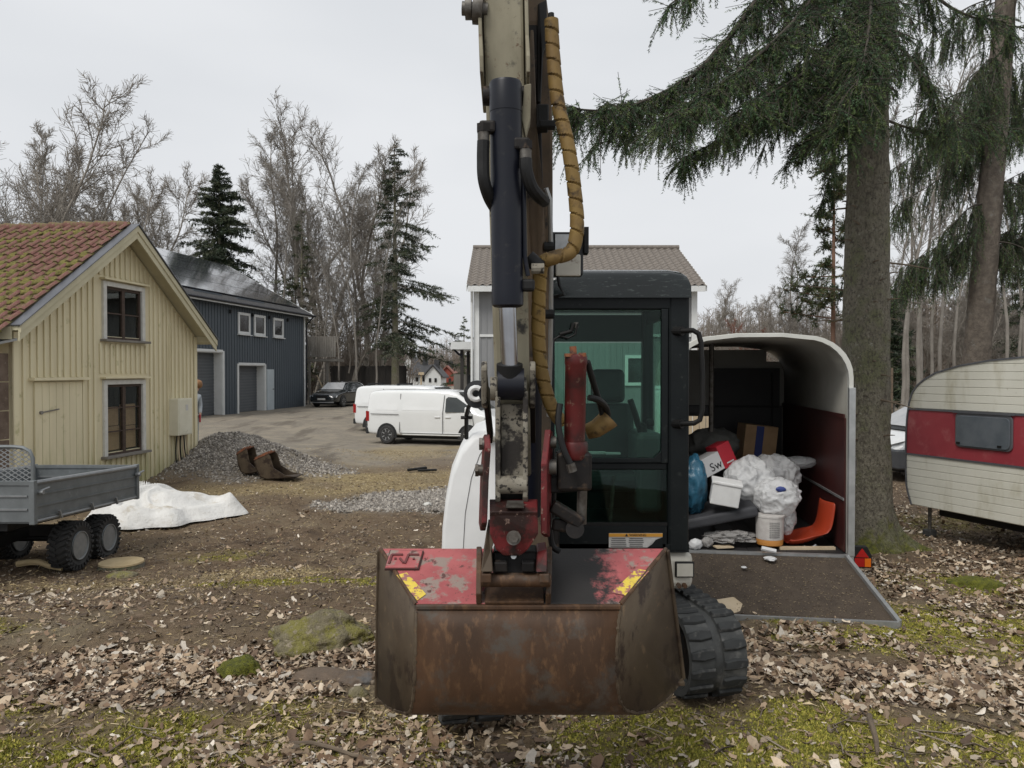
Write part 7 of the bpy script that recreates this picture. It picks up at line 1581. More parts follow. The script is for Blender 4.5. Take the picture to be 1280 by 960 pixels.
# ------------------------------------------------------------------ stones, stump, sticks
def rock(name, px, py, d, size, mat, label, seed, amp=.12, freq=1.6, flat=.35, cat='rock', sub=4):
    x = P(px, 0, d).x; return lump(name, (x, d, Hs(x, d) + size[2] * .15), size, M[mat], label, cat, seed, amp, freq, sub, 0, None, False, crease=.07)
rock('mossy_boulder', 404, 790, 5.65, (.36, .26, .20), 'rock', 'broad mossy boulder half buried in the leaves', 21, .30, 2.4, sub=5)
rock('mossy_boulder', 372, 800, 5.45, (.16, .14, .10), 'rock', 'small mossy stone at the foot of the broad boulder', 22, .2)
rock('moss_clump', 297, 825, 5.05, (.145, .12, .10), 'mossclump', 'bright green moss cushion among the dry leaves', 23, .25, 3, cat='moss')
rock('flat_rock', 405, 828, 4.95, (.20, .11, .045), 'wetrock', 'flat wet brown rock lying in front of the boulder', 24, .2)
rock('flat_rock', 444, 838, 4.85, (.13, .10, .05), 'wetrock', 'small dark wet stone between flat rock and bucket', 25, .2)
rock('small_stone', 447, 862, 4.6, (.06, .05, .045), 'rock', 'rounded little stone standing below the wet rocks', 26, .15, sub=3)
rock('small_stone', 151, 730, 8.55, (.17, .13, .05), 'rock', 'flat olive stone just in front of the cut stump', 27, .12, sub=3)
rock('moss_hummock', 1220, 720, 7.6, (.26, .17, .075), 'mossclump', 'low mossy hummock in the leaves before the caravan', 28, .25, 2.5, cat='moss')
rock('small_stone', 710, 690 , 9.0, (.05, .05, .04), 'rock', 'small stone on the dirt behind the excavator', 29, .12, sub=2)
x = P(150, 0, 9.05).x; g = Hs(x, 9.05)
sp_ = empty('tree_stump', (x, 9.05, g), 0, 'low freshly cut tree stump on the dirt', 'stump')
MB().lathe([(.29, -.08), (.26, .0), (.245, .045)], (x, 9.05, g), (0, 0, 1), 20).build('bark', M['bark'], sp_, world=True, smooth=True); MB().lathe([(.25, .046), (.245, .065), (.001, .068)], (x, 9.05, g), (0, 0, 1), 20).build('cut_face', M['cutwood'], sp_, world=True, smooth=True)
sticks = [((360, 930), (470, 955), 'bare pale stick lying in front of the bucket'), ((150, 838), (210, 818), 'thin dark stick along the leaf drift'), ((20, 712), (75, 716), 'split pale log piece near the trailer wheel'), ((1090, 905), (1100, 952), 'rotten dark stick poking up from the right moss patch'), ((240, 935), (320, 930), 'thin twig lying on the left moss patch'), ((1240, 702), (1280, 698), 'short stick on the leaves before the caravan'), ((270, 905), (300, 880), 'crooked twig on the left moss between leaves')]
for i, (a, b, lab) in enumerate(sticks):
    a = G(*a); b = G(*b); mid = ((a[0] + b[0]) / 2, (a[1] + b[1]) / 2)
    r_ = [.012, .010, .04, .016, .007, .014, .006][i]
    pa = Vector((*a, Hs(*a) + r_)); pb = Vector((*b, Hs(*b) + r_)); pm = Vector((*mid, Hs(*mid) + r_ * 2 + .01))
    tag(MB().tube([pa, pa.lerp(pm, .5) + Vector((.0, .02, .005)), pm, pm.lerp(pb, .5) + Vector((0, -.015, .0)), pb], [r_, r_ * .95, r_ * .9, r_ * .8, r_ * .5], 7).build('fallen_stick', M['cutwood'] if i == 2 else M['stick'], smooth=True), lab, 'stick')
x, y = G(522, 591); gz = Hs(x, y); o = MB().bar((x - .25, y, gz + .05), (x + .2, y + .15, gz + .09), .10, .06).bar((x, y - .05, gz + .05), (x + .45, y + .05, gz + .05), .08, .05); tag(o.build('black_scrap', M['black'], bevel=.02), 'black scrap of plastic pipe lying on the gravel yard', 'scrap')
x, y = G(534, 634); lump('paper_scrap', (x, y, Hs(x, y) + .03), (.07, .07, .03), M['trimwhite'], 'small white litter scrap on the dirt near gravel strip', 'paper', 31, .25, 3, 3)

# ------------------------------------------------------------------ person behind the house corner
def skin_figure(name, mat, nodes, edges, parent=None, sub=2):
    me = bpy.data.meshes.new(name); me.from_pydata([n[0] for n in nodes], edges, []); o = bpy.data.objects.new(name, me); C.objects.link(o)
    sk = o.modifiers.new('skin', 'SKIN'); s2 = o.modifiers.new('sub', 'SUBSURF'); s2.levels = sub; s2.render_levels = sub
    bpy.context.view_layer.update()
    for i, n in enumerate(nodes):
        sv = me.skin_vertices[0].data[i]; sv.radius = (n[1], n[2] if len(n) > 2 else n[1]); sv.use_root = (i == 0)
    me.materials.append(mat)
    if parent: o.parent = parent
    return o
px_, py_ = -7.98, 19.1; pg = Hs(px_, py_)
pe = empty('person', (px_, py_, pg), R(25), 'person with light brown hair in pale blue jacket behind the cream house corner', 'person')
body = [((0, 0, .92), .13, .10), ((0, 0, 1.15), .13, .095), ((0, .0, 1.36), .15, .10), ((0, .0, 1.45), .055), ((.10, -.01, 1.54), .085, .10), ((.13, -.01, 1.63), .085, .105), ((.13, 0, 1.69), .05, .06),
        ((.09, 0, .86), .085), ((.10, -.02, .48), .055), ((.10, .0, .10), .04), ((.10, -.14, .04), .035), ((-.09, 0, .86), .085), ((-.10, -.02, .48), .055), ((-.10, .0, .10), .04), ((-.10, -.14, .04), .035),
        ((.17, 0, 1.34), .05), ((.21, .02, 1.12), .04), ((.20, -.08, .90), .032), ((.19, -.10, .80), .03), ((-.19, 0, 1.37), .055), ((-.24, .02, 1.12), .042), ((-.23, -.08, .90), .032), ((-.22, -.10, .80), .03)]
ed = [(0, 1), (1, 2), (2, 3), (3, 4), (4, 5), (5, 6), (0, 7), (7, 8), (8, 9), (9, 10), (0, 11), (11, 12), (12, 13), (13, 14), (2, 15), (15, 16), (16, 17), (17, 18), (2, 19), (19, 20), (20, 21), (21, 22)]
skin_figure('body', M['skin'], body, ed, pe)
jk = [((0, 0, .84), .16, .13), ((0, 0, 1.12), .155, .12), ((0, 0, 1.37), .165, .115), ((0, 0, 1.45), .08), ((.18, 0, 1.34), .07), ((.21, .02, 1.12), .055), ((.20, -.07, .91), .046), ((-.20, 0, 1.37), .075), ((-.25, .02, 1.12), .06), ((-.24, -.07, .91), .046)]
skin_figure('jacket', M['jacket'], jk, [(0, 1), (1, 2), (2, 3), (2, 4), (4, 5), (5, 6), (2, 7), (7, 8), (8, 9)], pe)
skin_figure('trousers', M['trousers'], [((0, 0, .90), .15, .12), ((.09, 0, .82), .10), ((.10, -.02, .48), .072), ((.10, 0, .10), .06), ((-.09, 0, .82), .10), ((-.10, -.02, .48), .072), ((-.10, 0, .10), .06)], [(0, 1), (1, 2), (2, 3), (0, 4), (4, 5), (5, 6)], pe)
lump('hair', (.15, -.01, 1.645), (.115, .125, .12), M['hair'], None, None, 41, .08, 3, 3, 0, pe)
for sg in (-1, 1): 
    MB().box((sg * .10, -.05, .035), (.09, .26, .07)).build('shoe', M['black'], pe, bevel=.025, seg=2)
tag(MB().box((px_ + .25, py_ - .09, pg + .80), (.035, .06, .20)).build('red_cloth', M['redcloth'], bevel=.02), 'small red cloth hanging at the person\'s side by the house', 'cloth')
# ------------------------------------------------------------------ trees
def segs_mesh(name, S, mat, parent, n=3, kind=None):
    """S rows: x0 y0 z0 x1 y1 z1 r0 r1"""
    S = np.asarray(S, float); p0, p1, r0, r1 = S[:, :3], S[:, 3:6], S[:, 6], S[:, 7]
    t = p1 - p0; t /= np.maximum(np.linalg.norm(t, axis=1, keepdims=True), 1e-9)
    ref = np.where(np.abs(t[:, 2:3]) > .9, np.array([[1., 0, 0]]), np.array([[0, 0, 1.]])); u = np.cross(t, ref); u /= np.linalg.norm(u, axis=1, keepdims=True); v = np.cross(t, u)
    a = np.arange(n) * 2 * np.pi / n; ca, sa = np.cos(a), np.sin(a)
    ring = u[:, None] * ca[None, :, None] + v[:, None] * sa[None, :, None]
    V = np.concatenate([p0[:, None] + ring * r0[:, None, None], p1[:, None] + ring * r1[:, None, None]], 1)
    b = (np.arange(len(S)) * 2 * n)[:, None, None]; i = np.arange(n); q = np.stack([i, (i + 1) % n, n + (i + 1) % n, n + i], 1)[None]
    return npmesh(name, V.reshape(-1, 3), (b + q).reshape(-1, 4), mat, parent, smooth=True, kind=kind)
def grow_bare(seed, h, r0, spread=.6, up=.5, n1=24, n2=7, n3=6, start=.25, crook=.10, fine=.011, fork=0, droop=0.0):
    r = np.random.default_rng(seed); tr, tw = [], []
    def branch(p, d, L_, rad, lev, nseg):
        pts = [p]; q = p.copy(); d = d / np.linalg.norm(d)
        for i in range(nseg):
            d = d + r.normal(0, crook * (1 + lev * .6), 3) + np.array([0, 0, (up * .12 if lev and lev < 3 else 0) - (droop * .35 if lev >= 2 else 0)]); d /= np.linalg.norm(d)
            q = q + d * L_ / nseg; pts.append(q)
        rs = [max(fine * .6, rad * (1 - .85 * i / nseg)) for i in range(nseg + 1)]
        for i in range(nseg): (tr if lev == 0 else tw).append([*pts[i], *pts[i + 1], rs[i], rs[i + 1]])
        return pts, rs
    def child_dir(d, ang):
        d = d / np.linalg.norm(d); a = r.normal(0, 1, 3); a -= d * a.dot(d); a /= np.linalg.norm(a); return d * math.cos(ang) + a * math.sin(ang)
    stems = [(np.zeros(3), np.array([r.normal(0, .03), r.normal(0, .03), 1.]), h, r0)]
    for f in range(fork): stems.append((np.array([0, 0, h * r.uniform(.12, .3)]), np.array([r.normal(0, .12), r.normal(0, .12), 1.]), h * r.uniform(.62, .72), r0 * .65))
    for p, d, L_, rad in stems:
        pts, rs = branch(p, d, L_, rad, 0, 14)
        for k in range(n1):
            t = start + (1 - start) * (k + r.random()) / n1; i = min(13, int(t * 14)); f = t * 14 - i; q = pts[i] * (1 - f) + pts[i + 1] * f
            L1 = L_ * spread * .55 * (1.05 - t * .75) * r.uniform(.7, 1.2); d1 = child_dir(pts[i + 1] - pts[i], r.uniform(.5, 1.05) * (1.25 - up * .5)); p1, r1 = branch(q, d1, L1, max(fine * 2, rs[i] * r.uniform(.26, .42)), 1, 6)
            for k2 in range(n2):
                t2 = .15 + .85 * (k2 + r.random()) / n2; i2 = min(5, int(t2 * 6)); q2 = p1[i2] * (1 - (t2 * 6 - i2)) + p1[i2 + 1] * (t2 * 6 - i2)
                L2 = L1 * .5 * (1.1 - t2 * .6) * r.uniform(.6, 1.2); d2 = child_dir(p1[i2 + 1] - p1[i2], r.uniform(.4, .9)); p2, r2 = branch(q2, d2, L2, max(fine * 1.2, r1[i2] * .5), 2, 4)
                for k3 in range(n3):
                    t3 = .15 + .85 * (k3 + r.random()) / n3; i3 = min(3, int(t3 * 4)); q3 = p2[i3]
                    d3 = child_dir(p2[i3 + 1] - p2[i3], r.uniform(.35, .8)); branch(q3, d3, L2 * .5 * r.uniform(.5, 1.2) + .15, fine, 3, 2)
    return tr, tw
bare_cache = {}
def bare_tree(key, loc, rz, scale, label, group, name='bare_tree', mat='twig', cat='tree'):
    if key not in bare_cache:
        args = dict(BARE[key]); tr, tw = grow_bare(**args)
        root = empty(name, (0, 0, 0)); segs_mesh('trunk', tr, M[mat], root, 7); segs_mesh('crown', tw, M[mat], root, 3); bare_cache[key] = root; o = root
    else: o = copy_tree(bare_cache[key]); o.name = name
    o.location = loc; o.rotation_euler = (0, 0, rz); o.scale = (scale,) * 3
    o['label'] = label; o['category'] = cat; o['group'] = group
    return o
BARE = {
 'tall': dict(seed=1, h=14, r0=.12, spread=.46, up=.75, n1=28, n2=8, n3=7, start=.22, crook=.08),
 'oak': dict(seed=2, h=14, r0=.15, spread=.60, up=.85, n1=20, n2=9, n3=7, start=.30, crook=.10, fork=2),
 'birch': dict(seed=3, h=14, r0=.11, spread=.40, up=.65, n1=30, n2=8, n3=7, start=.3, crook=.07, fine=.010, droop=.25),
 'multi': dict(seed=4, h=14, r0=.115, spread=.46, up=.95, n1=18, n2=8, n3=7, start=.25, fork=3, crook=.08),
 'pole': dict(seed=5, h=14, r0=.085, spread=.30, up=.7, n1=16, n2=6, n3=5, start=.45, crook=.05),
 'wide': dict(seed=6, h=12, r0=.11, spread=.70, up=.55, n1=24, n2=9, n3=8, start=.2, crook=.10, fork=1)}
LOOK = {'tall': 'straight ', 'oak': 'forked heavy ', 'birch': 'fine twigged birch-like ', 'multi': 'many-stemmed ', 'pole': 'pole-thin ', 'wide': 'wide crowned '}
def put_bare(key, px, ytop, d, label, group, name='bare_tree', mat=None):
    label = LOOK[key] + label.replace('slender ', '').replace('tall ', '').replace('thin pale ', 'pale ').replace('low twiggy ', 'low ')
    x = P(px, 0, d).x; g = Hs(x, d); top_ = CAMZ + (465 - ytop) / 960 * d; s_ = (top_ - g) / (BARE[key]['h'] * .98)
    return bare_tree(key, (x, d, g - .1), random.uniform(0, 6.28), s_, label, group, name, mat or ('twigpale' if key in ('birch', 'pole') else 'twig'))
gA = 'bare trees behind the cream house'
for key, px, yt, d in (('oak', -8, 95, 38), ('wide', 35, 120, 42), ('multi', 66, 150, 46), ('tall', 22, 105, 47), ('wide', 95, 190, 60)): put_bare(key, px, yt, d, 'tall leafless tree with dense twigs rising behind the cream house roof', gA)
for key, px, yt, d in (('wide', 140, 185, 64), ('wide', 205, 225, 66), ('multi', 175, 245, 70)): put_bare(key, px, yt, d, 'thin pale leafless tree between the cream house and the spruce', 'bare trees between house and spruce')
gB = 'bare trees behind the blue barn'
for key, px, yt, d in (('birch', 338, 160, 60), ('oak', 382, 162, 60), ('multi', 396, 168, 62), ('tall', 415, 205, 58), ('birch', 437, 205, 57), ('oak', 458, 172, 62), ('tall', 474, 185, 60), ('pole', 350, 210, 54), ('pole', 405, 250, 53), ('pole', 425, 270, 52), ('pole', 447, 240, 52), ('pole', 470, 260, 52.5), ('birch', 362, 230, 64), ('wide', 392, 300, 55), ('wide', 436, 310, 56), ('wide', 470, 320, 57)):
    put_bare(key, px, yt, d, 'slender leafless tree standing behind the blue barn and fence', gB)
gC = 'bare trees behind the horse trailer'
for key, px, yt, d in (('wide', 885, 355, 75), ('wide', 905, 372, 70), ('birch', 930, 385, 66), ('wide', 955, 372, 68), ('birch', 988, 285, 60), ('birch', 1000, 300, 58), ('wide', 1010, 360, 60), ('wide', 978, 390, 55), ('birch', 1022, 330, 62), ('wide', 1040, 372, 58)):
    put_bare(key, px, yt, d, 'leafless tree in the woods above the horse trailer roof', gC)
gD = 'thin pale trunks behind the caravan'
for i, (px, yt, d) in enumerate(((1127, 90, 30), (1134, 120, 33), (1146, 60, 31), (1153, 140, 36), (1172, 100, 34), (1190, 150, 40), (1260, 100, 36), (1272, 140, 40), (1116, 150, 42), (1164, 120, 44), (1212, 160, 46), (1250, 130, 48), (1282, 90, 42))): put_bare('pole', px, yt, d, 'thin pale tree trunk in the wood behind the caravan', gD)
for px, yt, d in ((1120, 330, 50), (1150, 345, 48), (1180, 340, 46), (1235, 330, 50), (1265, 335, 46), (1290, 320, 50), (1205, 350, 44)): put_bare('wide', px, yt, d, 'low twiggy leafless tree in the brush behind the caravan', 'twiggy trees behind the caravan')
rb = put_bare('wide', 951, 398, 62, 'small rusty red leafless bush behind the horse trailer', 'red bush', 'red_bush'); rbm = pmat('red_brown_twig', (.24, .09, .055), (.17, .07, .045), 2, .9)
for ch in rb.children: ch.data = ch.data.copy(); ch.data.materials[0] = rbm
del rb['group']
# far woodland masses
def woodland(name, px0, px1, d, hmean, n_, label, seed, mat='twigbrown'):
    r = np.random.default_rng(seed); x0, x1 = P(px0, 0, d).x, P(px1, 0, d).x; S = []
    for i in range(n_):
        x = r.uniform(x0, x1); y = d + r.uniform(-6, 10); h = hmean * r.uniform(.55, 1.15) * (.75 + .5 * vnoise(x * .15, d)); g = -.8
        top_ = np.array([x + r.normal(0, .4), y + r.normal(0, .4), g + h]); b = np.array([x, y, g]); S.append([*b, *top_, .05 + .07 * r.random(), .02])
        for k in range(13):
            t = r.uniform(.12, 1); p = b + (top_ - b) * t; L_ = h * .22 * (1.15 - t) + .3; a = r.uniform(0, 6.28); e = p + np.array([math.cos(a) * L_, math.sin(a) * L_, L_ * r.uniform(.3, 1.0)]); S.append([*p, *e, .028, .014])
            for j in range(2):
                q = p + (e - p) * r.uniform(.3, .9); f = q + r.normal(0, L_ * .3, 3) + np.array([0, 0, L_ * .3]); S.append([*q, *f, .018, .010])
    o = segs_mesh(name, S, M[mat], None, 3, 'stuff'); return tag(o, label, 'woodland')
woodland('far_woodland', 480, 620, 165, 8, 500, 'hazy brown woodland on the far slope beyond the houses', 1)
woodland('woodland_edge', 860, 1120, 85, 8.5, 560, 'brown leafless woodland edge behind the horse trailer', 2)
woodland('woodland_brush', 1085, 1320, 55, 6.5, 620, 'tangled brown brush behind the caravan', 3)
woodland('woodland_brush', 330, 500, 68, 6, 260, 'tangled brown brush behind the black fence', 4)
woodland('woodland_edge', -60, 260, 78, 9, 380, 'brown leafless woodland far behind the cream house', 5)

# conifers
def needle_fans(paths, rng, per_m, ln, wd, cols, hang=.0, spread_=1.0):
    """needle blades along line segments. paths rows: p0(3) p1(3)"""
    S = np.asarray(paths, float); d = S[:, 3:] - S[:, :3]; Ls = np.linalg.norm(d, axis=1); cnt = np.maximum(1, (Ls * per_m).astype(int)); idx = np.repeat(np.arange(len(S)), cnt)
    t = rng.random(len(idx)); p = S[idx, :3] + d[idx] * t[:, None]; dn = d[idx] / np.maximum(Ls[idx], 1e-6)[:, None]
    a = rng.normal(0, 1, (len(idx), 3)); a -= dn * (a * dn).sum(1)[:, None]; a /= np.maximum(np.linalg.norm(a, axis=1, keepdims=True), 1e-6)
    nd = dn * .55 + a * .85 * spread_; nd[:, 2] -= hang; nd /= np.linalg.norm(nd, axis=1, keepdims=True)
    side = np.cross(nd, rng.normal(0, 1, (len(idx), 3))); side /= np.maximum(np.linalg.norm(side, axis=1, keepdims=True), 1e-6)
    L_ = (ln * rng.uniform(.7, 1.25, len(idx)))[:, None]; W_ = wd
    V = np.stack([p - side * W_ / 2, p + side * W_ / 2, p + nd * L_], 1).reshape(-1, 3); F = np.arange(len(V)).reshape(-1, 3)
    c = cols[rng.integers(0, len(cols), len(S))][idx] * rng.uniform(.75, 1.3, (len(idx), 1)); return V, F, np.repeat(c, 3, 0)
NEEDLE = np.array([(.030, .048, .020), (.022, .038, .018), (.042, .058, .022), (.018, .030, .016), (.05, .06, .025)])
def conifer(name, px, ytop, d, rbase, label, seed, dens=1.0, sparse=False, trunkmat='bark', start=.12, cols=NEEDLE, lean=0, onesided=0):
    r = np.random.default_rng(seed); x = P(px, 0, d).x; g = Hs(x, d); h = CAMZ + (465 - ytop) / 960 * d - g
    root = empty(name, (x, d, g), 0, label, 'tree')
    tr = [[0, 0, h * i / 12, lean * (i + 1) / 12 * h * .02, 0, h * (i + 1) / 12, max(.02, .017 * h * (1 - i / 12.5)), max(.015, .017 * h * (1 - (i + 1) / 12.5))] for i in range(12)]
    br, nd = [], []
    nb_r = int(h * (12 if not sparse else 5.5) * dens)
    for i in range(nb_r):
        t = start + (1 - start) * (i + r.random()) / nb_r; a = r.uniform(0, 6.28); L_ = rbase * (1 - t) ** .75 * r.uniform(.55, 1.2) + .12
        if sparse and r.random() < .3: L_ *= .4
        if onesided: L_ *= 1 + onesided * math.cos(a)
        z0 = h * t; p = np.array([0, 0, z0]); dr_ = np.array([math.cos(a), math.sin(a), .25 if t > .7 else -.05]); nseg = 5
        for k in range(nseg):
            q = p + dr_ * L_ / nseg; br.append([*p, *q, .03 * (1 - k / 6), .02 * (1 - k / 6)])
            if k >= 1 or not sparse:
                for j in range(4 if not sparse else 5):
                    s0 = p + (q - p) * r.random(); b2 = L_ * r.uniform(.14, .32); aa = a + r.choice([-1, 1]) * r.uniform(.5, 1.2); e = s0 + np.array([math.cos(aa) * b2, math.sin(aa) * b2, -b2 * r.uniform(.1, .7)]); nd.append([*s0, *e]); br.append([*s0, *e, .010, .005])
                nd.append([*p, *q])
            dr_ = dr_ + np.array([0, 0, -.10 if k < 3 else .12]); p = q
    segs_mesh('trunk', tr, M[trunkmat], root, 9); segs_mesh('branches', br, M['twig'], root, 3, 'stuff')
    V, F, c = needle_fans(nd, r, 26 if not sparse else 22, .24 if not sparse else .20, .075 if not sparse else .06, cols, .12)
    npmesh('needles', V, F, M['needle'], root, col=c, kind='stuff'); return root
conifer('dense_spruce', 275, 208, 57, 5.4, 'dense dark conical spruce behind the blue barn roof', 11, 1.15)
conifer('loose_spruce', 494, 180, 54, 4.4, 'tall loose spruce with ragged side branches by the fence', 12, 1.5, True, onesided=.35, start=.20)
conifer('young_spruce', 378, 262, 57, 3.2, 'dull green young spruce among the bare trees behind the barn', 13, .8, True, cols=NEEDLE * np.array([1.5, 1.35, 1.2]))
conifer('young_spruce', 356, 345, 56, 2.0, 'small dull green spruce left of the other young spruce', 14, .8, True, cols=NEEDLE * np.array([1.5, 1.35, 1.2]))
conifer('distant_spruce', 580, 395, 75, 2.4, 'small pale distant conifer beside the open porch', 15, .8, True, cols=NEEDLE * 2.2)
conifer('dark_spruce', 1104, 355, 40, 2.4, 'dark spruce in the shade behind the brown fence panel', 16, 1.0, False)
conifer('dark_spruce', 1285, 300, 44, 3.0, 'dark spruce at the back of the caravan brush', 17, 1.0, True)
# Scots pine with clumpy top behind the big trunk
r = np.random.default_rng(31); d = 42; x = P(1041, 0, d).x; g = Hs(x, d); h = CAMZ + (465 - 205) / 960 * d - g
pn = empty('scots_pine', (x, d, g), 0, 'slim pine with reddish bark and clumpy needles beside the spruce trunk', 'tree')
segs_mesh('trunk', [[0, 0, h * i / 10, .0, 0, h * (i + 1) / 10, .16 * (1 - i / 14), .16 * (1 - (i + 1) / 14)] for i in range(10)], M['pinebark'], pn, 10)
br, nd = [], []
for i in range(22):
    t = r.uniform(.36, 1) if i > 3 else (.42, .46, .55, .38)[i]; a = r.uniform(0, 6.28) if i > 3 else math.pi + r.uniform(-.3, .3); L_ = (1.9 * (1.15 - t) + .5) * r.uniform(.6, 1.2) * (1.5 if i < 4 else 1); p = np.array([0, 0, h * t]); e = p + np.array([math.cos(a) * L_, math.sin(a) * L_, L_ * r.uniform(-.05, .3)]); br.append([*p, *e, .04, .015])
    for k in range(34):
        s0 = p + (e - p) * r.uniform(.35, 1.0); q = s0 + r.normal(0, .34, 3) + np.array([0, 0, .12]); nd.append([*s0, *q]); br.append([*s0, *q, .012, .006])
segs_mesh('branches', br, M['pinebark'], pn, 4, 'stuff'); V, F, c = needle_fans(nd, r, 60, .16, .045, NEEDLE * np.array([1.6, 1.5, 1.3])); npmesh('needles', V, F, M['needle'], pn, col=c, kind='stuff')

# the two big spruces at the right: trunk, roots, drooping limbs
def big_trunk(root, base, topo, r0, r1, flare, h, mat, seed, roots=()):
    n_, k = 56, 120; V_ = []; base = Vector(base)
    for i in range(k):
        t = i / (k - 1); z = h * t ** 1.25 - .12; c = Vector((topo[0] * t ** 1.1, topo[1] * t, 0)); rr_ = r0 + (r1 - r0) * (z / h) + flare * math.exp(-max(0, z) / .28)
        for j in range(n_):
            a = 2 * math.pi * j / n_; rad = rr_
            for ra, rl_ in roots:
                dd = math.atan2(math.sin(a - ra), math.cos(a - ra)); rad += rl_ * math.exp(-(dd / .28) ** 2) * math.exp(-max(0, z + .1) / .17)
            nz_ = mnoise.noise(Vector((math.cos(a) * 3.2, math.sin(a) * 3.2, z * 3.0 + seed))) * .018 + mnoise.noise(Vector((math.cos(a) * 9, math.sin(a) * 9, z * 9 + seed))) * .011
            V_.append(tuple(c + Vector((math.cos(a) * (rad + nz_), math.sin(a) * (rad + nz_), z))))
    F_ = [(i * n_ + j, i * n_ + (j + 1) % n_, (i + 1) * n_ + (j + 1) % n_, (i + 1) * n_ + j) for i in range(k - 1) for j in range(n_)]
    return npmesh('trunk', V_, F_, mat, root, smooth=True)
def bark_mat(name, moss_top):
    m = M['bark'].copy(); m.name = name; nt = m.node_tree; bs = nt.nodes['Principled BSDF']
    old = bs.inputs['Base Color'].links[0].from_socket
    tc = nt.nodes.new('ShaderNodeTexCoord'); sp = nt.nodes.new('ShaderNodeSeparateXYZ'); nt.links.new(tc.outputs['Object'], sp.inputs[0])
    ad = nt.nodes.new('ShaderNodeMath'); ad.operation = 'MULTIPLY_ADD'; ad.inputs[1].default_value = 1.5; nt.links.new(_noise(nt, 5, 4), ad.inputs[0]); nt.links.new(sp.outputs['Z'], ad.inputs[2])
    mr = _ramp(nt, ad.outputs[0], moss_top + .75, moss_top + .35)
    mossc = _mix(nt, _ramp(nt, _noise(nt, 22, 4), .35, .65), (.15, .155, .025), (.075, .08, .02))
    mp = nt.nodes.new('ShaderNodeMapping'); mp.inputs['Scale'].default_value = (1, 1, .55); nt.links.new(tc.outputs['Object'], mp.inputs['Vector'])
    vo = nt.nodes.new('ShaderNodeTexVoronoi'); vo.inputs['Scale'].default_value = 40; nt.links.new(mp.outputs[0], vo.inputs['Vector'])
    flake = _mix(nt, _ramp(nt, vo.outputs['Distance'], .45, 1.0), old, (.085, .072, .056))
    pale = _mix(nt, _ramp(nt, _noise(nt, 14, 6, .7), .60, .70), flake, (.30, .295, .24))
    bp_ = bs.inputs['Normal'].links[0].from_node; inv_ = nt.nodes.new('ShaderNodeMath'); inv_.operation = 'SUBTRACT'; inv_.inputs[0].default_value = 1; nt.links.new(vo.outputs['Distance'], inv_.inputs[1])
    b2_ = nt.nodes.new('ShaderNodeBump'); b2_.inputs['Strength'].default_value = .6; b2_.inputs['Distance'].default_value = .015; nt.links.new(inv_.outputs[0], b2_.inputs['Height']); nt.links.new(bp_.outputs[0], b2_.inputs['Normal']); nt.links.new(b2_.outputs[0], bs.inputs['Normal'])
    nt.links.new(_mix(nt, mr, pale, mossc), bs.inputs['Base Color']); return m
def limb(pts, r0, rng, hang=1.0, sub=1.0, fan=1.0):
    """one drooping spruce limb: returns wood segs and needle paths"""
    pts = [np.array(p, float) for p in pts]; wood, nd = [], []; q = []
    for i in range(len(pts) - 1):
        p0, p1, p2, p3 = pts[max(i - 1, 0)], pts[i], pts[i + 1], pts[min(i + 2, len(pts) - 1)]
        for j in range(7):
            t = j / 7; q.append(.5 * ((2 * p1) + (p2 - p0) * t + (2 * p0 - 5 * p1 + 4 * p2 - p3) * t * t + (3 * p1 - p0 - 3 * p2 + p3) * t ** 3))
    q.append(pts[-1]); n_ = len(q)
    for i in range(n_ - 1): wood.append([*q[i], *q[i + 1], r0 * (1 - .8 * i / n_), r0 * (1 - .8 * (i + 1) / n_)])
    for i in range(2, n_ - 1):
        f = i / n_; d = q[i + 1] - q[i]; seg = np.linalg.norm(d); d = d / seg; sidev = np.cross(d, (0, 0, 1.)); sidev /= max(1e-6, np.linalg.norm(sidev))
        m_ = rng.poisson(seg * 26 * sub) if f > .12 else rng.poisson(seg * 4 * sub)
        for k in range(m_):
            s0 = q[i] + (q[i + 1] - q[i]) * rng.random(); sg = rng.choice([-1, 1]); L_ = rng.uniform(.2, .95) * fan * (1.15 - .5 * f); v = d * rng.uniform(.2, .9) + sidev * sg * rng.uniform(.2, .9) + np.array([0, 0, rng.uniform(-.5, .35)]); v /= np.linalg.norm(v); pp = s0; ns = 5
            for s_ in range(ns):
                v = v + np.array([0, 0, -.26 * hang]) + rng.normal(0, .10, 3); v /= np.linalg.norm(v); e = pp + v * L_ / ns; wood.append([*pp, *e, .006, .004]); nd.append([*pp, *e])
                for h_ in range(rng.poisson(2.6)):
                    w_ = v * .7 + np.array([0, 0, -.6 * hang]) + rng.normal(0, .45, 3); w_ /= np.linalg.norm(w_); L2 = rng.uniform(.10, .42) * fan; e2 = pp + w_ * L2; mid = pp + w_ * L2 * .5 + rng.normal(0, .015, 3); nd.append([*pp, *mid]); nd.append([*mid, *(e2 + np.array([0, 0, -.05]))]); wood.append([*pp, *e2, .0035, .0025])
                pp = e
    return wood, nd
r = np.random.default_rng(5)
bx_, by_ = 4.52, 9.85; bz_ = Hs(bx_, by_)
sp1 = empty('big_spruce', (bx_, by_, bz_), 0, 'thick spruce trunk with mossy foot and long drooping branch over excavator', 'tree')
big_trunk(sp1, (0, 0, 0), (.04, .0), .325, .19, .12, 8.2, bark_mat('spruce_bark_mossy_foot', .35), 3.1, ((-.30, .62), (-1.9, .24), (2.6, .3), (1.3, .3), (-1.1, .16)))
def rel(p, o): return (p.x - o[0], p.y - o[1], p.z - o[2])
o1 = (bx_, by_, bz_)
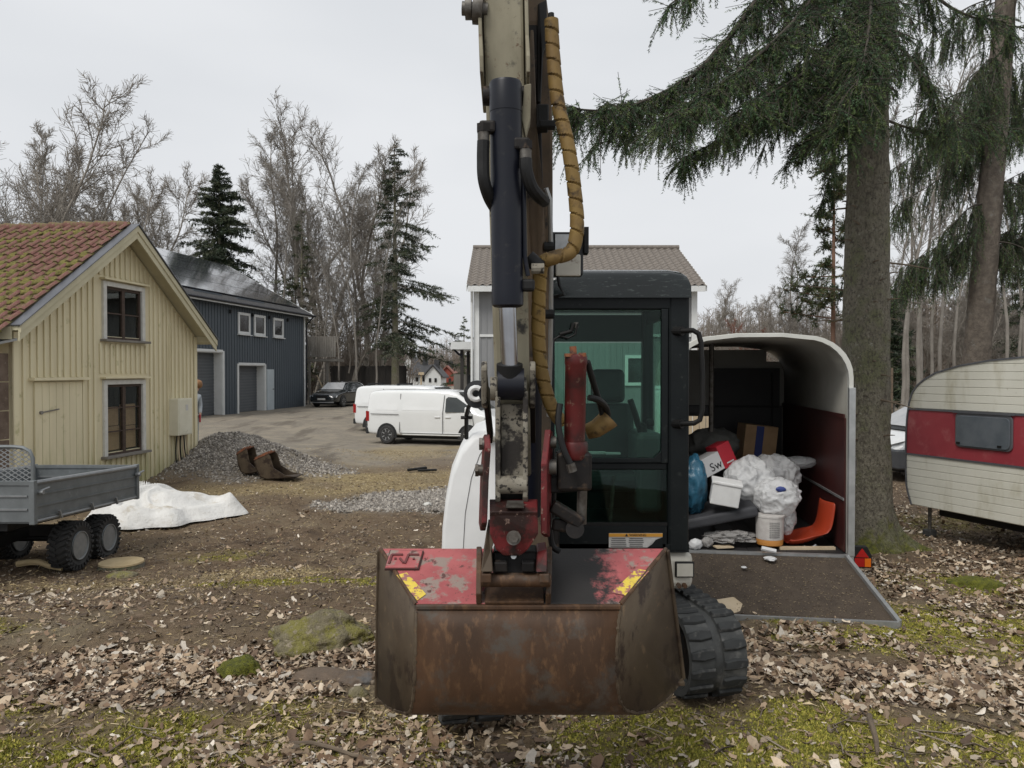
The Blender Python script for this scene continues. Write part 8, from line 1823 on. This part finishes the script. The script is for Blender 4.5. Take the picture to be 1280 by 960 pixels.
LIMBS = [([P(1072, 70, 9.7), P(1020, 95, 9.3), P(960, 140, 9.1), P(900, 175, 9.0), P(850, 200, 8.9)], .02, 1.0, 1.0, .75),
 ([P(1072, -20, 9.8), P(1010, 30, 9.8), P(930, 95, 9.7), P(870, 140, 9.6), P(800, 170, 9.5), P(745, 180, 9.4)], .022, 1.0, .8, .8),
 ([P(1075, 110, 9.6), P(1060, 135, 8.9), P(1030, 165, 8.5), P(1000, 185, 8.3)], .02, 1.0, 1.3, .6),
 ([P(1085, 0, 9.5), P(1070, 40, 8.7), P(1050, 90, 8.2), P(1020, 130, 7.9)], .02, 1.0, 1.4, .7),
 ([P(1075, -170, 9.8), P(1000, -70, 9.4), P(947, 0, 9.1), P(905, 55, 8.9), P(860, 100, 8.7), P(800, 130, 8.5), P(760, 140, 8.3), P(716, 138, 8.1)], .045, 1.0, 1.0, 1.0),
 ([P(1070, -60, 9.7), P(1030, -20, 9.0), P(985, 35, 8.4), P(930, 85, 8.0), P(880, 120, 7.8), P(830, 150, 7.6)], .035, 1.1, 1.1, 1.0),
 ([P(1075, 20, 9.7), P(1040, 50, 8.8), P(1000, 95, 8.2), P(950, 125, 7.9), P(905, 150, 7.8)], .03, 1.1, 1.1, .9),
 ([P(1085, 60, 9.6), P(1075, 90, 8.7), P(1060, 130, 8.0), P(1045, 160, 7.6)], .03, 1.2, 1.5, .75),
 ([P(1080, -40, 9.7), P(1085, 10, 8.6), P(1080, 60, 7.8), P(1068, 110, 7.4)], .03, 1.2, 1.5, .8),
 ([P(1080, 30, 9.8), P(1050, 75, 9.2), P(1010, 120, 8.9), P(975, 150, 8.8)], .025, 1.1, 1.2, .8),
 ([P(1100, -80, 9.8), P(1140, -30, 9.5), P(1180, 10, 9.4), P(1230, 30, 9.4), P(1290, 40, 9.5)], .035, 1.2, .8, .9),
 ([P(1100, 150, 9.9), P(1150, 165, 10.2), P(1200, 160, 10.6), P(1275, 163, 11)], .022, 1.3, .55, .9),
 ([P(1100, 40, 9.8), P(1130, 70, 9.2), P(1160, 110, 9.0), P(1185, 150, 9.0)], .025, 1.3, .7, .9),
 ([P(1060, -160, 9.7), P(1010, -120, 8.8), P(940, -70, 8.2), P(880, -25, 7.8), P(835, 10, 7.6)], .03, 1.0, .45, .8),
 ([P(1068, 190, 9.75), P(1050, 200, 9.9), P(1035, 225, 10.1), P(1030, 250, 10.2)], .012, 1.2, .7, .6)]
W, N = [], []
for pts, r0, hg, sb_, fn in LIMBS:
    w_, n_ = limb([rel(p, o1) for p in pts], r0, r, hg * .62, sb_ * .85, fn); W += w_; N += n_
segs_mesh('branches', W, pmat('spruce_twig', (.06, .05, .038), (.04, .033, .026), 6, .9), sp1, 4, 'stuff')
NC_ = np.array([(.048, .095, .034), (.034, .070, .028), (.075, .120, .036), (.026, .052, .022), (.095, .130, .038)])
V, F, c = needle_fans(N, r, 175, .028, .0085, NC_, .1); print('needles', len(F)); npmesh('needles', V, F, M['needle'], sp1, col=c, kind='stuff')
for i in range(46):   # dead branch stubs on the trunk
    a = r.uniform(2.4, 6.9); z = r.uniform(.9, 5.2); rr_ = .30 - .015 * z; L_ = r.uniform(.04, .22) if i > 3 else r.uniform(.3, .7)
    p = Vector((math.cos(a) * rr_, math.sin(a) * rr_, z)); dv = Vector((math.cos(a), math.sin(a), r.uniform(-.25, .2)))
    MB().tube([p - dv * .03, p + dv * L_ * .5 + Vector((0, 0, .01)), p + dv * L_], [.014, .010, .004], 6).build('dead_stub', M['stick'], sp1, smooth=True)
b2 = (8.22, 14.0); bz2 = Hs(*b2); o2 = (b2[0], b2[1], bz2)
sp2 = empty('leaning_spruce', o2, 0, 'slimmer leaning spruce behind the caravan with hanging dark twigs', 'tree')
big_trunk(sp2, (0, 0, 0), (.80, .0), .245, .16, .08, 10.5, pmat('ruddy_spruce_bark', (.15, .125, .10), (.09, .074, .06), 9, .95, 0, .9, 26, .03, (.16, .15, .13), 6, (.58, .7)), 8.1, ())
W, N = [], []
for i in range(24):
    z = r.uniform(4.6, 9.8); a = r.uniform(0, 6.28) if i > 9 else math.pi + r.uniform(-.7, .7); L_ = r.uniform(.7, 2.0); x0 = .80 * (z / 10.5); p0 = np.array([x0, 0, z]); dv = np.array([math.cos(a), math.sin(a) * .8, 0])
    pts = [p0, p0 + dv * L_ * .35 + (0, 0, -.1), p0 + dv * L_ * .7 + (0, 0, -.42), p0 + dv * L_ + (0, 0, -.7)]
    w_, n_ = limb(pts, .016, r, 2.4, .62, 1.1); W += w_; N += n_
segs_mesh('branches', W, bpy.data.materials['spruce_twig'], sp2, 4, 'stuff'); V, F, c = needle_fans(N, r, 85, .034, .010, NC_ * .9, .15); npmesh('needles', V, F, M['needle'], sp2, col=c, kind='stuff')
# a third spruce just right of the frame hangs twigs into it
o3 = (11.2, 15.0, Hs(11.2, 15.0)); sp3 = empty('hanging_spruce', o3, 0, 'dark spruce at the wood edge with long hanging twig curtains', 'tree')
big_trunk(sp3, (0, 0, 0), (.1, 0), .26, .18, .08, 10.5, M['bark'], 12.1, ())
W, N = [], []
for i in range(14):
    z = r.uniform(5.0, 9.8); a = math.pi + r.uniform(-1.0, 1.0); L_ = r.uniform(1.2, 2.4); p0 = np.array([.05, 0, z]); dv = np.array([math.cos(a), math.sin(a) * .8, 0])
    w_, n_ = limb([p0, p0 + dv * L_ * .35 + (0, 0, -.1), p0 + dv * L_ * .7 + (0, 0, -.42), p0 + dv * L_ + (0, 0, -.7)], .016, r, 2.4, .6, 1.1); W += w_; N += n_
segs_mesh('branches', W, bpy.data.materials['spruce_twig'], sp3, 4, 'stuff'); V, F, c = needle_fans(N, r, 85, .034, .010, NC_ * .9, .15); npmesh('needles', V, F, M['needle'], sp3, col=c, kind='stuff')
